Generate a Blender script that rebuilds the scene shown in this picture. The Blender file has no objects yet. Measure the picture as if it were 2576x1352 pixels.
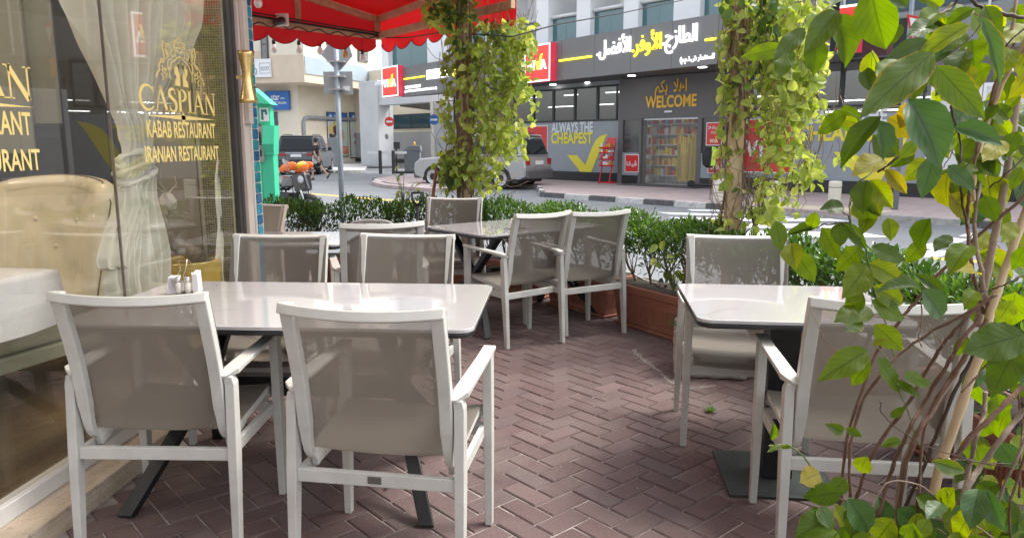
import bpy, bmesh, math, random
from mathutils import Vector, Matrix
from math import sin, cos, tan, pi, atan, atan2, hypot, radians, degrees, sqrt
SC = bpy.context.scene
COL = SC.collection
rnd = random.Random(11)
U = rnd.uniform

# ------------------------------------------------------------------ camera
CH = 1.38                      # eye height above the terrace
FPX, PCX, PCY = 1860.0, 1288.0, 676.0
PITCH = atan((PCY - 362.0) / FPX)
YAW = atan(112 * cos(PITCH) / FPX)
cd = bpy.data.cameras.new('camera')
cd.sensor_width = 36.0
cd.lens = FPX / 2576 * 36
cd.clip_start = 0.05
cd.clip_end = 500
cam = bpy.data.objects.new('camera', cd)
cam.location = (0, 0, CH)
cam.rotation_euler = (pi / 2 - PITCH, 0, YAW)
COL.objects.link(cam)
SC.camera = cam

# ------------------------------------------------------------------ light
SUN_AZ, SUN_EL = radians(72), radians(58)
world = bpy.data.worlds.new('World')
SC.world = world
world.use_nodes = True
wn = world.node_tree
bg = wn.nodes['Background']
sky = wn.nodes.new('ShaderNodeTexSky')
sky.sky_type = 'NISHITA'
sky.sun_disc = False
sky.sun_elevation = SUN_EL
sky.sun_rotation = SUN_AZ
sky.air_density = 1.0
sky.dust_density = 4.0
sky.ozone_density = 1.0
hs_ = wn.nodes.new('ShaderNodeHueSaturation')      # hazy, milky sky
hs_.inputs['Saturation'].default_value = .36
wn.links.new(sky.outputs[0], hs_.inputs['Color'])
wn.links.new(hs_.outputs[0], bg.inputs[0])
bg.inputs[1].default_value = 0.15
sl = bpy.data.lights.new('sun', 'SUN')
sl.energy = 0.95
sl.angle = radians(16)
sl.color = (1.0, 0.95, 0.87)
sun = bpy.data.objects.new('sun', sl)
sv = Vector((sin(SUN_AZ) * cos(SUN_EL), cos(SUN_AZ) * cos(SUN_EL), sin(SUN_EL)))
sun.rotation_euler = sv.to_track_quat('Z', 'Y').to_euler()
sun.location = (0, 0, 20)
COL.objects.link(sun)
SC.view_settings.view_transform = 'Standard'
SC.view_settings.look = 'None'
SC.view_settings.gamma = 1
SC.view_settings.use_curve_mapping = False
SC.view_settings.exposure = 1.75
SC.cycles.max_bounces = 10
SC.cycles.transparent_max_bounces = 16
SC.cycles.transmission_bounces = 8

# ------------------------------------------------------------------ rays of the survey picture (2576 x 1352)
def ray(px, py):
    a = (px - PCX) / FPX
    b = (PCY - py) / FPX
    f = cos(PITCH) + b * sin(PITCH)
    u = b * cos(PITCH) - sin(PITCH)
    return Vector((a * cos(YAW) - f * sin(YAW), a * sin(YAW) + f * cos(YAW), u)), f
def G(px, py, z=0.0):          # where the ray meets a level z
    r, f = ray(px, py)
    return Vector((0, 0, CH)) + r * ((z - CH) / r.z)
def D(px, py, d):              # at forward distance d
    r, f = ray(px, py)
    return Vector((0, 0, CH)) + r * (d / f)

# ------------------------------------------------------------------ objects
def link(o, parent=None):
    COL.objects.link(o)
    if parent is not None:
        o.parent = parent
    return o
def thing(name, label, cat, loc=(0, 0, 0), rz=0.0, group=None, kind=None):
    o = bpy.data.objects.new(name, None)
    o.empty_display_size = 0.1
    o.location = loc
    o.rotation_euler = (0, 0, rz)
    link(o)
    return tag(o, label, cat, group, kind)
def tag(o, label=None, cat=None, group=None, kind=None):
    if label: o['label'] = label
    if cat: o['category'] = cat
    if group: o['group'] = group
    if kind: o['kind'] = kind
    return o
def children_of(root):
    return [c for c in COL.objects if c.parent == root]
def copy_tree(o, kids, parent=None):
    c = o.copy()
    COL.objects.link(c)
    if parent is not None: c.parent = parent
    for ch in kids.get(o, []):
        copy_tree(ch, kids, c)
    return c
def kid_map(root):
    m = {}
    for o in COL.objects:
        if o.parent: m.setdefault(o.parent, []).append(o)
    return m

class MB:
    def __init__(s):
        s.v = []; s.f = []; s.m = []; s.uv = None
    def add(s, vs, fs, m=0, uv=None):
        b = len(s.v)
        s.v += [tuple(v) for v in vs]
        s.f += [tuple(i + b for i in f) for f in fs]
        s.m += [m] * len(fs)
        if uv is not None:
            if s.uv is None: s.uv = [(0, 0)] * b
            s.uv += uv
        elif s.uv is not None:
            s.uv += [(0, 0)] * len(vs)
        return s
    BF = [(0, 3, 2, 1), (4, 5, 6, 7), (0, 1, 5, 4), (1, 2, 6, 5), (2, 3, 7, 6), (3, 0, 4, 7)]
    def box(s, x0, x1, y0, y1, z0, z1, m=0, M=None):
        vs = [(x0, y0, z0), (x1, y0, z0), (x1, y1, z0), (x0, y1, z0), (x0, y0, z1), (x1, y0, z1), (x1, y1, z1), (x0, y1, z1)]
        if M is not None: vs = [M @ Vector(v) for v in vs]
        return s.add(vs, s.BF, m)
    def hexa(s, lo, hi, m=0):          # lo, hi: four points each
        return s.add(list(lo) + list(hi), s.BF, m)
    def sweep(s, pts, w, h, side=(1, 0, 0), m=0, cap=True):
        side = Vector(side).normalized()
        P = [Vector(p) for p in pts]
        n = len(P)
        W = w if isinstance(w, (list, tuple)) else [w] * n
        Hh = h if isinstance(h, (list, tuple)) else [h] * n
        vs = []
        for i, p in enumerate(P):
            if i == 0: t = P[1] - P[0]
            elif i == n - 1: t = P[-1] - P[-2]
            else: t = (P[i] - P[i - 1]).normalized() + (P[i + 1] - P[i]).normalized()
            t.normalize()
            nn = side.cross(t).normalized()
            k = 1.0
            if 0 < i < n - 1:
                c = (P[i] - P[i - 1]).normalized().dot(t)
                k = 1 / max(c, .5)
            a = side * W[i] / 2; b = nn * Hh[i] / 2 * k
            vs += [p - a - b, p + a - b, p + a + b, p - a + b]
        fs = []
        for i in range(n - 1):
            o = i * 4
            for k in range(4):
                fs.append((o + k, o + (k + 1) % 4, o + 4 + (k + 1) % 4, o + 4 + k))
        if cap:
            fs.append((3, 2, 1, 0)); o = (n - 1) * 4; fs.append((o, o + 1, o + 2, o + 3))
        return s.add(vs, fs, m)
    def tube(s, pts, r, n=6, m=0):
        P = [Vector(p) for p in pts]
        R = r if isinstance(r, (list, tuple)) else [r] * len(P)
        t = (P[1] - P[0]).normalized()
        a = t.orthogonal().normalized()
        vs = []
        for i, p in enumerate(P):
            if i == 0: t = P[1] - P[0]
            elif i == len(P) - 1: t = P[-1] - P[-2]
            else: t = P[i + 1] - P[i - 1]
            t.normalize()
            a = (a - t * a.dot(t)).normalized()
            b = t.cross(a)
            for k in range(n):
                an = 2 * pi * k / n
                vs.append(p + (a * cos(an) + b * sin(an)) * R[i])
        fs = []
        for i in range(len(P) - 1):
            for k in range(n):
                fs.append((i * n + k, i * n + (k + 1) % n, (i + 1) * n + (k + 1) % n, (i + 1) * n + k))
        fs.append(tuple(range(n - 1, -1, -1)))
        fs.append(tuple((len(P) - 1) * n + k for k in range(n)))
        return s.add(vs, fs, m)
    def lathe(s, prof, c=(0, 0, 0), n=16, m=0, M=None):
        vs = []
        for r, z in prof:
            for k in range(n):
                an = 2 * pi * k / n
                vs.append(Vector((c[0] + r * cos(an), c[1] + r * sin(an), c[2] + z)))
        fs = []
        for i in range(len(prof) - 1):
            for k in range(n):
                fs.append((i * n + k, i * n + (k + 1) % n, (i + 1) * n + (k + 1) % n, (i + 1) * n + k))
        fs.append(tuple(range(n - 1, -1, -1)))
        fs.append(tuple((len(prof) - 1) * n + k for k in range(n)))
        if M is not None: vs = [M @ v for v in vs]
        return s.add(vs, fs, m)
    def prism(s, poly, z0, z1, m=0, M=None):
        n = len(poly)
        vs = [Vector((x, y, z0)) for x, y in poly] + [Vector((x, y, z1)) for x, y in poly]
        if M is not None: vs = [M @ v for v in vs]
        fs = [tuple(range(n - 1, -1, -1)), tuple(range(n, 2 * n))]
        fs += [(i, (i + 1) % n, n + (i + 1) % n, n + i) for i in range(n)]
        return s.add(vs, fs, m)
    def grid(s, f, nu, nv, m=0, uv=True):
        vs = []; uvs = []
        for j in range(nv + 1):
            for i in range(nu + 1):
                vs.append(f(i / nu, j / nv)); uvs.append((i / nu, j / nv))
        fs = [(j * (nu + 1) + i, j * (nu + 1) + i + 1, (j + 1) * (nu + 1) + i + 1, (j + 1) * (nu + 1) + i) for j in range(nv) for i in range(nu)]
        return s.add(vs, fs, m, uvs if uv else None)
    def mesh(s, name, mats=None, smooth=False):
        me = bpy.data.meshes.new(name)
        me.from_pydata(s.v, [], s.f)
        if mats is not None:
            if not isinstance(mats, (list, tuple)): mats = [mats]
            for x in mats: me.materials.append(x)
            if len(mats) > 1: me.polygons.foreach_set('material_index', s.m)
        if s.uv is not None:
            ul = me.uv_layers.new(name='UVMap')
            li = [0] * len(me.loops)
            me.loops.foreach_get('vertex_index', li)
            buf = []
            for i in li: buf += s.uv[i]
            ul.data.foreach_set('uv', buf)
        if smooth: me.polygons.foreach_set('use_smooth', [True] * len(me.polygons))
        me.update()
        return me
    def build(s, name, mats, parent=None, smooth=False, bevel=0, loc=(0, 0, 0), rz=0.0, fixn=False, seg=2):
        me = s.mesh(name, mats, smooth)
        if fixn or bevel:
            b = bmesh.new(); b.from_mesh(me)
            bmesh.ops.recalc_face_normals(b, faces=b.faces)
            b.to_mesh(me); b.free()
        o = bpy.data.objects.new(name, me)
        o.location = loc
        o.rotation_euler = (0, 0, rz)
        link(o, parent)
        if bevel:
            md = o.modifiers.new('bevel', 'BEVEL')
            md.width = bevel; md.segments = seg; md.limit_method = 'ANGLE'; md.angle_limit = radians(40)
            md.harden_normals = False
        return o

# ------------------------------------------------------------------ materials
def nodes(name):
    m = bpy.data.materials.new(name)
    m.use_nodes = True
    nt = m.node_tree
    return m, nt, nt.nodes['Principled BSDF'], nt.nodes['Material Output']
def mix_rgb(nt, fac, a, b, mode='MIX'):
    n = nt.nodes.new('ShaderNodeMix'); n.data_type = 'RGBA'; n.blend_type = mode
    for sock, val in ((0, fac), (6, a), (7, b)):
        if isinstance(val, bpy.types.NodeSocket): nt.links.new(val, n.inputs[sock])
        elif sock == 0: n.inputs[0].default_value = val
        else: n.inputs[sock].default_value = (*val[:3], 1)
    return n.outputs[2]
def ramp(nt, src, stops):
    n = nt.nodes.new('ShaderNodeValToRGB')
    e = n.color_ramp.elements
    while len(e) < len(stops): e.new(.5)
    for i, (p, c) in enumerate(stops):
        e[i].position = p
        e[i].color = (*c, 1) if isinstance(c, (tuple, list)) else (c, c, c, 1)
    nt.links.new(src, n.inputs[0])
    return n.outputs[0]
def noise(nt, scale, detail=4, rough=.55, coord='Object', vec=None):
    n = nt.nodes.new('ShaderNodeTexNoise')
    n.inputs['Scale'].default_value = scale; n.inputs['Detail'].default_value = detail; n.inputs['Roughness'].default_value = rough
    if vec is None:
        t = nt.nodes.new('ShaderNodeTexCoord'); vec = t.outputs[coord]
    nt.links.new(vec, n.inputs['Vector'])
    return n.outputs[0]
def bump(nt, src, strength, dist=.01):
    n = nt.nodes.new('ShaderNodeBump')
    n.inputs['Strength'].default_value = strength; n.inputs['Distance'].default_value = dist
    nt.links.new(src, n.inputs['Height'])
    return n.outputs[0]
def math_n(nt, op, a, b=0.0):
    n = nt.nodes.new('ShaderNodeMath'); n.operation = op
    for i, val in enumerate((a, b)):
        if isinstance(val, bpy.types.NodeSocket): nt.links.new(val, n.inputs[i])
        else: n.inputs[i].default_value = val
    return n.outputs[0]
_mc = {}
def mat(name, col, rough=.6, metal=0.0, var=.12, vs=6.0, bs=0.0, bscale=60.0, spec=.5, emit=0.0, coat=0.0, dirt=0.0):
    if name in _mc: return _mc[name]
    m, nt, P, out = nodes(name)
    P.inputs['Roughness'].default_value = rough
    P.inputs['Metallic'].default_value = metal
    P.inputs['Specular IOR Level'].default_value = spec
    P.inputs['Coat Weight'].default_value = coat
    c = col
    if var:
        a = tuple(max(0, x * (1 - var)) for x in col); b = tuple(min(1, x * (1 + var)) for x in col)
        nz = noise(nt, vs, 6, .6)
        cc = mix_rgb(nt, ramp(nt, nz, [(.3, 0.0), (.7, 1.0)]), a, b)
        if dirt:
            n2 = noise(nt, vs * .37, 8, .7)
            cc = mix_rgb(nt, ramp(nt, n2, [(.52, 0.0), (.75, dirt)]), cc, tuple(x * .45 for x in col))
        nt.links.new(cc, P.inputs['Base Color'])
        r2 = ramp(nt, nz, [(0.3, max(0, rough - .08)), (.7, min(1, rough + .08))])
        nt.links.new(r2, P.inputs['Roughness'])
        if emit:
            nt.links.new(cc, P.inputs['Emission Color'])
    else:
        P.inputs['Base Color'].default_value = (*col, 1)
        if emit: P.inputs['Emission Color'].default_value = (*col, 1)
    P.inputs['Emission Strength'].default_value = emit
    if bs:
        nt.links.new(bump(nt, noise(nt, bscale, 6, .6), bs), P.inputs['Normal'])
    _mc[name] = m
    return m
def glassy(name, tint=(1, 1, 1), trans=.8, rough=.02, ior=1.5, body=(.03, .05, .05)):
    """sheet glass: part clear, part dark body, with true Fresnel reflection"""
    m, nt, P, out = nodes(name)
    nt.nodes.remove(P)
    tr = nt.nodes.new('ShaderNodeBsdfTransparent'); tr.inputs[0].default_value = (*tint, 1)
    df = nt.nodes.new('ShaderNodeBsdfDiffuse'); df.inputs[0].default_value = (*body, 1)
    m1 = nt.nodes.new('ShaderNodeMixShader'); m1.inputs[0].default_value = 1 - trans
    nt.links.new(tr.outputs[0], m1.inputs[1]); nt.links.new(df.outputs[0], m1.inputs[2])
    gl = nt.nodes.new('ShaderNodeBsdfGlossy'); gl.inputs['Roughness'].default_value = rough
    lw = nt.nodes.new('ShaderNodeLayerWeight'); lw.inputs[0].default_value = .5
    r0 = ((ior - 1) / (ior + 1)) ** 2
    fr = math_n(nt, 'ADD', math_n(nt, 'MULTIPLY', math_n(nt, 'POWER', lw.outputs['Facing'], 4.0), 1 - r0), r0)
    m2 = nt.nodes.new('ShaderNodeMixShader')
    nt.links.new(fr, m2.inputs[0]); nt.links.new(m1.outputs[0], m2.inputs[1]); nt.links.new(gl.outputs[0], m2.inputs[2])
    nt.links.new(m2.outputs[0], out.inputs[0])
    _mc[name] = m
    return m
def leafy(name, c1, c2, c3=None, trans=.45, veins=False, island=False, rough=.45, spec=.4):
    m, nt, P, out = nodes(name)
    if island:
        g = nt.nodes.new('ShaderNodeNewGeometry'); rr = g.outputs['Random Per Island']
    else:
        g = nt.nodes.new('ShaderNodeObjectInfo'); rr = g.outputs['Random']
    st = [(0.0, c1), (.6, c2), (1.0, c3 or c2)]
    c = ramp(nt, rr, st)
    nz = noise(nt, 25, 4)
    c = mix_rgb(nt, math_n(nt, 'MULTIPLY', nz, .35), c, tuple(x * .45 for x in c1))
    hgt = None
    if veins:
        uv = nt.nodes.new('ShaderNodeUVMap'); sp = nt.nodes.new('ShaderNodeSeparateXYZ')
        nt.links.new(uv.outputs[0], sp.inputs[0])
        au = math_n(nt, 'ABSOLUTE', math_n(nt, 'SUBTRACT', sp.outputs[0], .5))
        ph = math_n(nt, 'SUBTRACT', math_n(nt, 'MULTIPLY', sp.outputs[1], 7.5), math_n(nt, 'MULTIPLY', math_n(nt, 'POWER', au, .8), 4.2))
        fr = math_n(nt, 'ABSOLUTE', math_n(nt, 'SUBTRACT', math_n(nt, 'FRACT', ph), .5))
        v1 = ramp(nt, fr, [(0.0, 1.0), (.06, 0.0)])
        v2 = ramp(nt, au, [(0.0, 1.0), (.035, 0.0)])
        vv = math_n(nt, 'MAXIMUM', v1, v2)
        c = mix_rgb(nt, math_n(nt, 'MULTIPLY', vv, .8), c, tuple(x * .42 for x in c1))
        edge = ramp(nt, math_n(nt, 'ADD', math_n(nt, 'MULTIPLY', au, 1.6), math_n(nt, 'MULTIPLY', math_n(nt, 'MULTIPLY', nz, rr), .5)), [(.93, 0.0), (1.0, .55)])
        c = mix_rgb(nt, edge, c, (.35, .22, .03))
        hgt = math_n(nt, 'SUBTRACT', math_n(nt, 'MULTIPLY', fr, 1.2), v2)
    nt.links.new(c, P.inputs['Base Color'])
    P.inputs['Roughness'].default_value = rough
    P.inputs['Specular IOR Level'].default_value = spec
    tl = nt.nodes.new('ShaderNodeBsdfTranslucent')
    hs = nt.nodes.new('ShaderNodeHueSaturation'); hs.inputs['Hue'].default_value = .485; hs.inputs['Saturation'].default_value = 1.15; hs.inputs['Value'].default_value = 1.9
    nt.links.new(c, hs.inputs['Color']); nt.links.new(hs.outputs[0], tl.inputs[0])
    mx = nt.nodes.new('ShaderNodeMixShader'); mx.inputs[0].default_value = trans
    nt.links.new(P.outputs[0], mx.inputs[1]); nt.links.new(tl.outputs[0], mx.inputs[2]); nt.links.new(mx.outputs[0], out.inputs[0])
    if hgt is not None:
        bb = bump(nt, hgt, .12, .003); nt.links.new(bb, P.inputs['Normal'])
    return m

# ------------------------------------------------------------------ lettering
def text_mesh(body, w, h=None, ext=.01, bold=0.0, mats=None, space=1.0, arabic=False, shear=0.0, name='lettering'):
    """a mesh in the x-z plane, facing -y, lower left at the origin, w wide and h high"""
    c = bpy.data.curves.new(name, 'FONT')
    c.body = body; c.size = 1; c.extrude = 0.02; c.offset = bold; c.space_character = space; c.shear = shear
    c.resolution_u = 3
    o = bpy.data.objects.new(name, c)
    COL.objects.link(o)
    dg = bpy.context.evaluated_depsgraph_get()
    me = bpy.data.meshes.new_from_object(o.evaluated_get(dg))
    COL.objects.unlink(o)
    bpy.data.objects.remove(o)
    me.name = name
    vs = [v.co.copy() for v in me.vertices]
    x0 = min(v.x for v in vs); x1 = max(v.x for v in vs); y0 = min(v.y for v in vs); y1 = max(v.y for v in vs)
    sx = w / (x1 - x0)
    sy = (h / (y1 - y0)) if h else sx
    isl = [0.0] * len(vs)
    if arabic:
        par = list(range(len(vs)))
        def find(a):
            while par[a] != a:
                par[a] = par[par[a]]; a = par[a]
            return a
        for e in me.edges:
            a, b = find(e.vertices[0]), find(e.vertices[1])
            if a != b: par[a] = b
        roots = {}
        for i in range(len(vs)):
            r = find(i)
            isl[i] = roots.setdefault(r, len(roots)) % 5 * .0012
    for v, p, i in zip(me.vertices, vs, isl):
        v.co = ((p.x - x0) * sx, (-.5 - p.z / .04) * ext - i, (p.y - y0) * sy)
    me.materials.clear()
    if mats: me.materials.append(mats)
    return me
def put_text(parent, body, x, z, w, h, m, y=-.005, ext=.01, bold=0.0, name='lettering', arabic=False, space=1.0, shear=0.0, rotz=0.0):
    me = text_mesh(body, w, h, ext, bold, m, space, arabic, shear, name)
    o = bpy.data.objects.new(name, me)
    o.location = (x, y, z)
    o.rotation_euler = (0, rotz, 0)
    link(o, parent)
    return o

class Wall:
    """upright frame: x to the right as seen, y into the wall, z up"""
    def __init__(s, A, B):
        s.A = Vector((A[0], A[1], 0)); d = Vector((B[0] - A[0], B[1] - A[1], 0))
        s.len = d.length
        s.x = d.normalized(); s.y = Vector((-s.x.y, s.x.x, 0))
        s.rz = atan2(s.x.y, s.x.x)
    def hit(s, px, py, off=0.0):
        r, f = ray(px, py)
        o = Vector((0, 0, CH)) - s.A
        t = (off - o.dot(s.y)) / r.dot(s.y)
        p = Vector((0, 0, CH)) + r * t
        return (p - s.A).dot(s.x), p.z
    def w(s, x, z=0.0, y=0.0):
        return s.A + s.x * x + s.y * y + Vector((0, 0, z))
    def thing(s, name, label, cat, x=0.0, z=0.0, y=0.0, group=None):
        return thing(name, label, cat, s.w(x, z, y), s.rz, group)
# ================================================================== MATERIALS
WHITE = mat('white_paint', (.72, .72, .70), .45, var=.05)
BLACK = mat('black_paint', (.022, .022, .024), .4, var=.2)
DGREY = mat('charcoal_cladding', (.185, .182, .18), .6, var=.1, vs=.8)
DGREY2 = mat('portal_cladding', (.12, .117, .115), .55, var=.1, vs=.8)
PANEL = mat('grey_blue_panel', (.29, .325, .35), .45, var=.05, vs=1.5, dirt=.15)
RED = mat('sign_red', (.62, .035, .03), .35, var=.04)
REDLIT = mat('sign_red_lit', (.72, .05, .035), .35, var=.03, emit=.16)
YEL = mat('sign_yellow', (.80, .70, .05), .4, var=.03)
YELLIT = mat('letter_yellow_lit', (.9, .82, .05), .4, var=0, emit=.5)
WLIT = mat('letter_white_lit', (.9, .9, .9), .4, var=0, emit=.45)
WPRINT = mat('print_white', (.74, .76, .77), .5, var=.03)
AMBER = mat('letter_amber', (.72, .42, .03), .4, var=.05)
GOLD = mat('vinyl_gold', (.86, .68, .25), .45, var=.05)
BRASS = mat('brass', (.72, .52, .22), .28, metal=.9, var=.08, vs=12)
CREAM = mat('cream_render', (.66, .60, .49), .85, var=.06, vs=1.2, bs=.25, bscale=40, dirt=.25)
BEIGE = mat('beige_render', (.58, .48, .37), .85, var=.07, vs=1.4, bs=.3, bscale=60, dirt=.2)
BLUEGREY = mat('blue_grey_render', (.30, .36, .40), .85, var=.06, vs=2)
LGREY = mat('light_grey_render', (.50, .51, .52), .8, var=.07, vs=.9, dirt=.3)
MGREY = mat('mid_grey_render', (.33, .335, .34), .8, var=.06, vs=.9, dirt=.2)
WREND = mat('white_render', (.86, .865, .86), .7, var=.04, vs=.9, dirt=.12)
TEAL = glassy('teal_glass', trans=.35, body=(.06, .19, .21), rough=.03, ior=1.8)
DKGLASS = glassy('dark_window_glass', trans=.5, body=(.09, .09, .09), rough=.02, ior=2.0)
BLGLASS = glassy('blue_window_glass', trans=.1, body=(.03, .07, .09), rough=.05)
ALU = mat('aluminium', (.55, .56, .57), .4, metal=.6, var=.06)
STEELP = mat('galvanised_pole', (.23, .27, .30), .5, metal=.3, var=.1, vs=8)
CONC = mat('concrete', (.36, .34, .31), .9, var=.15, vs=7, bs=.5, bscale=50, dirt=.5)

def asphalt_mat():
    m, nt, P, out = nodes('asphalt')
    n1 = noise(nt, .6, 8, .6); n2 = noise(nt, 60, 3, .7)
    c = mix_rgb(nt, ramp(nt, n1, [(.3, 0.0), (.7, 1.0)]), (.105, .115, .125), (.165, .175, .185))
    c = mix_rgb(nt, ramp(nt, n2, [(.35, 0.0), (.75, .55)]), c, (.26, .27, .28))
    n3 = noise(nt, .25, 10, .75)
    c = mix_rgb(nt, ramp(nt, n3, [(.58, 0.0), (.66, .35)]), c, (.07, .075, .08))
    nt.links.new(c, P.inputs['Base Color']); P.inputs['Roughness'].default_value = .8
    nt.links.new(bump(nt, n2, .4, .01), P.inputs['Normal'])
    return m
ASPH = asphalt_mat()
def paver_mat(name, c1, c2, mortar, rot, w=.2, h=.1):
    m, nt, P, out = nodes(name)
    t = nt.nodes.new('ShaderNodeTexCoord'); mp = nt.nodes.new('ShaderNodeMapping'); mp.inputs['Rotation'].default_value[2] = rot
    nt.links.new(t.outputs['Object'], mp.inputs[0])
    b = nt.nodes.new('ShaderNodeTexBrick')
    b.inputs['Color1'].default_value = (*c1, 1); b.inputs['Color2'].default_value = (*c2, 1); b.inputs['Mortar'].default_value = (*mortar, 1)
    b.inputs['Scale'].default_value = 1; b.inputs['Brick Width'].default_value = w; b.inputs['Row Height'].default_value = h; b.inputs['Mortar Size'].default_value = .006
    nt.links.new(mp.outputs[0], b.inputs['Vector'])
    n1 = noise(nt, .9, 8, .65)
    c = mix_rgb(nt, ramp(nt, n1, [(.4, 0.0), (.7, .45)]), b.outputs[0], tuple(x * .6 for x in c1))
    nt.links.new(c, P.inputs['Base Color']); P.inputs['Roughness'].default_value = .85
    nt.links.new(bump(nt, b.outputs[1], -.3, .006), P.inputs['Normal'])
    return m
PINKPAV = paver_mat('pink_pavers', (.40, .31, .30), (.47, .38, .37), (.33, .28, .26), radians(-5))
TANPAV = paver_mat('tan_pavers', (.58, .50, .36), (.62, .54, .4), (.4, .36, .3), radians(-46), .3, .3)

# ================================================================== GROUND, ROAD, PAVEMENTS
ZR = -.12
def sheet(name, pts, z, m, kind='structure', parent=None, t=None):
    b = MB()
    if t: b.prism([(p[0], p[1]) for p in pts], z - t, z)
    else: b.add([(p[0], p[1], z) for p in pts], [tuple(range(len(pts)))])
    o = b.build(name, m, parent, fixn=bool(t))
    if kind and parent is None: o['kind'] = kind
    return o
sheet('ground', [(-150, -60), (150, -60), (150, 220), (-150, 220)], ZR - .03, mat('far_ground', (.30, .29, .28), .9, vs=.3))
sheet('road', [(-60, 6.2), (-20, 7.6), (-2.0, 8.3), (1.2, 7.6), (2.6, 5.4), (3.3, 2.5), (3.4, -6), (40, -6), (40, 40), (-2, 75), (-70, 75)], ZR, ASPH)

WV = Wall(G(1348, 449), G(2307, 496))
def xs(px, py=400, off=0.0): return WV.hit(px, py, off)[0]
XL, XR = xs(915), WV.len + 17.0
X_PORT = xs(1140)

# far pavement: between wall and kerb
kA, kB = G(1362, 495, ZR), G(2430, 571, ZR)
kd = (kB - kA).normalized()
kC = kB + kd * 16
kA2 = G(1352, 476, ZR)
pav = [(kA.x, kA.y), (kC.x, kC.y), tuple(WV.w(XR + 3, 0, .5))[:2], tuple(WV.w(xs(1140), 0, .5))[:2], tuple(WV.w(xs(1140), 0, -1.2))[:2], (kA2.x, kA2.y)]
pavo = sheet('far_pavement', pav, 0.0, PINKPAV, t=.16)
# kerb stones, painted black and white towards the junction
KB = mat('kerb_black', (.10, .10, .10), .85, var=.35, vs=9, dirt=.4)
KW = mat('kerb_white', (.52, .51, .49), .85, var=.22, vs=9, dirt=.9)
KG = mat('kerb_grey', (.33, .32, .30), .9, var=.25, vs=8, dirt=.7)
def kerb(name, P, Q, step=.9, mats=(KB, KW), first=0, w=.16, h=.135, parent=None, t=.0):
    P = Vector(P); Q = Vector(Q)
    o_ = (Q - P).normalized(); o_ = Vector((o_.y, -o_.x, 0)) * .035; P += o_; Q += o_
    L = (Q - P).length; n = max(1, round(L / step)); d = (Q - P).normalized(); s = L / n
    nn = Vector((-d.y, d.x, 0))
    for i in range(n):
        b = MB()
        a = P + d * (i * s + .006); c = P + d * ((i + 1) * s - .006)
        lo = [a, c, c + nn * w, a + nn * w]
        b.hexa([(q.x, q.y, ZR - .02) for q in lo], [(a.x + nn.x * .02, a.y + nn.y * .02, ZR + h), (c.x + nn.x * .02, c.y + nn.y * .02, ZR + h), ((c + nn * w).x, (c + nn * w).y, ZR + h), ((a + nn * w).x, (a + nn * w).y, ZR + h)])
        b.build('kerb_stone', mats[(i + first) % len(mats)], parent, bevel=.012)
kp = kA + kd * 8.5
kerb('k', kA, kA + kd * 6.3, .9, (KB, KW), parent=pavo)
kerb('k', kA + kd * 6.3, kA + kd * 9.2, .9, (KG,), h=.05, parent=pavo)
kerb('k', kA + kd * 9.2, kC, .9, (KG, KG, KB), parent=pavo)
kerb('k', kA2, kA, .9, (KW, KB), parent=pavo)
# ramp of tan tiles at the crossing
ra, rb = kA + kd * 6.3, kA + kd * 9.2
kn = Vector((-kd.y, kd.x, 0))
sheet('crossing_ramp', [tuple(ra + kn * .18)[:2], tuple(rb + kn * .18)[:2], tuple(rb + kn * 1.2)[:2], tuple(ra + kn * 1.2)[:2]], .004, TANPAV)
# round-nosed island in front of the car park
isl = []
for q in [(935, 457), (945, 448), (985, 442), (1050, 440), (1130, 440), (1180, 446), (1180, 473), (1080, 473), (1020, 469), (965, 464)]:
    p = G(*q, 0.0); isl.append((p.x, p.y))
io = sheet('traffic_island', isl, 0.0, PINKPAV, t=.16)
pp = [G(*q, ZR) for q in [(938, 455), (946, 462), (972, 469), (1018, 474), (1080, 477.5), (1175, 478)]]
for i in range(len(pp) - 1):
    kerb('k', pp[i], pp[i + 1], 1.0, (KB, KW), first=i, parent=io)
# pavement before the beauty salon
sal = [G(*q, ZR + .12) for q in [(560, 424), (917, 436), (925, 424), (917, 416)]]
sp_ = [(G(560, 428, 0)[0], G(560, 428, 0)[1])] + [tuple(G(q[0], q[1], 0))[:2] for q in [(700, 423), (800, 424.5), (838, 430), (917, 428), (925, 416)]] + [tuple(D(925, 413, 62))[:2], tuple(D(500, 413, 60))[:2]]
so = sheet('salon_pavement', sp_, 0.0, mat('salon_paving', (.40, .40, .40), .85, vs=.6, dirt=.2), t=.16)
pq = [G(*q, ZR) for q in [(828, 431), (850, 436), (915, 434)]]
for i in range(2): kerb('k', pq[i], pq[i + 1], 1.0, (KG,), parent=so)
# our own pavement beyond the hedge
near = [(-14, 6.6), (-2.5, 7.3), (-1.2, 7.55), (-.1, 7.0), (.7, 6.1), (1.3, 5.2), (1.9, 4.2), (2.1, 2), (2.1, -4), (3.1, -4), (3.0, 2.5), (2.35, 4.9), (1.0, 7.0), (-.9, 8.1), (-3, 7.95), (-14, 7.2)]
sheet('near_pavement', near, .0, paver_mat('near_pavers', (.50, .38, .36), (.56, .44, .42), (.4, .34, .32), radians(45)), t=.16)

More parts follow.
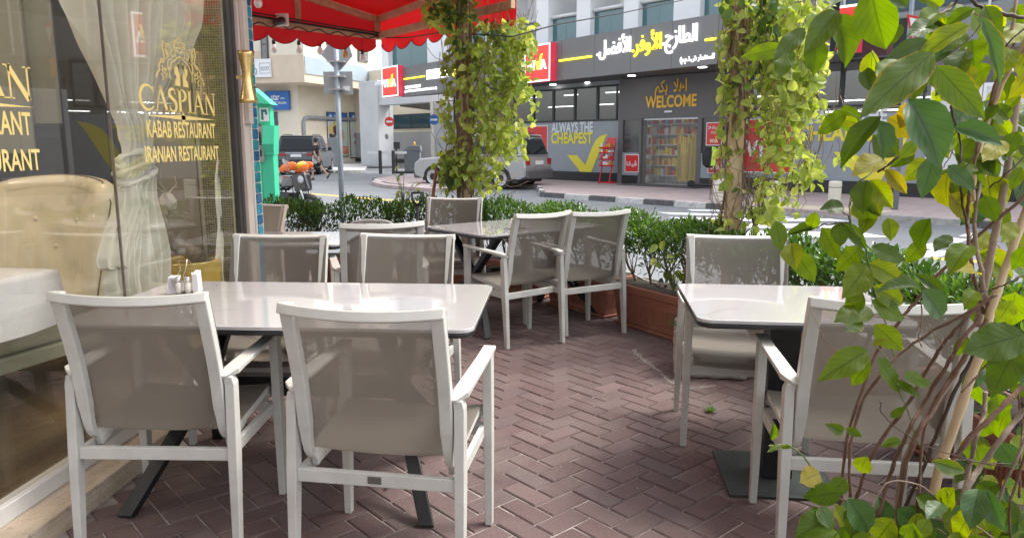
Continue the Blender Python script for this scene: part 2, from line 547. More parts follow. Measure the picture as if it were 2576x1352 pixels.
# painted markings
PAINTW = mat('road_paint_white', (.74, .75, .76), .7, var=.1, vs=5, dirt=.25)
PAINTY = mat('road_paint_yellow', (.62, .42, .10), .7, var=.12, vs=5, dirt=.3)
def marking(quads, m, name):
    for q in quads:
        b = MB(); pts = [G(x, y, ZR + .004) for x, y in q]
        b.add(pts, [(0, 1, 2, 3)])
        o = b.build(name, m, None); o['kind'] = 'structure'
marking([[(2273, 644), (2352, 646), (2423, 633), (2344, 628)][::-1]], PAINTW, 'road_marking')
marking([[(2305, 622), (2358, 627), (2396, 616), (2340, 611)][::-1], [(2361, 606), (2410, 611), (2436, 601), (2392, 597)][::-1], [(2411, 593), (2450, 597), (2472, 588), (2438, 585)][::-1], [(2210, 642), (2266, 648), (2310, 632), (2262, 628)][::-1]], PAINTW, 'road_marking')
marking([[(2344, 646), (2480, 656), (2480, 662), (2344, 652)][::-1], [(780, 486), (905, 497), (1052, 507), (780, 488.5)][::-1] if False else [(780, 485.5), (880, 494), (878, 496.5), (780, 488)][::-1], [(880, 494.5), (1065, 507), (1063, 510.5), (880, 497.5)][::-1]], PAINTY, 'road_marking')
# zebra: bars lie along the road, one behind the other
zr = [[(1730, 527), (1800, 527), (1813, 533), (1738, 533)], [(1650, 534), (1900, 536), (1960, 545), (1700, 543)],
      [(1852, 538), (2085, 546), (2140, 554), (1905, 547)], [(1744, 549), (2010, 556), (2080, 566), (1800, 560)], [(1700, 560), (1960, 570), (2020, 582), (1740, 573)],
      [(1900, 583), (2110, 592), (2170, 606), (1950, 598)]]
zr = [[(1728, 526), (1806, 527), (1826, 531), (1741, 530)], [(1652, 533), (1958, 541), (1990, 546.5), (1690, 539)], [(1680, 546), (2085, 549), (2142, 556), (1740, 555)], [(1730, 561), (2120, 563), (2190, 573), (1790, 572)], [(1800, 580), (2160, 583), (2240, 596), (1860, 594)], [(1880, 604), (2230, 606), (2330, 622), (1960, 620)]]
zr[5] = [(1880, 606), (2060, 607), (2120, 620), (1950, 620)]
marking([q[::-1] for q in zr[:5]], PAINTW, 'zebra_bar')

# ================================================================== SUPERMARKET
sm = WV.thing('supermarket_building', 'grey supermarket building with charcoal fascia and white columned flats above', 'building')
def wpart(W, name, px0, py0, px1, py1, m, y0=-.03, y1=.05, parent=None, off=None, bevel=0):
    """box on a wall between two opposite corners of the survey picture (upper left, lower right)"""
    o = y0 if off is None else off
    x0, z1 = W.hit(px0, py0, o); x1, z0 = W.hit(px1, py1, o)
    b = MB(); b.box(x0, x1, y0, y1, z0, z1)
    return b.build(name, m, parent, bevel=bevel), (x0, x1, z0, z1)
zc = WV.hit(1550, 303)[1]           # panel top
zw = WV.hit(1530, 214)[1]           # window head
SOF = 3.6
x1110, xr1, xport0, xport1 = xs(1140), xs(1555), xs(1556, 380, -.3), xs(1866, 380, -.3)
b = MB()
# wall body with real openings: lower wall, above windows, portal jambs
b.box(x1110, xport0, 0.0, .3, 0, zc - .01)
b.box(xport1, XR, .0, .3, 0, zc - .01)
b.box(x1110, xport0, .0, .3, zw, SOF + 1.2)
b.box(xport1, XR, .0, .3, 3.65, SOF + 1.6)
b.box(xport0, xport1, .0, .3, 3.3, SOF + 1.6)
b.build('wall', PANEL, sm)
b = MB(); b.box(x1110, xport0, -.05, -.002, 0, .34); b.box(xport1, XR, -.05, -.002, 0, .36)
b.build('plinth', BLACK, sm)
# inside of the shop
inn = MB()
inn.box(x1110, XR, 5.0, 5.1, 0, 5.3)
inn.box(x1110, XR, .31, 5.0, 4.2, 4.3)
inn.box(x1110 - .1, x1110, 0.31, 5.0, 0, 5)
inn.build('shop_interior', mat('shop_inside', (.6, .6, .58), .8, vs=2), sm)
b = MB(); b.box(x1110, XR, .3, 5.0, -.05, 0.02); b.build('shop_floor', mat('shop_floor', (.45, .44, .42), .4), sm)
TUBE = mat('shop_tube_light', (1, 1, 1), .5, var=0, emit=3.0)
for i in range(5):
    for k in range(2):
        b = MB(); x = x1110 + 3.5 + i * 2.2; b.box(x, x + 1.5, 1.3 + k * 1.3, 1.36 + k * 1.3, 3.3 - .35 * k, 3.34 - .35 * k)
        b.build('tube_light', TUBE, sm)
for x in (xs(2010), xs(2080), xs(2060) + 2):
    for k in range(3):
        b = MB(); b.box(x, x + 1.3, .9 + k * .6, .95 + k * .6, 2.6 - .28 * k, 2.63 - .28 * k); b.build('tube_light', TUBE, sm)
# ribbon windows left of the door
mull = [1142, 1190, 1240, 1295, 1343, 1393, 1447, 1504, 1554]
for a, c in zip(mull[:-1], mull[1:]):
    xa, xb = xs(a, 260), xs(c, 260)
    w = MB()
    w.box(xa, xa + .05, -.04, .04, zc, zw); w.box(xb - .05, xb - .001, -.04, .04, zc, zw)
    w.box(xa + .05, xb - .05, -.04, .04, zc, zc + .06); w.box(xa + .05, xb - .05, -.04, .04, zw - .06, zw)
    fo = w.build('window_frame', BLACK, sm)
    g = MB(); g.box(xa + .05, xb - .05, 0, .012, zc + .06, zw - .06); g.build('pane', DKGLASS, fo)
# blinds and stock behind some panes
BL = mat('window_blind', (.55, .56, .56), .7, var=.03)
for a, c, z in ((1447, 1504, .1), (1295, 1343, .9), (1343, 1393, .75)):
    b = MB(); b.box(xs(a, 260) + .06, xs(c, 260) - .06, .1, .13, zc + (zw - zc) * z, zw); b.build('blind', BL, sm)
# right-hand windows above the second panel
zc2 = WV.hit(2160, 269)[1]
mull2 = [1872, 1960, 2052, 2118, 2196, 2268, 2330]
for a, c in zip(mull2[:-1], mull2[1:]):
    xa, xb = xs(a, 230), xs(c, 230)
    w = MB()
    w.box(xa, xa + .06, -.04, .04, zc2, 3.65); w.box(xb - .06, xb - .001, -.04, .04, zc2, 3.65)
    w.box(xa + .06, xb - .06, -.04, .04, zc2, zc2 + .07); w.box(xa + .06, xb - .06, -.04, .04, 3.58, 3.65)
    fo = w.build('window_frame', BLACK, sm)
    g = MB(); g.box(xa + .06, xb - .06, 0, .012, zc2 + .07, 3.58); g.build('pane', DKGLASS, fo)
b = MB(); b.box(xs(2196), xs(2268), .12, .15, zc2 + .1, 3.55); b.build('blind', BL, sm)

# printed panels: red box, words and tick
def tick(parent, x0, z0, w, h, m, y=-.012, flip=False):
    P = [(0, .52), (.24, .50), (.48, .24), (.80, .93), (1.0, 1.0), (.80, .99), (.96, 1.0)]
    pts = [(0, .47), (.25, .47), (.47, .22), (.62, .66), (.72, .86), (.84, .96), (1.0, 1.0), (.93, .88), (.60, .0), (.38, .0)]
    b = MB(); b.prism([(x0 + p[0] * w, -(z0 + p[1] * h)) for p in pts], 0, .008, M=Matrix.Translation((0, y, 0)) @ Matrix(((1, 0, 0, 0), (0, 0, 1, 0), (0, -1, 0, 0), (0, 0, 0, 1))))
    return b.build('tick_mark', m, parent, fixn=True)
t1 = WV.thing('wall_advert', 'grey blue wall advert with red box and yellow tick, left of the shop door', 'advert', 0, 0, -.012)
def box_on(parent, W, px0, py0, px1, py1, m, name, y0, y1, off=0.0, frame=None, fw=.035):
    x0, z1 = W.hit(px0, py0, off); x1, z0 = W.hit(px1, py1, off)
    b = MB(); b.box(x0, x1, y0, y1, z0, z1); o = b.build(name, m, parent)
    if frame is not None:
        f = MB(); yy = y0 - .004
        f.box(x0, x1, yy, y0, z0, z0 + fw); f.box(x0, x1, yy, y0, z1 - fw, z1); f.box(x0, x0 + fw, yy, y0, z0 + fw, z1 - fw); f.box(x1 - fw, x1, yy, y0, z0 + fw, z1 - fw)
        f.build('border', frame, parent)
    return x0, x1, z0, z1
r = box_on(t1, WV, 1305, 317, 1378, 428, RED, 'red_panel', 0, .01, frame=WPRINT)
put_text(t1, '\uFE8E\uFB6D\uFEF4\uFB6C', r[0] + .12, r[2] + (r[3] - r[2]) * .38, (r[1] - r[0]) * .8, (r[3] - r[2]) * .36, WPRINT, -.006, .004, .0, arabic=True)
xa, z1_ = WV.hit(1388, 317); xb, z0_ = WV.hit(1492, 334)
hT = .36
zt = WV.hit(1440, 334)[1]
put_text(t1, 'ALWAYS THE', xa, zt, xb - xa, .40, WPRINT, -.004, .003, .03)
zt2 = WV.hit(1440, 362)[1]
put_text(t1, 'CHEAPEST', xa, zt2, xb - xa, .44, YEL, -.004, .003, .035)
x0, z1t = WV.hit(1428, 338); x1, z0t = WV.hit(1528, 439)
tick(t1, x0, z0t, x1 - x0, z1t - z0t, YEL, -.004)
t2 = WV.thing('wall_advert', 'large wall advert with red box and yellow tick, right of the right vine post', 'advert', 0, 0, -.012)
r = box_on(t2, WV, 1864, 300, 1998, 437, RED, 'red_panel', 0, .01, frame=WPRINT)
bw = r[1] - r[0]; bh = r[3] - r[2]
def viva(parent, x0, z0, w, h, y=-.006, ext=.004, mw=None, my=None):
    mw = mw or WPRINT; my = my or YEL
    # V I V(tick) A
    def st(pts, m):
        b = MB()
        b.prism([(x0 + p[0] * w, -(z0 + p[1] * h)) for p in pts], 0, ext, M=Matrix.Translation((0, y - ext, 0)) @ Matrix(((1, 0, 0, 0), (0, 0, 1, 0), (0, -1, 0, 0), (0, 0, 0, 1))))
        b.build('letter', m, parent, fixn=True)
    st([(0, .62), (.085, .62), (.15, .2), (.215, .62), (.30, .62), (.19, 0), (.11, 0)], mw)
    st([(.335, 0), (.335, .62), (.41, .62), (.41, 0)], mw)
    st([(.44, .62), (.525, .62), (.585, .25), (.70, .92), (.80, 1.0), (.66, .25), (.625, 0), (.545, 0)], my)
    st([(.68, 0), (.79, .62), (.87, .62), (1.0, 0), (.91, 0), (.83, .42), (.765, 0)], mw)
viva(t2, r[0] + bw * .12, r[2] + bh * .30, bw * .76, bh * .48)
xa, _ = WV.hit(2008, 300); xb, _ = WV.hit(2232, 300)
put_text(t2, 'ALWAYS THE', xa, WV.hit(2120, 311)[1], xb - xa, .40, WPRINT, -.004, .003, .03)
put_text(t2, 'CHEAPEST', xa, WV.hit(2120, 355)[1], xb - xa, .46, YEL, -.004, .003, .035)
x0, z1t = WV.hit(2102, 305); x1, z0t = WV.hit(2306, 457)
tick(t2, x0, z0t, x1 - x0, z1t - z0t, YEL, -.004)

# ---- entrance portal (stands .3 m proud)
PO = -.3
px0, px1 = WV.hit(1556, 300, PO)[0], WV.hit(1866, 300, PO)[0]
dl, dr = WV.hit(1612, 380, PO)[0], WV.hit(1752, 380, PO)[0]
zd = WV.hit(1680, 296, PO)[1]
wl0, wl1 = WV.hit(1567, 300, PO)[0], WV.hit(1608, 300, PO)[0]
wz0, wz1 = WV.hit(1588, 384, PO)[1], WV.hit(1588, 302, PO)[1]
wr0, wr1 = WV.hit(1766, 300, PO)[0], WV.hit(1850, 300, PO)[0]
b = MB()
ZP = SOF
b.box(px0, px1, PO, -.0, zd, ZP)
b.box(px0, wl0, PO, 0, 0, zd); b.box(wl1, dl, PO, 0, 0, zd); b.box(dr, wr0, PO, 0, 0, zd); b.box(wr1, px1, PO, 0, 0, zd)
b.box(wl0, wl1, PO, 0, wz1, zd); b.box(wr0, wr1, PO, 0, wz1, zd)
b.build('door_portal', DGREY2, sm)
for a0, a1 in ((wl0, wl1), (wr0, wr1)):
    b = MB(); b.box(a0, a1, PO + .02, -.002, .3, wz0); b.build('low_panel', PANEL, sm)
    b = MB(); b.box(a0, a1, PO + .01, -.002, 0.02, .3); b.build('plinth', BLACK, sm)
    b = MB(); b.box(a0, a1, PO + .06, PO + .075, wz0, wz1); b.build('pane', DKGLASS, sm)
t3 = WV.thing('welcome_lettering', 'amber bilingual greeting fixed to the charcoal portal over the shop door', 'sign', 0, 0, PO)
xa, za = WV.hit(1624, 273, PO); xb, _ = WV.hit(1753, 266, PO)
put_text(t3, 'WELCOME', xa, za, xb - xa, .40, AMBER, -.002, .02, .03)
xa, za = WV.hit(1648, 250, PO); xb, _ = WV.hit(1728, 240, PO)
put_text(t3, '\uFEE2\uFEDC\uFE91  \uFEFC\uFEEB\uFE8D', xa, za, xb - xa, .62, AMBER, -.002, .02, .02, arabic=True)
x0, x1 = WV.hit(1673, 281, PO)[0], WV.hit(1692, 281, PO)[0]; zz = WV.hit(1682, 283, PO)[1]
b = MB(); b.box(x0, x1, PO - .04, PO, zz, zz + .06); b.build('door_sensor', ALU, sm)
# posters
def poster(px_0, py_0, px_1, py_1, off, label, words=None):
    t = WV.thing('red_poster', label, 'poster', 0, 0, off - .01)
    x0, z1 = WV.hit(px_0, py_0, off); x1, z0 = WV.hit(px_1, py_1, off)
    b = MB(); b.box(x0, x1, 0, .008, z0, z1); b.build('sheet', RED, t)
    f = MB(); w = .025
    f.box(x0, x1, -.004, 0, z0, z0 + w); f.box(x0, x1, -.004, 0, z1 - w, z1); f.box(x0, x0 + w, -.004, 0, z0 + w, z1 - w); f.box(x1 - w, x1, -.004, 0, z0 + w, z1 - w)
    f.build('border', WPRINT, t)
    return t, x0, x1, z0, z1
t, a, c, d, e = poster(1573, 388, 1607, 434, PO, 'small red poster low on the left side of the shop door')
put_text(t, '\uFE8E\uFB6D\uFEF4\uFB6C', a + .08, d + (e - d) * .3, (c - a) * .72, (e - d) * .36, WPRINT, -.004, .003, .01, arabic=True)
t, a, c, d, e = poster(1782, 396, 1815, 437, PO, 'small red poster low on the right side of the shop door')
viva(t, a + (c - a) * .14, d + (e - d) * .25, (c - a) * .72, (e - d) * .5, -.003, .003)
t, a, c, d, e = poster(1778, 308, 1816, 366, PO + .04, 'red opening hours poster stuck inside the window right of the shop door')
put_text(t, '24 Hours', a + .07, d + (e - d) * .70, (c - a) * .74, .11, WPRINT, -.004, .003, .005)
put_text(t, 'Daily', a + .2, d + (e - d) * .48, (c - a) * .4, .10, WPRINT, -.004, .003, .005)
viva(t, a + (c - a) * .25, d + (e - d) * .12, (c - a) * .5, (e - d) * .25, -.003, .003)
# shelves of goods seen through the door
cols = [(.6, .05, .04), (.75, .55, .05), (.7, .7, .68), (.1, .25, .5), (.65, .25, .05), (.15, .4, .15)]
GM = [mat('goods_%d' % i, c, .5, var=.1, vs=14) for i, c in enumerate(cols)]
sh = WV.thing('shop_shelving', 'white shelves stocked with red and yellow goods behind the plastic strip curtain', 'shelves', dl, 0, .9)
W_ = dr - dl
b = MB(); b.box(-.9, W_ + 1.6, .5, .55, 0, 2.6)
for k in range(7): b.box(-.9, W_ + 1.6, 0, .5, .25 + k * .36, .28 + k * .36)
b.build('rack', WHITE, sh)
for k in range(7):
    gb = [MB() for _ in GM]
    x = -.88
    while x < W_ + 1.5:
        w = U(.07, .16); j = rnd.choice([0, 0, 1, 2, 3, 4, 5, 0]) if k > 2 else rnd.choice([1, 1, 1, 1, 2, 4, 0])
        if U(0, 1) > .1: gb[j].box(x, x + w * .9, .02, .3, .282 + k * .36, .282 + k * .36 + U(.15, .31))
        x += w
    for j, g in enumerate(gb):
        if g.v:
            o = g.build('goods', GM[j], sh); o['kind'] = 'stuff'
yb = MB(); 
for k in range(26):
    xx = W_ * .36 + U(0, .7); yb.box(xx, xx + U(.05, .1), -.25, -.2 + U(-.03, .03), .1 + U(0, .1), U(.9, 1.8))
o = yb.build('yellow_bags', GM[1], sh); o['kind'] = 'stuff'
sc_ = WV.thing('strip_curtain', 'clear plastic strip curtain hanging in the supermarket doorway', 'curtain', dl, 0, PO + .1)
STRIP = glassy('clear_strip', trans=.86, body=(.6, .6, .58), rough=.12)
n = 14
for i in range(n):
    x0 = W_ * i / n; x1 = x0 + W_ / n * 1.12
    ph = U(-.02, .02)
    b = MB(); b.grid(lambda u, v, x0=x0, x1=x1, ph=ph: (x0 + (x1 - x0) * u, .02 * (i % 2) + .018 * sin(u * pi) + ph * (1 - v), .04 + (zd - .1) * v), 3, 4)
    b.build('strip', STRIP, sc_, smooth=True)
b = MB(); b.box(0, W_, -.02, .05, zd - .06, zd - .002); b.build('rail', ALU, sc_)
b = MB(); b.box(dl - .3, dr + .5, PO - .9, PO, 0.0, .03); b.build('door_mat', mat('door_mat', (.09, .09, .09), .95, vs=30), sm)

# ---- fascia, on its own line, standing forward of the wall
fl, fr_ = G(1009, 244, SOF), G(1771, 164, SOF)
WF = Wall(fl, fr_)
ft = WF.hit(1391, 105)[1]
ft = max(ft, WF.hit(1771, 47)[1])
fx0, fx1 = WF.hit(1009, 200)[0], WF.hit(2090, 100)[0]
fa = WF.thing('shop_fascia', 'long charcoal fascia board over the supermarket windows and door', 'fascia')
ncas = 13; cw = (fx1 - fx0) / ncas
for i in range(ncas):
    b = MB(); b.box(fx0 + i * cw + .006, fx0 + (i + 1) * cw - .006, -.02, .12, SOF, ft)
    b.build('cladding_panel', DGREY, fa)
b = MB(); b.box(fx0, fx1, .0, .3, SOF + .01, ft - .03); b.build('core', BLACK, fa)
# soffit between fascia and wall
b = MB()
q = [WF.w(fx0, 0, .05), WF.w(fx1, 0, .05), WV.w(xs(2120), 0, 0.0), WV.w(X_PORT - 3.4, 0, .0)]
b.hexa([(p.x, p.y, SOF + .02) for p in q], [(p.x, p.y, SOF + .10) for p in q]); sof = b.build('soffit', mat('soffit_grey', (.10, .10, .11), .5, vs=1), None)
tag(sof, 'dark grey soffit under the supermarket fascia with small round downlights', 'soffit')
DL = mat('downlight', (1, .96, .88), .4, var=0, emit=3.5)
for q in [(1408, 253), (1520, 232), (1589, 190), (1765, 169), (1228, 262)]:
    pass
for q in [(1391 + 0, 207 + 6), (1480, 208), (1589, 190.5), (1767, 169), (1237, 236), (1162, 241)]:
    p = G(q[0], q[1], SOF + .015)
    dlab = {1397: 'downlight', 1391: 'downlight beside the middle red sign box', 1480: 'downlight over the ribbon windows', 1589: 'downlight left of the welcome letters', 1767: 'downlight right of the welcome letters', 1237: 'downlight hidden by the leafy left vine', 1162: 'downlight nearest the car park'}[q[0]]
    b = MB(); b.lathe([(.13, -.012), (.13, .005)], (0, 0, 0), 14); o = b.build('downlight', DL, None, loc=p); tag(o, 'small round glowing soffit ' + dlab, 'downlight', 'downlights in the shop soffit')
def signbox(W, x0, x1, z0, z1, depth, label, off=0.0):
    t = W.thing('sign_box', label, 'sign', x0, z0, off)
    w, h = x1 - x0, z1 - z0
    b = MB(); b.box(0, w, -depth, 0, 0, h); b.build('case', mat('sign_case_pink', (.62, .04, .08), .35, var=.03, emit=.1), t)
    b = MB(); b.box(.06, w - .06, -depth - .006, -depth, .06, h - .06); b.build('face', REDLIT, t)
    f = MB(); y0, y1 = -depth - .012, -depth - .001; e = .055
    f.box(0, w, y0, y1, 0, e); f.box(0, w, y0, y1, h - e, h); f.box(0, e, y0, y1, e, h - e); f.box(w - e, w, y0, y1, e, h - e)
    f.build('border', WLIT, t)
    viva(t, w * .10, h * .32, w * .78, h * .42, -depth - .008, .03, WLIT, YELLIT)
    return t
d_ = .32
x0, _ = WF.hit(1320, 150, -d_); x1, _ = WF.hit(1384, 150, -d_)
z1_ = WF.hit(1352, 112, -d_)[1]; z0_ = WF.hit(1352, 206, -d_)[1]
signbox(WF, x0, x1, z0_, z1_, d_, 'square red lit sign box beside the leafy left vine, middle of the fascia', 0)
x0, _ = WF.hit(961, 200, -d_); x1, _ = WF.hit(1001, 200, -d_)
z1_ = WF.hit(981, 167, -d_)[1]; z0_ = WF.hit(981, 243, -d_)[1]
signbox(WF, x0, x1, z0_, z1_, d_, 'red lit sign box on the far left end of the fascia', 0)
def bar_on(px0_, py0_, px1_, py1_, label):
    x0, z0 = WF.hit(px0_, py0_, -.08); x1, z1 = WF.hit(px1_, py1_, -.08)
    t = WF.thing('light_bar', label, 'light bar', x0, (z0 + z1) / 2, -.02)
    b = MB(); b.box(0, x1 - x0, -.07, 0, -.035, .035); b.build('tube', YELLIT, t, bevel=.02)
bar_on(1405, 153, 1487, 142, 'glowing yellow bar on the fascia, left of the large foreign script letters')
bar_on(1015, 198, 1067, 193, 'glowing yellow bar at the far left of the fascia')
bar_on(1772, 101, 1800, 97, 'glowing yellow bar on the fascia beside the right vine post')
ln = WF.thing('fascia_lettering', 'raised Arabic slogan letters in white and yellow on the charcoal fascia', 'lettering', 0, 0, -.02)
def wtext(W, t, s, pa, pb, h, m, ar=True, bold=.004, ext=.06, off=-.03):
    x0, z0 = W.hit(pa[0], pa[1], off); x1, _ = W.hit(pb[0], pb[1], off)
    return put_text(t, s, x0, z0, x1 - x0, h, m, -.002, ext, bold, arabic=ar)
wtext(WF, ln, '.\uFEDE\uFEC0\uFED3\uFEF7\uFE8D', (1503, 153), (1587, 140), .72, WLIT)
wtext(WF, ln, '.\uFEAE\uFED3\uFEED\uFEF7\uFE8D', (1591, 145), (1664, 134), .74, YELLIT)
wtext(WF, ln, '.\uFE9D\uFEAF\uFE8E\uFEC4\uFEDF\uFE8D', (1668, 138), (1754, 125), .76, WLIT)
wtext(WF, ln, '(\uFEE1.\uFEE1.\uFEAB.\uFEB5 \uFEAD\uFE8E\uFEE4\uFE9C\uFE98\uFEB4\uFEE0\uFEDF', (1711, 163), (1797, 156), .22, WLIT, bold=.01, ext=.03)
l2 = WF.thing('fascia_lettering', 'small white and yellow shop lettering on the fascia left of the leafy vine', 'lettering', 0, 0, -.02)
wtext(WF, l2, 'FRESHER.', (1075, 201), (1133, 195), .42, WLIT, ar=False, bold=.035)
wtext(WF, l2, 'CHEAPER.', (1140, 195), (1200, 189), .42, YELLIT, ar=False, bold=.035)
wtext(WF, l2, 'VIVA SUPERMARKET', (1019, 224), (1059, 221), .13, WLIT, ar=False, bold=.012, ext=.03)
wtext(WF, l2, '(BR OF VIVA PREMIERE INVESTMENT L.L.C)', (1019, 235), (1099, 229), .14, WLIT, ar=False, bold=.012, ext=.03)

# ---- flats above
ftz = ft - .05
TOPZ = 15.0
UP = .35
def ux(px): return WV.hit(px, 60, UP)[0]
b = MB(); b.box(ux(930), XR, UP + 1.5, UP + 1.8, ftz - .3, TOPZ); b.build('upper_wall', WREND, sm)
b = MB(); b.box(ux(930), XR, UP + .2, UP + 1.5, ftz - .5, ftz - .3); b.build('balcony_slab', WREND, sm)
cols_ = [(963, 981), (1080, 1130), (1228, 1262), (1356, 1386), (1457, 1491), (1575, 1611), (1700, 1766), (1860, 1890), (1985, 2030)]
for a, c in cols_:
    b = MB(); b.box(ux(a), ux(c), UP - .15, UP + 1.5, ftz - .3, TOPZ); b.build('column', WREND, sm)
gl = [(981, 1080), (1130, 1228), (1262, 1356), (1386, 1457), (1491, 1575), (1611, 1700), (1766, 1860), (1890, 1985), (2030, 2120)]
grz = WV.hit(1530, 24, UP)[1]
for i, (a, c) in enumerate(gl):
    full = i in (0, 1)
    xa, xb = ux(a), ux(c)
    top = grz if not full else TOPZ
    xm = (xa + xb) / 2
    g = MB(); g.box(xa + .01, xm - .006, UP + .1, UP + .115, ftz - .3, top); g.build('balcony_glass', TEAL, sm)
    g = MB(); g.box(xm + .006, xb - .01, UP + .1, UP + .115, ftz - .3, top); g.build('balcony_glass', TEAL, sm)
    if not full:
        r_ = MB(); r_.tube([(xa - .05, UP + .02, grz + .05), (xb + .05, UP + .02, grz + .05)], .07, 8); r_.build('handrail', WHITE, sm, smooth=True)
    # recess windows
    xw = xa + (xb - xa) * .55
    w = MB(); w.box(xw, xb - .02, UP + 1.42, UP + 1.49, ftz - .3, ftz + 2.6); fo = w.build('window_frame', BLACK, sm)
    g = MB(); g.box(xw + .08, xb - .1, UP + 1.40, UP + 1.415, ftz - .2, ftz + 2.5); g.build('pane', DKGLASS, fo)
    b = MB(); b.box(xa, xb, UP + .1, UP + 1.5, grz + 2.0, grz + 2.3); b.build('balcony_slab', WREND, sm)
# dark curtain wall at the right with a second sign
cz0 = 3.7
cx0 = xs(2122, 100)
nn_ = 11
for i in range(nn_):
    xa = cx0 + i * 1.75; xb = xa + 1.75
    if xb > XR: break
    for k, (za, zb, m_) in enumerate(((3.66, 4.75, DKGLASS), (4.75, 6.4, BLGLASS), (6.4, 8.1, BLGLASS), (8.1, 9.8, BLGLASS))):
        g = MB(); g.box(xa + .03, xb - .03, -.06, -.045, za + .03, zb - .03); g.build('curtain_wall_pane', m_, sm)
b = MB()
for i in range(nn_ + 1):
    xa = cx0 + i * 1.75; b.box(xa - .03, xa + .03, -.1, 0, 3.66, 9.8)
b.build('mullions', ALU, sm)['kind'] = 'stuff'
b = MB(); b.box(cx0, XR, 0.02, .3, 5.3, TOPZ); b.build('dark_wall', mat('curtain_backing', (.05, .055, .06), .6), sm)
d_ = .35
x0, _ = WV.hit(2092, 80, -1.2); x1, _ = WV.hit(2157, 80, -1.2)
z1_ = WV.hit(2125, 14, -1.2)[1]; z0_ = WV.hit(2125, 132, -1.2)[1]
signbox(WV, x0, x1, z0_, z1_, d_, 'red lit sign box high on the dark glass wall behind the right vine', -.85)
# ---- white louvred doors
lv0, lv1 = xs(2332, 350), XR - .4
lz0 = .34
lz1 = WV.hit(2340, 216)[1]
lv = WV.thing('louvred_doors', 'white metal louvred doors on a black base at the right of the street', 'louvred doors', lv0, 0, -.06)
LW = mat('louvre_white', (.82, .83, .82), .45, var=.04, vs=3)
b = MB(); b.box(0, lv1 - lv0, .06, .10, lz0, lz1 + .3); b.build('backing', mat('louvre_back', (.10, .10, .11), .6), lv)
npan = int((lv1 - lv0) / 1.15); pw = (lv1 - lv0) / npan
slm = None
for i in range(npan):
    xa = i * pw
    f = MB(); e = .08
    f.box(xa + .01, xa + e, 0, .055, lz0, lz1); f.box(xa + pw - e, xa + pw - .01, 0, .055, lz0, lz1)
    f.box(xa + e, xa + pw - e, 0, .055, lz0, lz0 + .1); f.box(xa + e, xa + pw - e, 0, .055, lz1 - .1, lz1); 
    zm = (lz0 + lz1) / 2; f.box(xa + e, xa + pw - e, 0, .055, zm - .05, zm + .05)
    fo = f.build('door_frame', LW, lv)
    nsl = 22
    if slm is None:
        s = MB(); s.hexa([(0, -.0, 0), (pw - 2 * e, 0, 0), (pw - 2 * e, .035, .05), (0, .035, .05)], [(0, 0, .012), (pw - 2 * e, 0, .012), (pw - 2 * e, .035, .062), (0, .035, .062)])
        slm = s.mesh('louvre_slat', LW)
    if i < 5:
        for half in range(2):
            za = lz0 + .1 if half == 0 else zm + .05
            hh = (zm - .05 - lz0 - .1)
            for k in range(nsl // 1 - 0):
                o = bpy.data.objects.new('louvre_slat', slm); o.location = (xa + e, .01, za + hh * (k + .05) / nsl); link(o, lv)
    else:
        s = MB()
        for half in range(2):
            za = lz0 + .1 if half == 0 else zm + .05
            hh = (zm - .05 - lz0 - .1)
            for k in range(nsl):
                z = za + hh * (k + .05) / nsl
                s.hexa([(xa + e, .01, z), (xa + pw - e, .01, z), (xa + pw - e, .045, z + .05), (xa + e, .045, z + .05)], [(xa + e, .01, z + .012), (xa + pw - e, .01, z + .012), (xa + pw - e, .045, z + .062), (xa + e, .045, z + .062)])
        s.build('louvre_slats', LW, lv)['kind'] = 'stuff'
xx = xs(2545, 205) - lv0
put_text(lv, 'S 15', xx - .25, lz1 + .04, .75, .2, mat('teal_letters', (.03, .12, .16), .5), .05, .01, .02)

# ---- car park entrance left of the shop
WC = Wall(tuple(WV.w(-30, 0, 4.5))[:2], tuple(WV.w(10, 0, 4.5))[:2])
def xc(px, py=400, off=0.0): return WC.hit(px, py, off)[0]
X_PC = xc(1140)
cp = WC.thing('carpark_entrance', 'grey concrete car park entrance with ramp walls under the far fascia end', 'car park entrance')
zb = WC.hit(940, 262)[1]
b = MB(); 
xa, xb = xc(915), xc(961)
b.box(xa, xb, -.2, .9, 0, WC.hit(930, 205)[1]); b.build('pillar', LGREY, cp, bevel=.02)
b = MB(); b.box(xb + .001, X_PC + .5, -.1, .7, zb - .1, WC.hit(930, 207)[1]); b.build('lintel', LGREY, cp)
xa2, xb2 = xc(1088), xc(1102)
b = MB(); b.box(xa2, xb2, -.1, .6, 0, zb - .11); b.build('pillar', mat('pillar_cream', (.50, .47, .42), .8, dirt=.2), cp)
b = MB(); b.box(xb2 + .002, X_PC + .55, -.25, .55, 0, SOF); b.build('pillar', MGREY, cp)
yb_ = 3.5
xl_, xr_ = WC.hit(940, 380, yb_)[0], WC.hit(1105, 380, yb_)[0]
zt_ = WC.hit(1030, 332, yb_)[1]
b = MB(); b.box(xl_ - 3, xr_ + 3, yb_, yb_ + .3, ZR, zt_); b.build('ramp_wall', MGREY, cp)
b = MB(); b.box(xl_ - 3, xr_ + 3, yb_ + .05, yb_ + .4, zt_ + .002, 6.5); b.build('upper_ramp_wall', CREAM, cp)
za, zb2 = WC.hit(1030, 410, yb_)[1], WC.hit(1030, 400, yb_)[1]
b = MB(); b.box(xl_ - 3, xr_ + 3, yb_ - .03, yb_ - .001, za, zb2); b.build('rub_strip', BLACK, cp)
x0, z1_ = WC.hit(991, 289, yb_); x1, z0_ = WC.hit(1084, 322, yb_)
b = MB(); b.box(x0, x1, yb_ - .05, yb_ + .049, z0_, z1_); wf_ = b.build('window_frame', BLACK, cp)
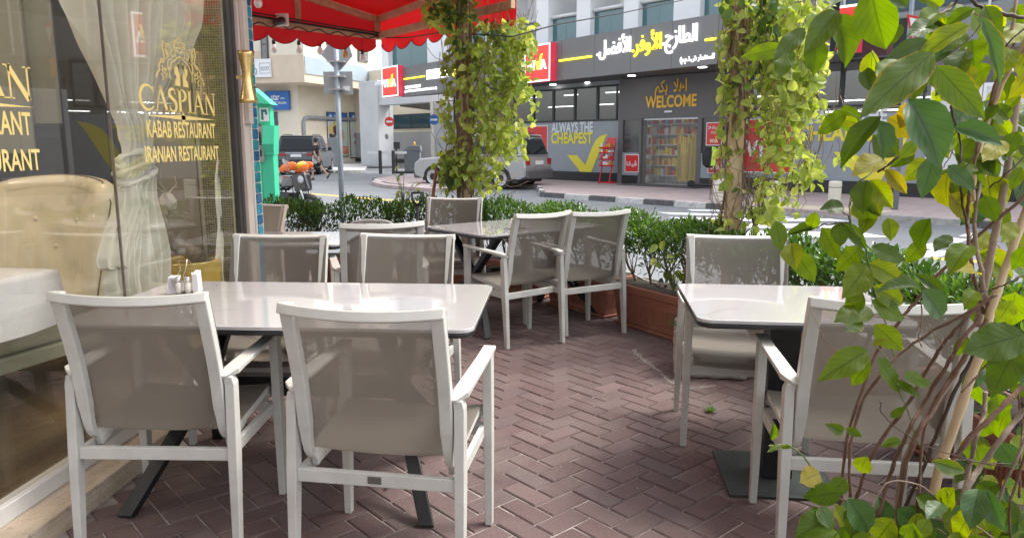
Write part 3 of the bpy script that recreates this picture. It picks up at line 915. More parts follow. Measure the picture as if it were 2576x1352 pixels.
for k in range(2):
    g = MB(); w2 = (x1 - x0) / 2; g.box(x0 + k * w2 + .05, x0 + (k + 1) * w2 - .05, yb_ - .065, yb_ - .051, z0_ + .05, z1_ - .05); g.build('pane', BLGLASS, wf_)
b = MB(); x0, z0_ = WC.hit(1006, 268, 2.0); x1, z1_ = WC.hit(1083, 247, 2.0)
b.add([(x0, 2, z0_), (x1, 2, z0_ - .35), (x1, 2, z1_), (x0, 2, z1_ - .05), (x0, 2.2, z0_), (x1, 2.2, z0_ - .35), (x1, 2.2, z1_), (x0, 2.2, z1_ - .05)], MB.BF); b.build('dark_beam', mat('dark_beam', (.05, .045, .04), .7), cp, fixn=True)
for q, m_ in (((978, 343), None),):
    x, z = WC.hit(983, 343, -.21); b = MB(); b.lathe([(.17, 0), (.17, .06), (.1, .09)], (0, 0, 0), 14, M=Matrix.Translation((x - .4, -.21, z)) @ Matrix.Rotation(pi / 2, 4, 'X')); b.build('round_vent', DGREY, cp)
# posts
PM = mat('post_black', (.03, .03, .032), .5)
for q in [(957, 465 - 18, 391), (990, 447, 391), (1112, 450, 390), (1127, 451, 390)]:
    d = 39 if q[0] < 1000 else 33
    p = D(q[0], 420, 38); plab = {957: 'leftmost black guard post, before the near car park pillar', 990: 'black guard post just left of the barrier boom end', 1112: 'black guard post left of the right hand car park pillar', 1127: 'black guard post by the car park pillar beside the silver car'}[q[0]]
    b = MB(); b.lathe([(.09, 0), (.09, 1.15), (.05, 1.18)], (0, 0, 0), 10)
    o = b.build('black_post', PM, None, loc=(p.x, p.y, ZR)); tag(o, plab, 'post', 'black guard posts at the car park entrance')
def street_sign(px, py, r, d, face, label, pole=False):
    p = D(px, py, d)
    t = thing('hanging_sign', label, 'sign', p, 0)
    R = Matrix.Rotation(pi / 2, 4, 'X')
    b = MB(); b.lathe([(r, 0), (r, .02)], (0, 0, 0), 20, M=R); b.build('disc', face, t)
    b = MB(); b.box(-r * .65, r * .65, -.03, -.021, -r * .18, r * .18); b.build('bar', WPRINT, t)
    b = MB(); b.tube([(0, 0, r), (0, 0, r + .65)], .015, 5); b.build('hanger', BLACK, t)
street_sign(980, 347 - 3, .2, 40, RED, 'small red round no entry sign hanging in the car park opening') if False else street_sign(979.5, 306 - 0, .26, 41, RED, 'small red round no entry sign hanging in the car park opening')
street_sign(1092, 301, .26, 38, mat('sign_blue', (.03, .14, .42), .4), 'small blue round sign hanging in the car park opening')
# barrier
p = D(1022, 430, 38.5); p.z = ZR
bt = thing('parking_barrier', 'dark grey parking barrier machine with a white boom lowered across the ramp', 'barrier', p, 0)
b = MB(); b.box(-.55, .85, -.3, .3, 0, .1); b.build('base', BLACK, bt)
b = MB(); b.box(-.05, .75, -.2, .2, .1, 1.15); b.hexa([(-.12, -.22, 1.15), (.82, -.22, 1.15), (.82, .22, 1.15), (-.12, .22, 1.15)], [(.2, -.2, 1.42), (.78, -.2, 1.42), (.78, .2, 1.42), (.2, .2, 1.42)]); b.build('cabinet', mat('barrier_grey', (.13, .14, .15), .5, vs=3), bt, bevel=.02)
b = MB(); b.box(-1.9, .1, -.3, -.25, 1.0, 1.13); b.build('boom', WHITE, bt)
b = MB(); b.tube([(-.5, 0, .1), (-.5, 0, 1.25)], .04, 8); b.box(-.62, -.3, -.06, .06, 1.25, 1.6); b.build('card_reader', BLACK, bt)
b = MB(); b.lathe([(.07, 0), (.07, .12), (.02, .2)], (.45, 0, 1.42), 10); b.build('beacon', mat('beacon_amber', (.6, .3, .05), .4), bt)
# small island thing: second barrier by the salon
p = D(889 - 18, 400, 47); p = D(863 - 0, 410, 46); p.z = 0
p = D(841, 408, 45.5); p.z = 0
bt = thing('parking_barrier', 'slim dark barrier machine with a red boom before the beauty salon posters', 'barrier', p, 0)
b = MB(); b.box(-.32, .32, -.2, .2, 0, 1.75); b.build('cabinet', mat('barrier_grey2', (.14, .15, .16), .5, vs=3), bt, bevel=.03)
b = MB(); b.box(-2.1, -.3, -.25, -.2, 1.3, 1.42); b.build('boom', mat('boom_red', (.5, .2, .18), .5), bt)
b = MB(); b.box(-.1, .1, -.08, .08, 1.75, 1.95); b.build('lamp', BLACK, bt)

# ================================================================== BEIGE BUILDING
K = D(757, 413, 50); KR = D(916, 400, 57); KL = D(560, 413, 51.5)
WL = Wall((KL.x, KL.y), (K.x, K.y)); WR = Wall((K.x, K.y), (KR.x, KR.y))
bb = thing('apartment_block', 'beige and cream apartment block with beauty salon on its ground floor', 'building')
zs = 1.38 + 142 * 50 / 1860
def slab(polyw, z0, z1, m, name):
    b = MB(); b.prism(polyw, z0, z1); return b.build(name, m, bb, fixn=True)
far = WR.w(30, 0, 0); farL = WL.w(-25, 0, 0)
dp = Vector((0, 14, 0))
slab([(farL.x, farL.y), (K.x, K.y), (far.x, far.y), (far.x, far.y + 14), (farL.x, farL.y + 14)], -.1, zs + .1, CREAM, 'ground_floor')
o1 = WL.w(-25, 0, -1.4); c1 = D(681, 200, 48.2); c2 = D(767, 200, 47.6); o2 = WR.w(30, 0, -1.4)
c2b = c2
zband0, zband1 = WR.hit(767, 189, -1.4)[1], WR.hit(767, 146, -1.4)[1]
pol = [(o1.x, o1.y), (c1.x, c1.y), (c2.x, c2.y), (o2.x, o2.y), (o2.x, o2.y + 12), (o1.x, o1.y + 12)]
slab(pol, zs, zband0, BEIGE, 'lower_bay')
slab(pol, zband0 + .001, 16, CREAM, 'upper_bay')
WR2 = Wall((c2.x, c2.y), (o2.x, o2.y)); WL2 = Wall((o1.x, o1.y), (c1.x, c1.y)); WM2 = Wall((c1.x, c1.y), (c2.x, c2.y))
b = MB(); b.box(.02, WR2.len, -.05, -.002, zband0 + .01, zband1); o = b.build('blue_band', BLUEGREY, bb, loc=WR2.w(0), rz=WR2.rz)
b = MB(); b.box(0.0, WM2.len, -.04, -.002, zs + .003, zband1 + .1); b.build('corner_face', BEIGE, bb, loc=WM2.w(0), rz=WM2.rz)
b = MB(); b.box(0.0, WL2.len - .01, -.03, -.001, zs + .003, zband1 + .4); b.build('corner_face', BEIGE, bb, loc=WL2.w(0), rz=WL2.rz)
def bwin(W, p0, p1, m=DKGLASS):
    x0, z1 = W.hit(*p0, -.05); x1, z0 = W.hit(*p1, -.05)
    b = MB(); b.box(x0, x1, -.10, -.045, z0, z1); f = b.build('window_frame', mat('bronze_frame', (.06, .055, .05), .5), bb, loc=W.w(0), rz=W.rz)
    zm = z0 + (z1 - z0) * .55
    g = MB(); g.box(x0 + .08, x1 - .08, -.12, -.101, z0 + .08, zm - .03); g.build('pane', m, f)
    g = MB(); g.box(x0 + .08, x1 - .08, -.12, -.101, zm + .03, z1 - .08); g.build('pane', m, f)
bwin(WL2, (655, 80), (677, 151)); bwin(WR2, (900, 121), (925, 158)); bwin(WL2, (605, 84), (628, 150)); bwin(WR2, (820, 60), (850, 118)); bwin(WR2, (985, 100), (1010, 150))
# billboard
BW = mat('board_white', (.72, .73, .74), .5, var=.03)
x0, z1_ = WL2.hit(618, 150, -.1); x1, z0_ = WL2.hit(684, 194, -.1)
t = WL2.thing('advert_board', 'white advert board with grey digits on the corner of the beige block', 'board', x0, z0_, -.1)
w_, h_ = x1 - x0, z1_ - z0_
b = MB(); b.box(0, w_, -.06, -.0, 0, h_); b.build('sheet', BW, t)
GT = mat('print_grey', (.22, .22, .25), .5)
put_text(t, '0000', w_ * -.06 + .02, h_ * .15, w_ * .5, h_ * .36, GT, -.062, .006, .02)
put_text(t, 'ROCKY', w_ * .60, h_ * .36, w_ * .34, h_ * .22, GT, -.062, .006, .01)
f = MB(); a0, a1, c0, c1_ = w_ * .55, w_ * .98, h_ * .2, h_ * .78
for q in ((a0, a1, c0, c0 + .03), (a0, a1, c1_ - .03, c1_), (a0, a0 + .03, c0, c1_), (a1 - .03, a1, c0, c1_)): f.box(q[0], q[1], -.066, -.061, q[2], q[3])
f.build('border', GT, t)
# salon signs
SB = mat('salon_blue', (.02, .13, .42), .4, var=.05)
SBW = mat('salon_blue_pale', (.10, .22, .55), .4, var=.05)
def salon(W, p0, p1, label, m, words):
    x0, z1 = W.hit(*p0, -.3); x1, z0 = W.hit(*p1, -.3)
    t = W.thing('salon_sign', label, 'sign', x0, z0, -.05)
    w, h = x1 - x0, z1 - z0
    b = MB(); b.box(0, w, -.25, 0, 0, h); b.build('case', m, t, bevel=.02)
    for s, a, c, e, f_ in words: put_text(t, s, w * a, h * c, w * e, h * f_, WPRINT, -.252, .01, .012)
    return t
salon(WL, (664, 229), (727, 276), 'blue star salon sign right of the green parking machine', SB, [('star', .28, .50, .36, .3), ('plus', .68, .54, .16, .12), ('BEAUTY SALON', .1, .3, .8, .13)])
salon(WL, (600, 233), (655, 277), 'pale blue salon sign left of the green parking machine', SBW, [('y Salon', .38, .22, .58, .34)])
b = MB(); x0, z1_ = WL.hit(628, 282); x1, z0_ = WL.hit(705, 404)
t = WL.thing('salon_poster', 'dark salon window poster with a dark haired face behind the orange box', 'poster', x0, z0_, -.02)
w_, h_ = x1 - x0, z1_ - z0_
b = MB(); b.box(0, w_, -.02, 0, 0, h_); b.build('sheet', mat('poster_dark', (.06, .07, .10), .4, vs=1), t)
def ell(cx, cz, rx, rz_, n=18, a0=0): return [(cx + rx * cos(2 * pi * k / n + a0), cz + rz_ * sin(2 * pi * k / n + a0)) for k in range(n)]
RX = Matrix(((1, 0, 0, 0), (0, 0, 1, 0), (0, -1, 0, 0), (0, 0, 0, 1)))
def flat(t, poly, y, m, name):
    b = MB(); b.prism([(p[0], -p[1]) for p in poly], 0, .004, M=Matrix.Translation((0, y, 0)) @ RX); return b.build(name, m, t, fixn=True)
SK = mat('print_skin', (.55, .33, .22), .5, vs=6); HR = mat('print_hair_dark', (.05, .02, .02), .5, vs=5)
flat(t, ell(w_ * .45, h_ * .5, w_ * .2, h_ * .28), -.026, HR, 'printed_hair'); flat(t, ell(w_ * .5, h_ * .46, w_ * .11, h_ * .2), -.031, SK, 'printed_face')
# big window posters
for i, (pa, pb, hair, lab, fcol, red) in enumerate([((820, 281), (876, 394), [(.55, .42, .16), (.10, .04, .03)], 'window poster of a woman with blonde and dark curls, left one', (.48, .55, .47), (.55, .15, .07)), ((877, 282), (934, 396), [(.14, .05, .28), (.03, .03, .12), (.4, .05, .2)], 'window poster of a woman with purple and blue hair, right one', (.50, .55, .50), (.60, .03, .06))]):
    x0, z1_ = WR.hit(*pa); x1, z0_ = WR.hit(*pb)
    t = WR.thing('salon_poster', lab, 'poster', x0, z0_, -.03)
    w_, h_ = x1 - x0, z1_ - z0_
    b = MB(); b.box(0, w_, -.02, 0, 0, h_); b.build('frame', BLACK, t)
    b = MB(); b.box(.06, w_ - .06, -.026, -.0201, .06, h_ * .8); b.build('sheet', mat('poster_bg%d' % i, fcol, .5, vs=2), t)
    b = MB(); b.box(.06, w_ - .06, -.026, -.0201, h_ * .8 + .001, h_ - .06); b.build('header', SB, t)
    star = [(w_ * .17 + (.22 if k % 2 == 0 else .09) * sin(k * pi / 5), h_ * .9 + (.22 if k % 2 == 0 else .09) * cos(k * pi / 5)) for k in range(10)]
    flat(t, star, -.03, WPRINT, 'star_logo')
    put_text(t, 'star', w_ * .34, h_ * .875, w_ * .34, h_ * .075, WPRINT, -.028, .004, .01)
    put_text(t, 'BEAUTY SALON', w_ * .34, h_ * .83, w_ * .6, h_ * .028, WPRINT, -.028, .004, .01)
    flat(t, [(w_ * .58 + p[0] * w_, h_ * .45 + p[1] * h_) for p in [(-.1, -.16), (.12, -.14), (.17, -.05), (.26, -.02), (.2, .02), (.24, .07), (.18, .16), (.02, .22), (-.14, .1)]], -.031, SK, 'printed_face')
    for k in range(16):
        cx = w_ * (U(.12, .55) + (.1 if k < 5 else 0)); cz = h_ * U(.28, .76)
        if i == 0 and k % 2 == 0: cx = w_ * U(.12, .45); cz = h_ * U(.58, .76)
        flat(t, ell(cx, cz, w_ * U(.05, .13), h_ * U(.03, .08), 12), -.035 - .0006 * k, mat('hair%d%d' % (i, k % len(hair)), hair[k % len(hair)], .5, var=.4, vs=8), 'printed_curl')
    b = MB(); b.box(w_ * .42, w_ * .95, -.05, -.046, h_ * .07, h_ * .24); b.build('caption_block', mat('capt%d' % i, red, .5), t)
    for k in range(3):
        b = MB(); b.box(w_ * .46, w_ * (.9 - .06 * k), -.053, -.0501, h_ * (.19 - .045 * k), h_ * (.20 - .045 * k)); b.build('caption_line', WPRINT, t)
# drain pipe
x0, z0_ = WR.hit(763, 376); _, z1_ = WR.hit(763, 308)
b = MB(); b.tube([(.35, -.1, .0 + .6), (.35, -.1, z1_), (.5, -.1, z1_ + .25), (.8, -.1, z1_ + .35), (22, -.1, z1_ + .35)], .13, 8); b.build('drain_pipe', mat('pipe_grey', (.25, .26, .28), .5), bb, smooth=True, loc=WR.w(0), rz=WR.rz)
# long dark masses well beyond to close the street
b = MB(); b.box(-80, -26, 60, 75, 0, 18); bo = b.build('far_building', mat('far_build', (.5, .46, .4), .85, vs=.4), None); tag(bo, 'plain pale block closing the street on the far left', 'building')
# ================================================================== TERRACE FLOOR, HERRINGBONE BRICKS
def brick_mat(name, island):
    m, nt, P, out = nodes(name)
    if island:
        g = nt.nodes.new('ShaderNodeNewGeometry'); rr = g.outputs['Random Per Island']
    else:
        g = nt.nodes.new('ShaderNodeObjectInfo'); rr = g.outputs['Random']
    geo = nt.nodes.new('ShaderNodeNewGeometry')
    c = ramp(nt, rr, [(0, (.080, .048, .047)), (.4, (.102, .063, .060)), (.75, (.096, .068, .067)), (1, (.130, .084, .079))])
    n1 = noise(nt, 120, 3, .7, vec=geo.outputs['Position'])
    c = mix_rgb(nt, ramp(nt, n1, [(.45, 0.0), (.75, .5)]), c, (.17, .13, .122))
    n2 = noise(nt, 2.2, 8, .65, vec=geo.outputs['Position'])
    c = mix_rgb(nt, ramp(nt, n2, [(.48, 0.0), (.72, .55)]), c, (.17, .14, .125))
    n3 = noise(nt, 1.1, 7, .7, vec=geo.outputs['Position'])
    c = mix_rgb(nt, ramp(nt, n3, [(.3, .6), (.45, 0.0)]), c, (.045, .033, .031))
    n4 = noise(nt, 14, 8, .75, vec=geo.outputs['Position'])
    c = mix_rgb(nt, ramp(nt, n4, [(.62, 0.0), (.72, .5)]), c, (.24, .21, .19))
    nt.links.new(c, P.inputs['Base Color'])
    nt.links.new(ramp(nt, n2, [(.3, .72), (.7, .92)]), P.inputs['Roughness'])
    P.inputs['Specular IOR Level'].default_value = .4
    nt.links.new(bump(nt, math_n(nt, 'ADD', n1, math_n(nt, 'MULTIPLY', n4, 1.5)), .35, .004), P.inputs['Normal'])
    return m
BRK, BRKI = brick_mat('clay_brick', False), brick_mat('clay_brick_many', True)
m, nt, P, out = nodes('joint_sand')
n1 = noise(nt, 5, 8, .7); n2 = noise(nt, 150, 3, .6)
c = mix_rgb(nt, ramp(nt, n1, [(.35, 0.0), (.62, 1.0)]), (.10, .085, .078), (.38, .34, .315))
nt.links.new(c, P.inputs['Base Color']); P.inputs['Roughness'].default_value = .95
nt.links.new(bump(nt, n2, .6, .005), P.inputs['Normal'])
SAND = m
TER = [(-2.6, -1.5), (2.05, -1.5), (2.08, 2), (1.86, 4.2), (1.28, 5.2), (.68, 6.1), (-.12, 7.0), (-1.2, 7.5), (-2.6, 7.28), (-5, 7.0), (-5, 4.7), (-2.6, 4.7)]
floor = sheet('terrace_floor', TER, -.007, SAND, t=.15)
def inside(x, y, poly):
    r = False; n = len(poly)
    for i in range(n):
        x1, y1 = poly[i]; x2, y2 = poly[(i + 1) % n]
        if (y1 > y) != (y2 > y) and x < (x2 - x1) * (y - y1) / (y2 - y1) + x1: r = not r
    return r
def project(p):
    fr = -sin(YAW) * p[0] + cos(YAW) * p[1]; rt = cos(YAW) * p[0] + sin(YAW) * p[1]; z = p[2] - CH
    zf = fr * cos(PITCH) - z * sin(PITCH); up = fr * sin(PITCH) + z * cos(PITCH)
    if zf < .1: return None
    return PCX + FPX * rt / zf, PCY - FPX * up / zf
def brick_mb(b, cx, cy, ang, L, W, dz, M=None, tx=0, ty=0):
    g = .0032; ch = .005
    l, w = L / 2 - g, W / 2 - g
    ca, sa = cos(ang), sin(ang)
    def T(x, y, z): return (cx + x * ca - y * sa, cy + x * sa + y * ca, z + dz + x * tx + y * ty)
    vs = [T(-l, -w, -.012), T(l, -w, -.012), T(l, w, -.012), T(-l, w, -.012), T(-l, -w, -.005), T(l, -w, -.005), T(l, w, -.005), T(-l, w, -.005),
          T(-l + ch, -w + ch, 0), T(l - ch, -w + ch, 0), T(l - ch, w - ch, 0), T(-l + ch, w - ch, 0)]
    fs = [(0, 1, 5, 4), (1, 2, 6, 5), (2, 3, 7, 6), (3, 0, 4, 7), (4, 5, 9, 8), (5, 6, 10, 9), (6, 7, 11, 10), (7, 4, 8, 11), (8, 9, 10, 11)]
    b.add(vs, fs)
_b = MB(); brick_mb(_b, 0, 0, 0, .2, .1, 0); brick_me = _b.mesh('brick', BRK)
uu = .1; A0 = radians(45); bricks = []
for c_ in range(-95, 95):
    for r_ in range(-95, 95):
        k = (c_ - r_) % 4
        if k == 0: cx, cy, an = (c_ + 1) * uu, (r_ + .5) * uu, 0
        elif k == 2: cx, cy, an = (c_ + .5) * uu, r_ * uu, pi / 2
        else: continue
        x = cx * cos(A0) - cy * sin(A0); y = cx * sin(A0) + cy * cos(A0) + 2.6
        if -1.72 < x < 2.1 and -.3 < y < 7.6 or (y > 4.72 and -4.5 < x <= -1.72 and y < 7.3):
            if inside(x, y, TER): bricks.append((x, y, an + A0))
vis = []
for i, (x, y, a) in enumerate(bricks):
    q = project((x, y, 0))
    if q and -60 < q[0] < 2636 and q[1] < 1400: vis.append((hypot(x, y), i))
vis.sort()
near_set = set(i for _, i in vis[:300])
many = MB()
for i, (x, y, a) in enumerate(bricks):
    dz, tx, ty = U(-.0022, .0016), U(-.006, .006), U(-.012, .012)
    if i in near_set:
        o = bpy.data.objects.new('brick', brick_me); o.location = (x, y, dz); o.rotation_euler = (ty, -tx, a + U(-.006, .006)); link(o, floor)
    else: brick_mb(many, x, y, a + U(-.006, .006), .2, .1, dz, tx=tx, ty=ty)
many.build('bricks', BRKI, floor)['kind'] = 'stuff'

# ================================================================== RESTAURANT FRONT
XF = -1.92
FW = Wall((XF, 0), (XF, 6))          # x runs away from us along the glass, y goes indoors
YEND = FW.hit(603, 300)[0]
rb = thing('restaurant_building', 'restaurant building with a tall lettered glass front and a strip of teal tiles', 'building')
FR = mat('frame_white', (.68, .67, .64), .4, var=.05, vs=10, dirt=.2)
FRD = mat('frame_dark', (.045, .042, .038), .35, var=.2, vs=10)
JAMB = mat('jamb_cream', (.52, .44, .38), .5, var=.05)
def travertine():
    m, nt, P, out = nodes('travertine')
    t = nt.nodes.new('ShaderNodeTexCoord'); mp = nt.nodes.new('ShaderNodeMapping'); mp.inputs['Scale'].default_value = (6, 2, 14)
    nt.links.new(t.outputs['Object'], mp.inputs[0])
    n1 = noise(nt, 2, 8, .7, vec=mp.outputs[0]); n2 = noise(nt, 45, 6, .75)
    c = mix_rgb(nt, ramp(nt, n1, [(.3, 0.0), (.7, 1.0)]), (.42, .33, .23), (.60, .52, .40))
    c = mix_rgb(nt, ramp(nt, n2, [(.3, .75), (.44, 0.0)]), c, (.14, .085, .05))
    nt.links.new(c, P.inputs['Base Color']); P.inputs['Roughness'].default_value = .7
    nt.links.new(bump(nt, n2, .7, .006), P.inputs['Normal'])
    return m
TRAV = travertine()
yy0 = -2.0; segs = [-2, -.8, .4, 1.55, 2.75, 3.95, YEND + .12]
for a, c in zip(segs[:-1], segs[1:]):
    b = MB(); b.box(XF - .03, -1.765, a + .001, c - .001, -.02, .08); b.build('step_stone', TRAV, rb, bevel=.006)
b = MB(); b.box(XF - .03, XF + .03, yy0, YEND - .08, .081, .145); b.build('bottom_rail', FR, rb, bevel=.004)
YG = FW.hit(582, 300)[0]
b = MB(); b.box(XF - .03, XF + .02, YG, YG + .035, .081, 3.0); b.box(XF - .03, XF + .008, YG + .0351, YEND - .085, .081, 3.0); b.box(XF - .03, XF + .025, YEND - .084, YEND - .05, .081, 3.0); b.build('mullion', FRD, rb, bevel=.004)
b = MB(); b.box(XF - .04, XF + .045, YEND - .048, YEND + .03, .9 if False else .081, 3.0); b.build('door_jamb', JAMB, rb, bevel=.004)
b = MB(); b.box(XF + .046, XF + .075, YEND - .03, YEND + .03, 1.5, 3.0); b.build('jamb_strip', JAMB, rb, bevel=.004)
GLASS = glassy('shopfront_glass', tint=(.97, .97, .95), trans=.985, body=(.4, .4, .35), rough=.003, ior=1.62)
jy = FW.hit(284, 400)[0]
pane_objs = []
for a, c in ((yy0, .9), (.908, jy - .004), (jy + .004, YG)):
    b = MB(); b.box(XF - .005, XF + .005, a, c, .146, 3.0); pane_objs.append(b.build('glass_pane', GLASS, rb))
b = MB(); b.box(XF - .0052, XF + .0052, jy - .0038, jy + .0038, .146, 3.0); b.build('glazing_joint', mat('silicone', (.14, .11, .09), .4, var=.1), rb)
BW_ = mat('restaurant_wall', (.42, .38, .32), .8, vs=1)
b = MB(); b.box(XF - .3, XF + .04, yy0, YEND + .12, 3.0, 9.0); b.build('upper_wall', BW_, rb)
b = MB(); b.box(-9, XF - .301, YEND + .02, YEND + .12, 0, 9.0); b.build('side_wall', BW_, rb)
b = MB(); b.box(-9, XF - .31, -4, YEND, 3.05, 3.15); b.build('ceiling', mat('cafe_ceiling', (.30, .27, .23), .8), rb)
b = MB(); b.box(-9, XF + .04, -4.1, -4, 0, 9.0); b.build('side_wall', BW_, rb)
# floor inside
m, nt, P, out = nodes('brown_marble')
t_ = nt.nodes.new('ShaderNodeTexCoord'); mp = nt.nodes.new('ShaderNodeMapping'); mp.inputs['Scale'].default_value = (1, .35, 1); mp.inputs['Rotation'].default_value[2] = .5
nt.links.new(t_.outputs['Object'], mp.inputs[0])
n1 = noise(nt, 3.5, 9, .65, vec=mp.outputs[0])
c = mix_rgb(nt, ramp(nt, n1, [(.3, 0.0), (.55, .6), (.7, 1.0)]), (.11, .07, .04), (.30, .22, .125))
nt.links.new(c, P.inputs['Base Color']); P.inputs['Roughness'].default_value = .18
CAFEF = m
b = MB(); b.box(-9, XF - .031, -4, YEND, -.02, .075); b.build('cafe_floor', CAFEF, rb)
# rear wall of the room and dark panelled end
CW = mat('cafe_wall', (.21, .21, .17), .6, vs=.7)
CWD = mat('cafe_dark_wood', (.02, .015, .012), .45, var=.35, vs=5)
b = MB(); b.box(-6.3, -6.2, -4, YEND, .08, 3.05); b.build('inner_wall', CW, rb)
ex0 = -2.52
b = MB(); b.box(-6.2, ex0, YEND - .08, YEND - .02, 1.5, 3.05); b.build('inner_wall', CW, rb)
for i in range(9):
    x1_ = ex0 - i * .4; x0_ = x1_ - .39
    b = MB(); b.box(x0_, x1_, YEND - .10, YEND - .04, .08, 1.49); b.build('wood_panel', CWD, rb, bevel=.004)
b = MB(); b.box(-4.3, -3.15, YEND - .12, YEND - .081, 1.32, 2.3); b.build('wall_panel', mat('cafe_panel', (.26, .26, .22), .5, vs=.7), rb, bevel=.01)
b = MB(); b.box(-2.95, ex0, YEND - .13, YEND - .101, .9, 3.0); b.build('dark_recess', mat('recess', (.02, .016, .014), .5), rb)
# mosaic inside: faces us, on the pier behind the glass
mo = thing('mosaic_pier', 'pier of small olive and blue glass mosaic tiles just behind the shop glass', 'mosaic pier', (0, 0, 0))
def yplane(px, py, Y):
    r, f = ray(px, py); t = Y / r.y; return r.x * t, CH + r.z * t
YM = YG - .03
mx0 = yplane(497, 300, YM)[0]; mx1 = XF - .012
zt, zb_ = 3.0, .4
b = MB(); b.box(mx0 - .01, mx1, YM + .006, YM + .09, .08, 3.04); b.build('grout', mat('mosaic_grout', (.42, .38, .25), .7, var=.1, vs=30), mo)
def mosaic_mat(island):
    m, nt, P, out = nodes('mosaic_glass_%d' % island)
    g = nt.nodes.new('ShaderNodeNewGeometry' if island else 'ShaderNodeObjectInfo'); rr = g.outputs['Random Per Island' if island else 'Random']
    c = ramp(nt, rr, [(0, (.05, .045, .02)), (.15, (.16, .14, .05)), (.3, (.03, .05, .07)), (.45, (.22, .20, .09)), (.58, (.06, .09, .11)), (.7, (.13, .05, .03)), (.8, (.10, .11, .04)), (.9, (.30, .27, .13))])
    c.node.color_ramp.interpolation = 'CONSTANT'
    c = mix_rgb(nt, noise(nt, 60, 3), c, (.22, .2, .1))
    nt.links.new(c, P.inputs['Base Color']); P.inputs['Roughness'].default_value = .15
    return m
MM0, MM1 = mosaic_mat(0), mosaic_mat(1)
ncol = 12; tw = (mx1 - mx0) / ncol
def tile_mb(b, x, y, z, w, h, t=.006, e=.0035):
    b.add([(x, y, z), (x + w, y, z), (x + w, y, z + h), (x, y, z + h), (x + e, y - t, z + e), (x + w - e, y - t, z + e), (x + w - e, y - t, z + h - e), (x + e, y - t, z + h - e)],
          [(0, 1, 5, 4), (1, 2, 6, 5), (2, 3, 7, 6), (3, 0, 4, 7), (4, 5, 6, 7)])
_b = MB(); tile_mb(_b, 0, 0, 0, tw - .004, tw - .004); tme = _b.mesh('mosaic_tile', MM0)
mt = MB(); nrow = int((3.0 - .4) / tw); cnt = 0
for j in range(nrow):
    z = 2.98 - (j + 1) * tw
    for i in range(ncol):
        x = mx0 + i * tw + .002
        q = project((x, YM, z))
        if cnt < 300 and q[1] > -8 and i > 0:
            o = bpy.data.objects.new('mosaic_tile', tme); o.location = (x, YM + .0055, z); link(o, mo); cnt += 1
        else: tile_mb(mt, x, YM + .0055, z, tw - .004, tw - .004)
mt.build('mosaic_tiles', MM1, mo)['kind'] = 'stuff'
# teal tiled pier at the outer end
tp = thing('tiled_pier', 'narrow pier clad in a single strip of teal and blue glazed tiles', 'tiled pier', (XF, 0, 0))
ty0, ty1 = YEND + .032, YEND + .115
b = MB(); b.box(-.42, .055, ty0, YEND + .14, 0, 3.1); b.build('pier', mat('tile_grout_white', (.62, .62, .55), .7, var=.08, vs=20), tp)
tcs = [(.015, .20, .24), (.02, .27, .28), (.02, .12, .26), (.05, .36, .33), (.015, .09, .20), (.03, .24, .36)]
def tile_mat(i, c):
    m, nt, P, out = nodes('glazed_tile_%d' % i)
    nz = noise(nt, 30, 5, .7)
    cc = mix_rgb(nt, ramp(nt, nz, [(.3, 0.0), (.7, 1.0)]), tuple(x * .55 for x in c), tuple(min(1, x * 1.5) for x in c))
    nt.links.new(cc, P.inputs['Base Color']); P.inputs['Roughness'].default_value = .12; P.inputs['Coat Weight'].default_value = .5
    return m
TM = [tile_mat(i, c) for i, c in enumerate(tcs)]
hh = .066
for j in range(46):
    z = .02 + j * hh
    b = MB(); b.box(.0555, .064, ty0 + .012, ty1 - .0, z + .003, z + hh - .003); b.build('glazed_tile', TM[rnd.randrange(6)], tp, bevel=.002, seg=1)
# brass wall light
zz = FW.hit(618, 196, -.1)[1]
yy = FW.hit(618, 196, -.12)[0]
wl = thing('wall_light', 'hourglass shaped brushed brass wall light on the teal tiled pier', 'wall light', (XF + .13, yy, zz))
n_ = 14; prof = []
for k in range(n_ + 1):
    u = k / n_; prof.append((.027 + .024 * abs(2 * u - 1.0) ** 1.5 * (1.12 if u < .5 else .9), -.145 + .29 * u))
b = MB(); b.lathe(prof, (0, 0, 0), 20); b.build('shade', BRASS, wl, smooth=True)
b = MB(); b.box(-.064, -.02, -.006, .006, -.01, .01); b.build('bracket', BRASS, wl)
# crumpled silver ornament on the pier
p = D(634, 305, 4.95)
orn = MB()
for k in range(70):
    a = U(0, 6.28); rr = U(.01, .05); z = U(-.07, .06)
    c0 = Vector((rr * cos(a) * (1 - abs(z) * 6), rr * sin(a), z)); d1 = Vector((U(-1, 1), U(-1, 1), U(-1, 1))) * .022; d2 = Vector((U(-1, 1), U(-1, 1), U(-1, 1))) * .022
    orn.add([c0, c0 + d1, c0 + d1 + d2, c0 + d2], [(0, 1, 2, 3)])
orn.tube([(-.06, 0, .02), (0, 0, .02)], .006, 5)
o = orn.build('silver_ornament', mat('silver', (.7, .7, .7), .2, metal=1, var=.1), None, loc=p); tag(o, 'crumpled silver ornament fixed to the far edge of the tiled pier', 'ornament')

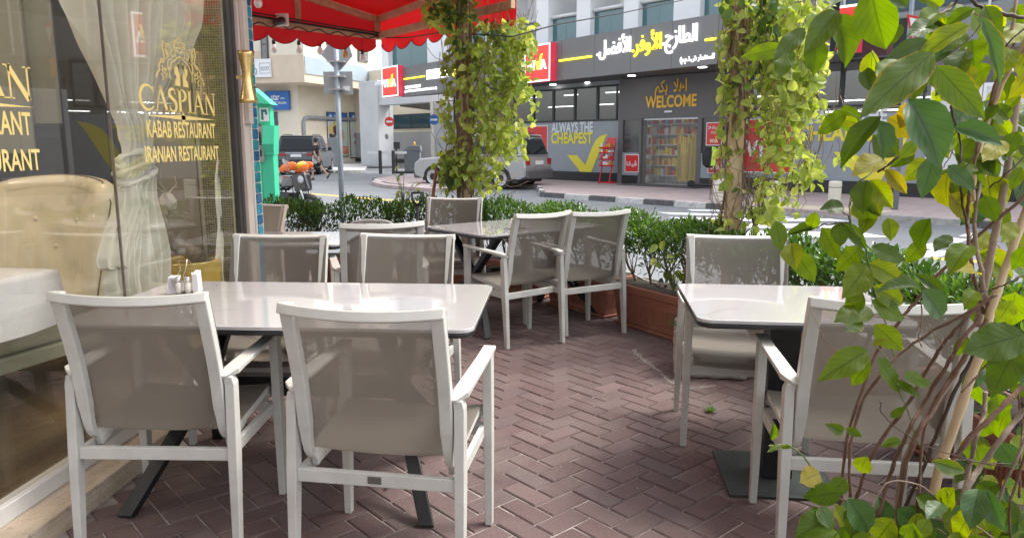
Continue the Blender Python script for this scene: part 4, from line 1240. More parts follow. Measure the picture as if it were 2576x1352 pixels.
# ---- gold lettering on the glass (sub-parts of the pane)
gp = pane_objs[2]
def gobj(name, b, parent=gp):
    o = b.build(name, GOLD, parent, fixn=False); return o
class GB:
    """flat vinyl shapes in the glass plane, x along the glass, z up"""
    def __init__(s): s.b = MB()
    def quadstrip(s, pts, ws):
        P = [Vector((p[0], 0, p[1])) for p in pts]
        vs = []
        for i, p in enumerate(P):
            t = (P[min(i + 1, len(P) - 1)] - P[max(i - 1, 0)])
            t.normalize(); nn = Vector((-t.z, 0, t.x)); w = ws[i] if isinstance(ws, (list, tuple)) else ws
            vs += [p + nn * w / 2, p - nn * w / 2]
        s.b.add(vs, [(2 * i, 2 * i + 1, 2 * i + 3, 2 * i + 2) for i in range(len(P) - 1)])
    def poly(s, pts):
        s.b.add([(p[0], 0, p[1]) for p in pts], [tuple(range(len(pts)))])
    def build(s, name, x, z, sx, sz, parent):
        b = MB(); n = len(s.b.v)
        f_ = [(XF + .0062, x + v[0] * sx, z + v[2] * sz) for v in s.b.v]; k_ = [(XF + .0054, x + v[0] * sx, z + v[2] * sz) for v in s.b.v]
        b.add(f_ + k_, s.b.f + [tuple(i + n for i in reversed(f)) for f in s.b.f])
        return b.build(name, GOLD, parent)
def arc(cx, cz, rx, rz, a0, a1, n=16): return [(cx + rx * cos(radians(a0 + (a1 - a0) * k / n)), cz + rz * sin(radians(a0 + (a1 - a0) * k / n))) for k in range(n + 1)]
TH, TN = .15, .055
def serif_letter(ch):
    g = GB(); w = .7
    def ser(x, z, wd=.26): g.quadstrip([(x - wd / 2, z), (x + wd / 2, z)], .045)
    if ch == 'C':
        w = .82; n = 24; p = arc(.46, .5, .42, .49, 40, 318, n); ws = [TN + (TH - TN) * sin(pi * k / n) ** 1.3 for k in range(n + 1)]; ws[0] = .09; g.quadstrip(p, ws); g.quadstrip([(.79, .98), (.79, .70)], .045)
    elif ch == 'A':
        w = .86; g.quadstrip([(.12, 0), (.42, 1.0)], TN); g.quadstrip([(.40, 1.02), (.74, 0)], TH); g.quadstrip([(.22, .34), (.62, .34)], .05); ser(.12, .02, .24); ser(.74, .02, .28)
    elif ch == 'S':
        w = .56; p = arc(.28, .75, .2, .22, 35, 215, 12)[:-1] + arc(.28, .27, .21, .25, 70, -145, 14)
        n = len(p) - 1; ws = [.06 + .10 * sin(pi * k / n) for k in range(n + 1)]; g.quadstrip(p, ws); g.quadstrip([(.45, .97), (.45, .74)], .04); g.quadstrip([(.08, .04), (.08, .28)], .04)
    elif ch == 'P':
        w = .66; g.quadstrip([(.18, 0), (.18, 1)], TH); p = [(.2, .97)] + arc(.3, .74, .27, .24, 85, -85, 14) + [(.2, .48)]
        n = len(p) - 1; g.quadstrip(p, [.05 + .1 * sin(pi * k / n) ** 2 for k in range(n + 1)]); ser(.18, .02, .32); ser(.12, .98, .2)
    elif ch == 'I':
        w = .36; g.quadstrip([(.18, 0), (.18, 1)], TH); ser(.18, .02, .32); ser(.18, .98, .32)
    elif ch == 'N':
        w = .88; g.quadstrip([(.15, 0), (.15, 1)], TN); g.quadstrip([(.13, .99), (.74, -.02)], TH); g.quadstrip([(.74, 0), (.74, 1)], TN); ser(.15, .02, .24); ser(.1, .98, .22); ser(.74, .98, .26)
    return g, w
def serif_word(word, x0, x1, z0, z1, parent):
    L = [serif_letter(c) for c in word]; tot = sum(w for _, w in L); k = (x1 - x0) / tot; x = x0
    for g, w in L:
        g.build('gold_letter', x, z0, k, z1 - z0, parent); x += w * k
yA, zA = FW.hit(350, 277); yB, zB = FW.hit(541, 289)
_, zT = FW.hit(460, 222)
zbase = (zA + zB) / 2; zcap = FW.hit(358, 207)[1] * .5 + FW.hit(530, 240)[1] * .5
serif_word('CASPIAN', yA, yB, zbase, zcap, gp)
def gtext(s, pa, pb, h, parent, pbase=None, bold=.015):
    y0, z0 = FW.hit(*pa); y1, z1 = FW.hit(*pb)
    me = text_mesh(s, y1 - y0, h, .0008, bold, GOLD)
    o = bpy.data.objects.new('gold_lettering', me)
    o.location = (XF + .0054, y0, (z0 + z1) / 2); o.rotation_euler = (0, 0, pi / 2); link(o, parent)
h1 = .083
gtext('KABAB RESTAURANT', (368, 346), (540, 349), h1, gp)
gtext('IRANIAN RESTAURANT', (364, 407), (549, 404), .078, gp)
# swash with a bead
g = GB(); n = 10
g.poly([(0, .0), (.5, .045), (.5, -.045)]); g.poly([(1, .0), (.5, -.045), (.5, .045)]); 
ys0, zs0 = FW.hit(361, 293); ys1, zs1 = FW.hit(540, 299)
g.build('gold_swash', ys0, (zs0 + zs1) / 2, ys1 - ys0, (ys1 - ys0) * .35, gp)
g = GB(); g.poly(arc(0, 0, 1, 1, 0, 342, 18)); g.build('gold_bead', (ys0 + ys1) / 2, (zs0 + zs1) / 2, .016 * 1.3, .022, gp)
# ornament: mirrored scrolls round a pair of hands
g = GB()
def spiral(cx, cz, r, turns, a0, sgn=1, n=26):
    return [(cx + sgn * r * (1 - .82 * k / n) * cos(a0 + turns * 2 * pi * k / n), cz + r * (1 - .82 * k / n) * sin(a0 + turns * 2 * pi * k / n)) for k in range(n + 1)]
for s in (-1, 1):
    def q(pts): return [(.5 + s * (p[0]), p[1]) for p in pts]
    tw_ = .017
    g.quadstrip(q([(.0, 1.0), (.04, .95), (.07, .88), (.04, .80), (.0, .76)]), tw_)
    g.quadstrip(q([(.0, .88), (.09, .90), (.16, .84), (.17, .76), (.24, .80), (.31, .79), (.345, .86)]), tw_)
    g.quadstrip(q([(.345, .86), (.36, .70), (.335, .55), (.345, .47), (.42, .42), (.46, .33), (.44, .26), (.5, .20), (.53, .1)]), tw_ * 1.15)
    g.quadstrip(q(spiral(.09, .80, .075, 1.3, 0, 1)), tw_)
    g.quadstrip(q(spiral(.34, .27, .085, 1.4, 2.2, 1)), tw_ * 1.1)
    g.quadstrip(q(spiral(.37, .44, .055, 1.1, .5, -1)), tw_)
    g.quadstrip(q([(.30, .80), (.285, .70), (.25, .62), (.27, .54), (.31, .5)]), tw_)
    g.quadstrip(q([(.26, .76), (.31, .68), (.29, .60), (.24, .56)]), tw_)
    g.quadstrip(q([(.0, .66), (.05, .72), (.11, .68), (.10, .60), (.16, .57), (.20, .62), (.17, .70), (.11, .72)]), tw_)
    g.quadstrip(q([(.0, .60), (.06, .57), (.12, .50), (.19, .45), (.22, .36), (.25, .25), (.24, .12)]), tw_)
    g.quadstrip(q([(.20, .52), (.26, .48), (.28, .38), (.24, .30), (.30, .20), (.33, .12)]), tw_)
    g.quadstrip(q([(.40, .36), (.36, .28), (.30, .27)]), tw_)
    g.quadstrip(q([(.42, .2), (.38, .12), (.40, .06)]), tw_)
    g.poly(q([(.03, .48), (.065, .47), (.05, .40), (.055, .30), (.03, .22), (.03, .02), (.0275, .0), (.15, .0), (.13, .12), (.10, .16), (.14, .26), (.15, .38), (.12, .34), (.13, .44), (.10, .36), (.09, .46), (.07, .38)][::s]))
y0_, z0_ = FW.hit(395, 214); y1_, z1_ = FW.hit(514, 222)
zt_ = FW.hit(455, 96)[1]
g.build('gold_emblem', y0_, (z0_ + z1_) / 2, (y1_ - y0_) / 1.06 * 1.0, zt_ - (z0_ + z1_) / 2, gp)
# first pane: the same words, cut by the picture edge
gp2 = pane_objs[1]
def fy(px, py): return FW.hit(px, py)[0]
yn1 = fy(80, 245); lw = (yB - yA)
zL = FW.hit(40, 243)[1]
serif_word('CASPIAN', yn1 - lw, yn1, zbase, zcap, gp2)
for s, pr, z_, h_ in (('KABAB RESTAURANT', (77, 340), None, h1), ('IRANIAN RESTAURANT', (100, 424), None, .078)):
    y1, z1 = FW.hit(*pr); wd = .80 * (1 if 'KAB' in s else 1.06)
    me = text_mesh(s, fy(540, 349) - fy(368, 346) if 'KAB' in s else fy(549, 404) - fy(364, 407), h_, .0008, .015, GOLD)
    wd = (fy(540, 349) - fy(368, 346)) if 'KAB' in s else (fy(549, 404) - fy(364, 407))
    o = bpy.data.objects.new('gold_lettering', me); o.location = (XF + .0054, y1 - wd, FW.hit(540, 348)[1] if 'KAB' in s else FW.hit(545, 405)[1]); o.rotation_euler = (0, 0, pi / 2); link(o, gp2)
y1, z1 = FW.hit(85, 271); g = GB(); g.poly([(0, .0), (.5, .045), (.5, -.045)]); g.poly([(1, .0), (.5, -.045), (.5, .045)]); g.build('gold_swash', y1 - (ys1 - ys0), (zs0 + zs1) / 2, ys1 - ys0, (ys1 - ys0) * .35, gp2)

# ---- curtain, tied in a knot
def cloth_mat(name, col, trans=.35, scale=220):
    m, nt, P, out = nodes(name)
    t = nt.nodes.new('ShaderNodeTexCoord'); 
    mp = nt.nodes.new('ShaderNodeMapping'); mp.inputs['Scale'].default_value = (30, 30, 320)
    nt.links.new(t.outputs['Object'], mp.inputs[0])
    n1 = noise(nt, 1, 4, .8, vec=mp.outputs[0]); n2 = noise(nt, 3, 5)
    c = mix_rgb(nt, n1, tuple(x * .78 for x in col), tuple(min(1, x * 1.15) for x in col))
    nt.links.new(c, P.inputs['Base Color']); P.inputs['Roughness'].default_value = .85
    nt.links.new(bump(nt, n1, .3, .003), P.inputs['Normal'])
    tl = nt.nodes.new('ShaderNodeBsdfTranslucent'); nt.links.new(c, tl.inputs[0])
    mx = nt.nodes.new('ShaderNodeMixShader'); mx.inputs[0].default_value = trans
    nt.links.new(P.outputs[0], mx.inputs[1]); nt.links.new(tl.outputs[0], mx.inputs[2]); nt.links.new(mx.outputs[0], out.inputs[0])
    return m
LINEN = cloth_mat('linen', (.80, .78, .68), .15)
cu = thing('knotted_curtain', 'sheer linen curtain tied in a thick knot just behind the lettered glass', 'curtain', (0, 0, 0))
XC = XF - .11
def cy_(px, py): return FW.hit(px, py, .11)
def curtain(rows, name, nf=9, amp=.035, seed=1, fr=None):
    # rows: (left px, right px, y px)
    RR = []
    for l, r, y in rows:
        a, za = cy_(l, y); c, zc_ = cy_(r, y); RR.append((a, c, (za + zc_) / 2))
    R2 = random.Random(seed); ph = [R2.uniform(0, 6.28) for _ in range(6)]
    b = MB()
    def f(u, v):
        t = v * (len(RR) - 1); i = min(int(t), len(RR) - 2); k = t - i
        k2 = k
        a = RR[i][0] * (1 - k2) + RR[i + 1][0] * k2; c = RR[i][1] * (1 - k2) + RR[i + 1][1] * k2; z = RR[i][2] * (1 - k2) + RR[i + 1][2] * k2
        wd = c - a
        am = amp * min(1.0, .3 + wd * .9)
        uu_ = u + .02 * sin(7 * v + 9 * u + ph[0])
        d = am * (sin(uu_ * nf * 2 * pi + ph[1] + 1.2 * sin(3 * v)) + .4 * sin(uu_ * nf * 3.3 * pi + ph[2] + 2 * v))
        y = a + wd * (u + .012 * sin(uu_ * nf * 2 * pi + ph[3]))
        return (XC + d + .03 * (1 - abs(2 * u - 1)) * (wd < .3), y, z)
    b.grid(f, 130, 30)
    o = b.build(name, LINEN, cu, smooth=True)
    md = o.modifiers.new('sub', 'SUBSURF'); md.levels = 0; md.render_levels = 1
    return o
curtain([(165, 482, -60), (182, 478, 20), (205, 462, 80), (228, 448, 140), (252, 430, 190), (274, 408, 240), (296, 388, 290), (312, 372, 330), (316, 372, 365), (312, 376, 395), (312, 378, 420)], 'upper_drape', 13, .05, 3)
curtain([(312, 378, 425), (300, 388, 460), (298, 392, 500), (290, 402, 540), (282, 412, 590), (275, 420, 640), (272, 424, 690), (288, 424, 745)], 'lower_drape', 8, .034, 5)
curtain([(318, 366, 430), (296, 350, 470), (285, 372, 520), (262, 350, 580), (248, 335, 640), (250, 330, 668), (285, 312, 676)], 'side_drape', 5, .028, 9)
o = children = None
kb = MB(); ky, kz = cy_(346, 420)
def knot(u, v):
    a = u * 2 * pi; t = v * 2 - 1
    r = .075 * sqrt(max(0, 1 - t * t * .82)) * (1 + .13 * sin(5 * a + 5 * t + 1) + .07 * sin(11 * a - 7 * t))
    return (XC - .02 + r * .6 * cos(a), ky + r * sin(a) * 1.95, kz + t * .085 + .018 * sin(a + 1))
kb.grid(knot, 48, 20); kb.build('knot', LINEN, cu, smooth=True)
kb = MB()
for i in range(3):
    pts = [(XC + .045 * cos(a_), ky + .150 * sin(a_), kz + .045 * (i - 1) + .035 * sin(a_ + i * .7)) for a_ in [k * 2 * pi / 20 for k in range(21)]]
    kb.tube(pts, [.013 + .005 * sin(k * 1.3 + i) for k in range(21)], 8)
kb.build('wrap', LINEN, cu, smooth=True)
c2_ = thing('side_curtain', 'thin sliver of pale gathered curtain beside the mosaic pier', 'curtain', (0, 0, 0))
b = MB()
def f2(u, v):
    l = [(556, 556, 300), (540, 565, 450), (542, 563, 520), (548, 580, 560), (542, 578, 640), (540, 578, 720)]
    t = v * (len(l) - 1); i = min(int(t), len(l) - 2); k = t - i
    a = [l[i][j] * (1 - k) + l[i + 1][j] * k for j in range(3)]
    y, z = FW.hit(a[0] + (a[1] - a[0]) * u, a[2], .09)
    return (XF - .09 + .012 * sin(u * 18), y, z)
b.grid(f2, 14, 16); b.build('drape', LINEN, c2_, smooth=True)

# ---- furniture indoors
LEA = mat('cream_leather', (.84, .75, .56), .32, var=.12, vs=4, bs=.12, bscale=90, coat=.2)
LEA2 = mat('pale_green_leather', (.40, .42, .33), .35, var=.1, vs=4, coat=.2)
DW = mat('dark_leg_wood', (.03, .022, .02), .35, var=.2)
def easy_chair(loc, rz, label, upholstery, seatm):
    t = thing('easy_chair', label, 'chair', loc, rz)
    # faces +x; wing back along -x
    def back(u, v):
        w = .62 + .10 * v; y = (u - .5) * w; z = .42 + .62 * v + .03 * sin(pi * u) * v
        x = -.30 - .13 * v + .085 * (abs(2 * u - 1) ** 2.2) - .02
        d = 0
        for (uu0, vv0) in ((.28, .72), (.72, .72), (.5, .48), (.28, .26), (.72, .26)):
            d += .015 * math.exp(-((u - uu0) ** 2 * 90 + (v - vv0) ** 2 * 90))
        return x - d, y, z
    b = MB()
    b.grid(lambda u, v: back(u, v), 28, 22)
    b.grid(lambda u, v: (back(1 - u, v)[0] - .13 - .02 * sin(pi * v), back(1 - u, v)[1] * 1.0, back(1 - u, v)[2]), 28, 22)
    # rim
    rim = [(0, k / 12) for k in range(13)] + [(k / 16, 1) for k in range(1, 17)] + [(1, 1 - k / 12) for k in range(1, 13)]
    rp = [back(u, v) for u, v in rim]
    b.tube([(p[0] - .065, p[1], p[2]) for p in rp], [.066] * len(rp), 10)
    b.build('backrest', upholstery, t, smooth=True)
    pb = MB(); pb.tube([(p[0] - .045, p[1] + (.064 if p[1] > .2 and k > 28 else -.064 if p[1] < -.2 and k < 12 else 0), p[2] + (.064 if 11 < k < 29 else 0)) for k, p in enumerate(rp)], .004, 5); pb.build('piping', mat('piping', (.20, .16, .09), .5), t, smooth=True)
    for (uu0, vv0) in ((.28, .72), (.72, .72), (.5, .48)):
        p = back(uu0, vv0); b = MB(); b.lathe([(.016, 0), (.013, .006), (.004, .009)], (0, 0, 0), 10, M=Matrix.Translation((p[0] + .001, p[1], p[2])) @ Matrix.Rotation(pi / 2, 4, 'Y')); b.build('button', upholstery, t, smooth=True)
    b = MB(); b.box(-.36, .36, -.33, .33, .28, .46); b.build('seat', seatm, t, bevel=.05, smooth=True, seg=4)
    b = MB(); b.box(-.34, .34, -.335, .335, .20, .279); b.build('skirt', seatm, t, bevel=.01)
    for sx in (-1, 1):
        for sy in (-1, 1):
            b = MB(); b.sweep([(sx * .27, sy * .25, .2), (sx * .32, sy * .28, 0)], [.055, .03], [.055, .03], (0, 1, 0)); b.build('leg', DW, t)
    return t
pc = D(112, 800, 3.05); 
easy_chair((-2.93, 3.62, .075), radians(-104), 'buttoned cream leather easy chair behind the glass with white cloth over its front', LEA, LEA2)
easy_chair((-3.95, 4.0, .075), radians(-100), 'second pale easy chair deeper inside, only its shoulder showing', LEA2, LEA2)
# table under a white cloth
tb = thing('cafe_table', 'indoor cafe table hidden under a white tablecloth', 'table', (-2.78, 2.80, .075), radians(-6))
b = MB(); b.box(-.42, .42, -.42, .42, .70, .735); b.build('tabletop', DW, tb)
b = MB(); b.lathe([(.05, .02), (.04, .06), (.04, .70)], (0, 0, 0), 12); b.lathe([(.26, 0), (.26, .02)], (0, 0, 0), 20); b.build('pedestal', DW, tb)
CLO = cloth_mat('table_linen', (.90, .89, .90), .15)
b = MB()
def tcl(u, v):
    x, y = (u - .5) * 1.36, (v - .5) * 1.36
    h = .43; ox, oy = max(0, abs(x) - h), max(0, abs(y) - h)
    X_ = max(-h, min(h, x)); Y_ = max(-h, min(h, y))
    z = .742 - (ox + oy) * .97
    out_ = .03 * (ox > 0 or oy > 0) + .025 * sin(9 * (x + y)) * (ox + oy) * 3
    return (X_ + (out_ + ox * .12) * (1 if x > 0 else -1) * (ox > 0), Y_ + (out_ + oy * .12) * (1 if y > 0 else -1) * (oy > 0), max(z, .2))
b.grid(tcl, 60, 60)
o = b.build('tablecloth', CLO, None, smooth=True, loc=(-2.78, 2.80, .075), rz=radians(-6)); tag(o, 'white cloth hanging in a long corner from the indoor table by the glass', 'tablecloth')
p = (-2.42, 2.48, .81)
b = MB(); b.lathe([(.10, 0), (.14, .03), (.15, .10), (.13, .2), (.08, .22)], (0, 0, 0), 18)
o = b.build('bread_basket', mat('rattan', (.45, .35, .18), .8, var=.3, vs=60, bs=.8, bscale=120), None, loc=(-2.52, 2.52, .818)); tag(o, 'round straw coloured basket on the indoor tablecloth at the left picture edge', 'basket')
# yellow planter with driftwood
p = FW.hit(468, 660, .42)
pl = thing('yellow_planter', 'round mustard yellow planter standing behind the glass', 'planter', (XF - .24, FW.hit(470, 660, .24)[0], .075))
R_ = .19; rz_ = FW.hit(468, 652, .24)[1] - .075
YP = mat('mustard_glaze', (.50, .36, .07), .3, var=.15, vs=3, coat=.4)
b = MB(); b.lathe([(R_ * .72, 0), (R_ * .9, .05), (R_, .2), (R_, rz_ - .01), (R_ * .99, rz_), (R_ * .93, rz_), (R_ * .92, rz_ - .06), (.01, rz_ - .07)], (0, 0, 0), 36); b.build('pot', YP, pl, smooth=True)
dl_ = Vector(pl.location) + Vector((0, 0, rz_))
dw = thing('driftwood', 'twisted grey brown driftwood limb with bare twigs rising from the yellow planter', 'driftwood', dl_)
def loc_(px, py, off): 
    y, z = FW.hit(px, py, off); return Vector((XF - off, y, z)) - dl_
pts = [loc_(500, 652, .24), loc_(490, 640, .24), loc_(468, 628, .24), loc_(440, 615, .25), loc_(410, 590, .28), loc_(404, 540, .28), loc_(425, 505, .27), loc_(420, 490, .27)]
b = MB()
DWD = mat('driftwood', (.24, .19, .14), .9, var=.4, vs=16, bs=1, bscale=25)
sp_pts = []
for i in range(len(pts) - 1):
    for k in range(4): sp_pts.append(pts[i].lerp(pts[i + 1], k / 4) + Vector((U(-.006, .006), U(-.006, .006), U(-.006, .006))))
b.tube(sp_pts, [.045 - .02 * i / len(sp_pts) + U(-.006, .006) for i in range(len(sp_pts))], 9); b.build('limb', DWD, dw, smooth=True)
b = MB(); b.lathe([(.0, -.05), (.045, -.03), (.05, .02), (.02, .06)], tuple(loc_(422, 512, .26)), 12); b.build('knot', mat('bark_white', (.5, .47, .4), .9, var=.4, vs=40, bs=1, bscale=60), dw, smooth=True)
for px2, py2 in ((385, 430), (405, 420), (440, 445), (450, 470), (375, 455)):
    b = MB(); s_ = loc_(420, 490, .27); e_ = loc_(px2, py2, .28); md_ = (s_ + e_) / 2 + Vector((U(-.03, .03), U(-.03, .03), U(0, .02)))
    b.tube([s_, md_, e_], [.005, .004, .002], 5); b.build('twig', mat('twig_pale', (.42, .38, .30), .8), dw)

# ================================================================== AWNING
ZE = 2.62
C0 = G(951, 91, ZE); L1 = G(615, 50, ZE); R1 = G(1360, -6, ZE)
u1 = (L1 - C0).normalized(); u2 = (R1 - C0).normalized()
aw = thing('awning', 'red fabric awning on a pale timber frame with a scalloped valance', 'awning')
def red_fabric():
    m, nt, P, out = nodes('red_awning_fabric')
    n1 = noise(nt, 1.3, 6, .6); n2 = noise(nt, 40, 5, .7)
    c = mix_rgb(nt, n1, (.36, .010, .013), (.50, .016, .018))
    c = mix_rgb(nt, ramp(nt, n2, [(.5, 0.0), (.8, .25)]), c, (.30, .02, .02))
    nt.links.new(c, P.inputs['Base Color']); P.inputs['Roughness'].default_value = .7
    nt.links.new(bump(nt, n1, .3, .05), P.inputs['Normal'])
    tl = nt.nodes.new('ShaderNodeBsdfTranslucent'); tl.inputs[0].default_value = (.55, .012, .014, 1)
    mx = nt.nodes.new('ShaderNodeMixShader'); mx.inputs[0].default_value = .45
    nt.links.new(P.outputs[0], mx.inputs[1]); nt.links.new(tl.outputs[0], mx.inputs[2]); nt.links.new(mx.outputs[0], out.inputs[0])
    return m
RF = red_fabric()
WOOD = mat('awning_timber', (.50, .33, .20), .6, var=.2, vs=9, bs=.3, bscale=50)
HUBZ = 2.80
g1, g2 = .15, .045
def rz_at(s1, s2): return HUBZ + g1 * s1 + g2 * s2
def AP(s1, s2, z=None): p = C0 + u1 * s1 + u2 * s2; return Vector((p.x, p.y, rz_at(s1, s2) if z is None else z))
def inv(x, y):
    d = Vector((x - C0.x, y - C0.y)); det = u1.x * u2.y - u1.y * u2.x
    return ((d.x * u2.y - d.y * u2.x) / det, (u1.x * d.y - u1.y * d.x) / det)
S1, S2 = 2.9, 2.55
e1 = C0 + u1 * S1; e2 = C0 + u2 * S2
roofpts = [(C0.x, C0.y), (e1.x, e1.y), (XF + .05 - 1.2, YEND + .16), (XF + .05, YEND + .16), (XF + .05, .3), (-.25, .3), (.0, 2.6), (e2.x, e2.y)]
b = MB()
top = [Vector((x, y, rz_at(*inv(x, y)) + .045)) for x, y in roofpts]
cen = Vector((-.9, 4.2, 0)); cen.z = rz_at(*inv(cen.x, cen.y)) + .045
vs = [cen] + top
b.add(vs, [(0, i + 1, (i + 1) % len(top) + 1) for i in range(len(top))])
o = b.build('roof_fabric', RF, aw)
md = o.modifiers.new('sol', 'SOLIDIFY'); md.thickness = .003
# side fabric between rail and rafter, then valance
for (uu_, S_, oth) in ((u1, S1, 1), (u2, S2, 2)):
    nrm = Vector((uu_.y, -uu_.x, 0))
    if nrm.dot(Vector((.2, 1, 0))) < 0: nrm = -nrm
    b = MB()
    f = lambda u, v: (C0 + uu_ * (S_ * u)) + nrm * (.035 + .006 * sin(u * 22)) + Vector((0, 0, -ZE + ZE - .02 + v * ((rz_at(S_ * u, 0) if oth == 1 else rz_at(0, S_ * u)) - ZE + .06)))
    b.grid(f, 40, 2); b.build('side_fabric', RF, aw, smooth=True)
    b = MB(); sc_w = .34
    def fv(u, v, uu_=uu_, S_=S_, nrm=nrm):
        s = S_ * u; dep = .085 + .085 * abs(sin(pi * s / sc_w)) ** .7
        return C0 + uu_ * s + nrm * (.04 + .012 * sin(s * 9 + v * 2) * (1 - v)) + Vector((0, 0, -.02 - dep * (1 - v)))
    b.grid(fv, 130, 5); o = b.build('valance', RF, aw, smooth=True)
    b = MB(); tr = [fv(k / 130, 0) for k in range(131)]; b.tube(tr, .005, 5); b.build('valance_trim', mat('trim_dark_red', (.25, .01, .012), .7), aw)
    # timber
    b = MB(); b.sweep([C0 - uu_ * .02, C0 + uu_ * S_], .05, .075, Vector((0, 0, 1)).cross(uu_)); b.build('rail', WOOD, aw, bevel=.004)
    a_ = AP(0, 0); c_ = AP(S_, 0) if oth == 1 else AP(0, S_)
    b = MB(); b.sweep([a_, c_], .05, .07, Vector((0, 0, 1)).cross(uu_)); b.build('rafter', WOOD, aw, bevel=.004)
b = MB(); b.sweep([C0 + Vector((0, 0, -.04)), AP(0, 0)], .065, .065, (1, 0, 0)); b.build('corner_post', WOOD, aw, bevel=.004)
s_ = 1.02; b = MB(); b.sweep([C0 + u1 * s_ + Vector((0, 0, .03)), AP(s_, 0, rz_at(s_, 0))], .05, .05, (1, 0, 0)); b.build('strut', WOOD, aw, bevel=.003)
for s_ in (.95, 1.9): 
    b = MB(); b.sweep([AP(s_, .02), AP(s_, 2.4)], .05, .06, Vector((0, 0, 1)).cross(u2)); b.build('rafter', WOOD, aw, bevel=.004)
b = MB(); b.sweep([AP(.0, 1.15), AP(2.8, 1.15)], .05, .06, Vector((0, 0, 1)).cross(u1)); b.build('rafter', WOOD, aw, bevel=.004)
b = MB(); b.sweep([AP(1.0, .04) - Vector((0, 0, .05)), AP(.02, 1.1) - Vector((0, 0, .05))], .05, .06, Vector((0, 0, 1)).cross(u1)); 
# posts carrying the awning
for q in [(951, 91)]:
    pass
# cable and bulbs
CB = mat('cable_black', (.012, .012, .013), .6, var=0)
hang = [(620, 72), (689, 82), (752, 88), (805, 93), (868, 104), (912, 112), (949, 103)]
cb = MB()
def rail_pt(px, dz=0.0, off=.0):
    # point on the left rail line below given survey column
    r, f = ray(px, 80)
    # intersect ray plane with rail line in plan
    det = r.x * u1.y - r.y * u1.x
    t = (C0.x * u1.y - C0.y * u1.x) / det
    x, y = r.x * t, r.y * t
    s = (Vector((x, y, 0)) - Vector((C0.x, C0.y, 0))).dot(Vector((u1.x, u1.y, 0)))
    return C0 + u1 * s + Vector((0, 0, dz))
pts = []
xsb = [689, 752, 805, 868, 912]
for i in range(41):
    px = 612 + (952 - 612) * i / 40; p = rail_pt(px, -.035 - .02 * sin(i * 1.1)); pts.append(p + Vector((.05, -.05, 0)))
cb.tube(pts, .006, 5)
o = cb.build('light_cable', CB, None); tag(o, 'thin black festoon cable strung along the awning rail', 'cable')
cb = MB(); pts = [rail_pt(612 + 340 * i / 12, .05 - .004 * i) + Vector((.03, -.03, 0)) for i in range(13)]; cb.tube(pts, .012, 5); pts2 = [p + Vector((.01, -.02, .025)) for p in pts]; cb.tube(pts2, .008, 5)
o = cb.build('power_cable', CB, None); tag(o, 'pair of thicker black cables clipped on top of the awning rail', 'cable')
cb = MB(); pe = D(1370, -4, 5.4); cb.tube([C0 + Vector((.03, -.03, -.02)), C0 + u2 * .7 + Vector((0, -.05, -.10)), C0 + u2 * 1.4 + Vector((0, -.05, -.12)), D(1290, 92, 6.2), D(1400, 62, 7), D(1560, 34, 8.5), D(1720, 0, 11)], .006, 5)
o = cb.build('overhead_cable', CB, None); tag(o, 'thin black cable running from the awning corner across the street', 'cable')
BULB = mat('bulb_glass', (.80, .78, .74), .25, var=.03, coat=.5); BULB2 = mat('bulb_amber', (.55, .33, .10), .15, var=.03, coat=.6)
SOCK = mat('bulb_socket', (.02, .02, .022), .5, var=.1)
blab = {689: 'leftmost white bulb hanging under the awning valance', 752: 'second white bulb from the tiled pier under the valance', 805: 'third white bulb from the tiled pier under the valance', 868: 'amber glass bulb hanging under the awning valance', 912: 'white bulb hanging nearest the awning corner, lowest of the string'}
for px, py in zip(xsb, (121, 123, 126, 134, 146)):
    p = rail_pt(px); dd = sqrt(p.x ** 2 + p.y ** 2)
    q = D(px, py, dd * cos(0) * .985)
    t = thing('hanging_bulb', blab[px], 'light bulb', q, 0, 'festoon bulbs under the awning')
    b = MB(); b.lathe([(.002, -.055), (.018, -.052), (.031, -.035), (.035, -.015), (.031, .005), (.02, .025), (.016, .04)], (0, 0, 0), 16); b.build('bulb', BULB2 if px == 868 else BULB, t, smooth=True)
    b = MB(); b.lathe([(.017, .04), (.019, .045), (.019, .075), (.012, .09)], (0, 0, 0), 12); b.tube([(0, 0, .085), (0, 0, max(.1, p.z - q.z - .03))], .003, 4); b.build('socket', SOCK, t)
q = D(649, 3, 6.4)
t = thing('hanging_bulb', 'single white bulb tucked up under the red roof beside the tiled pier', 'light bulb', q, 0, 'festoon bulbs under the awning')
b = MB(); b.lathe([(.002, -.055), (.018, -.052), (.031, -.035), (.035, -.015), (.031, .005), (.02, .025), (.016, .04)], (0, 0, 0), 16); b.build('bulb', BULB, t, smooth=True)
b = MB(); b.lathe([(.017, .04), (.019, .075), (.012, .09)], (0, 0, 0), 12); b.build('socket', SOCK, t)
# camera on a white box
p = rail_pt(705, .03) + Vector((.06, -.07, 0))
t = thing('security_camera', 'black security camera on a square white box fixed to the awning rail', 'camera', p, radians(-5))
b = MB(); b.box(-.075, .055, -.02, .03, -.06, .065); b.build('junction_box', WHITE, t, bevel=.008)
b = MB(); b.lathe([(.034, 0), (.036, .01), (.036, .10), (.03, .115)], (0, 0, 0), 18, M=Matrix.Translation((.015, -.03, -.005)) @ Matrix.Rotation(radians(-25), 4, 'Z') @ Matrix.Rotation(pi / 2 + .35, 4, 'X')); b.build('camera_body', BLACK, t, smooth=True)
b = MB(); b.lathe([(.022, 0), (.022, .02), (.012, .03)], (0, 0, 0), 14, M=Matrix.Translation((-.03, -.02, .02)) @ Matrix.Rotation(pi / 2, 4, 'X')); b.build('socket_ring', ALU, t)
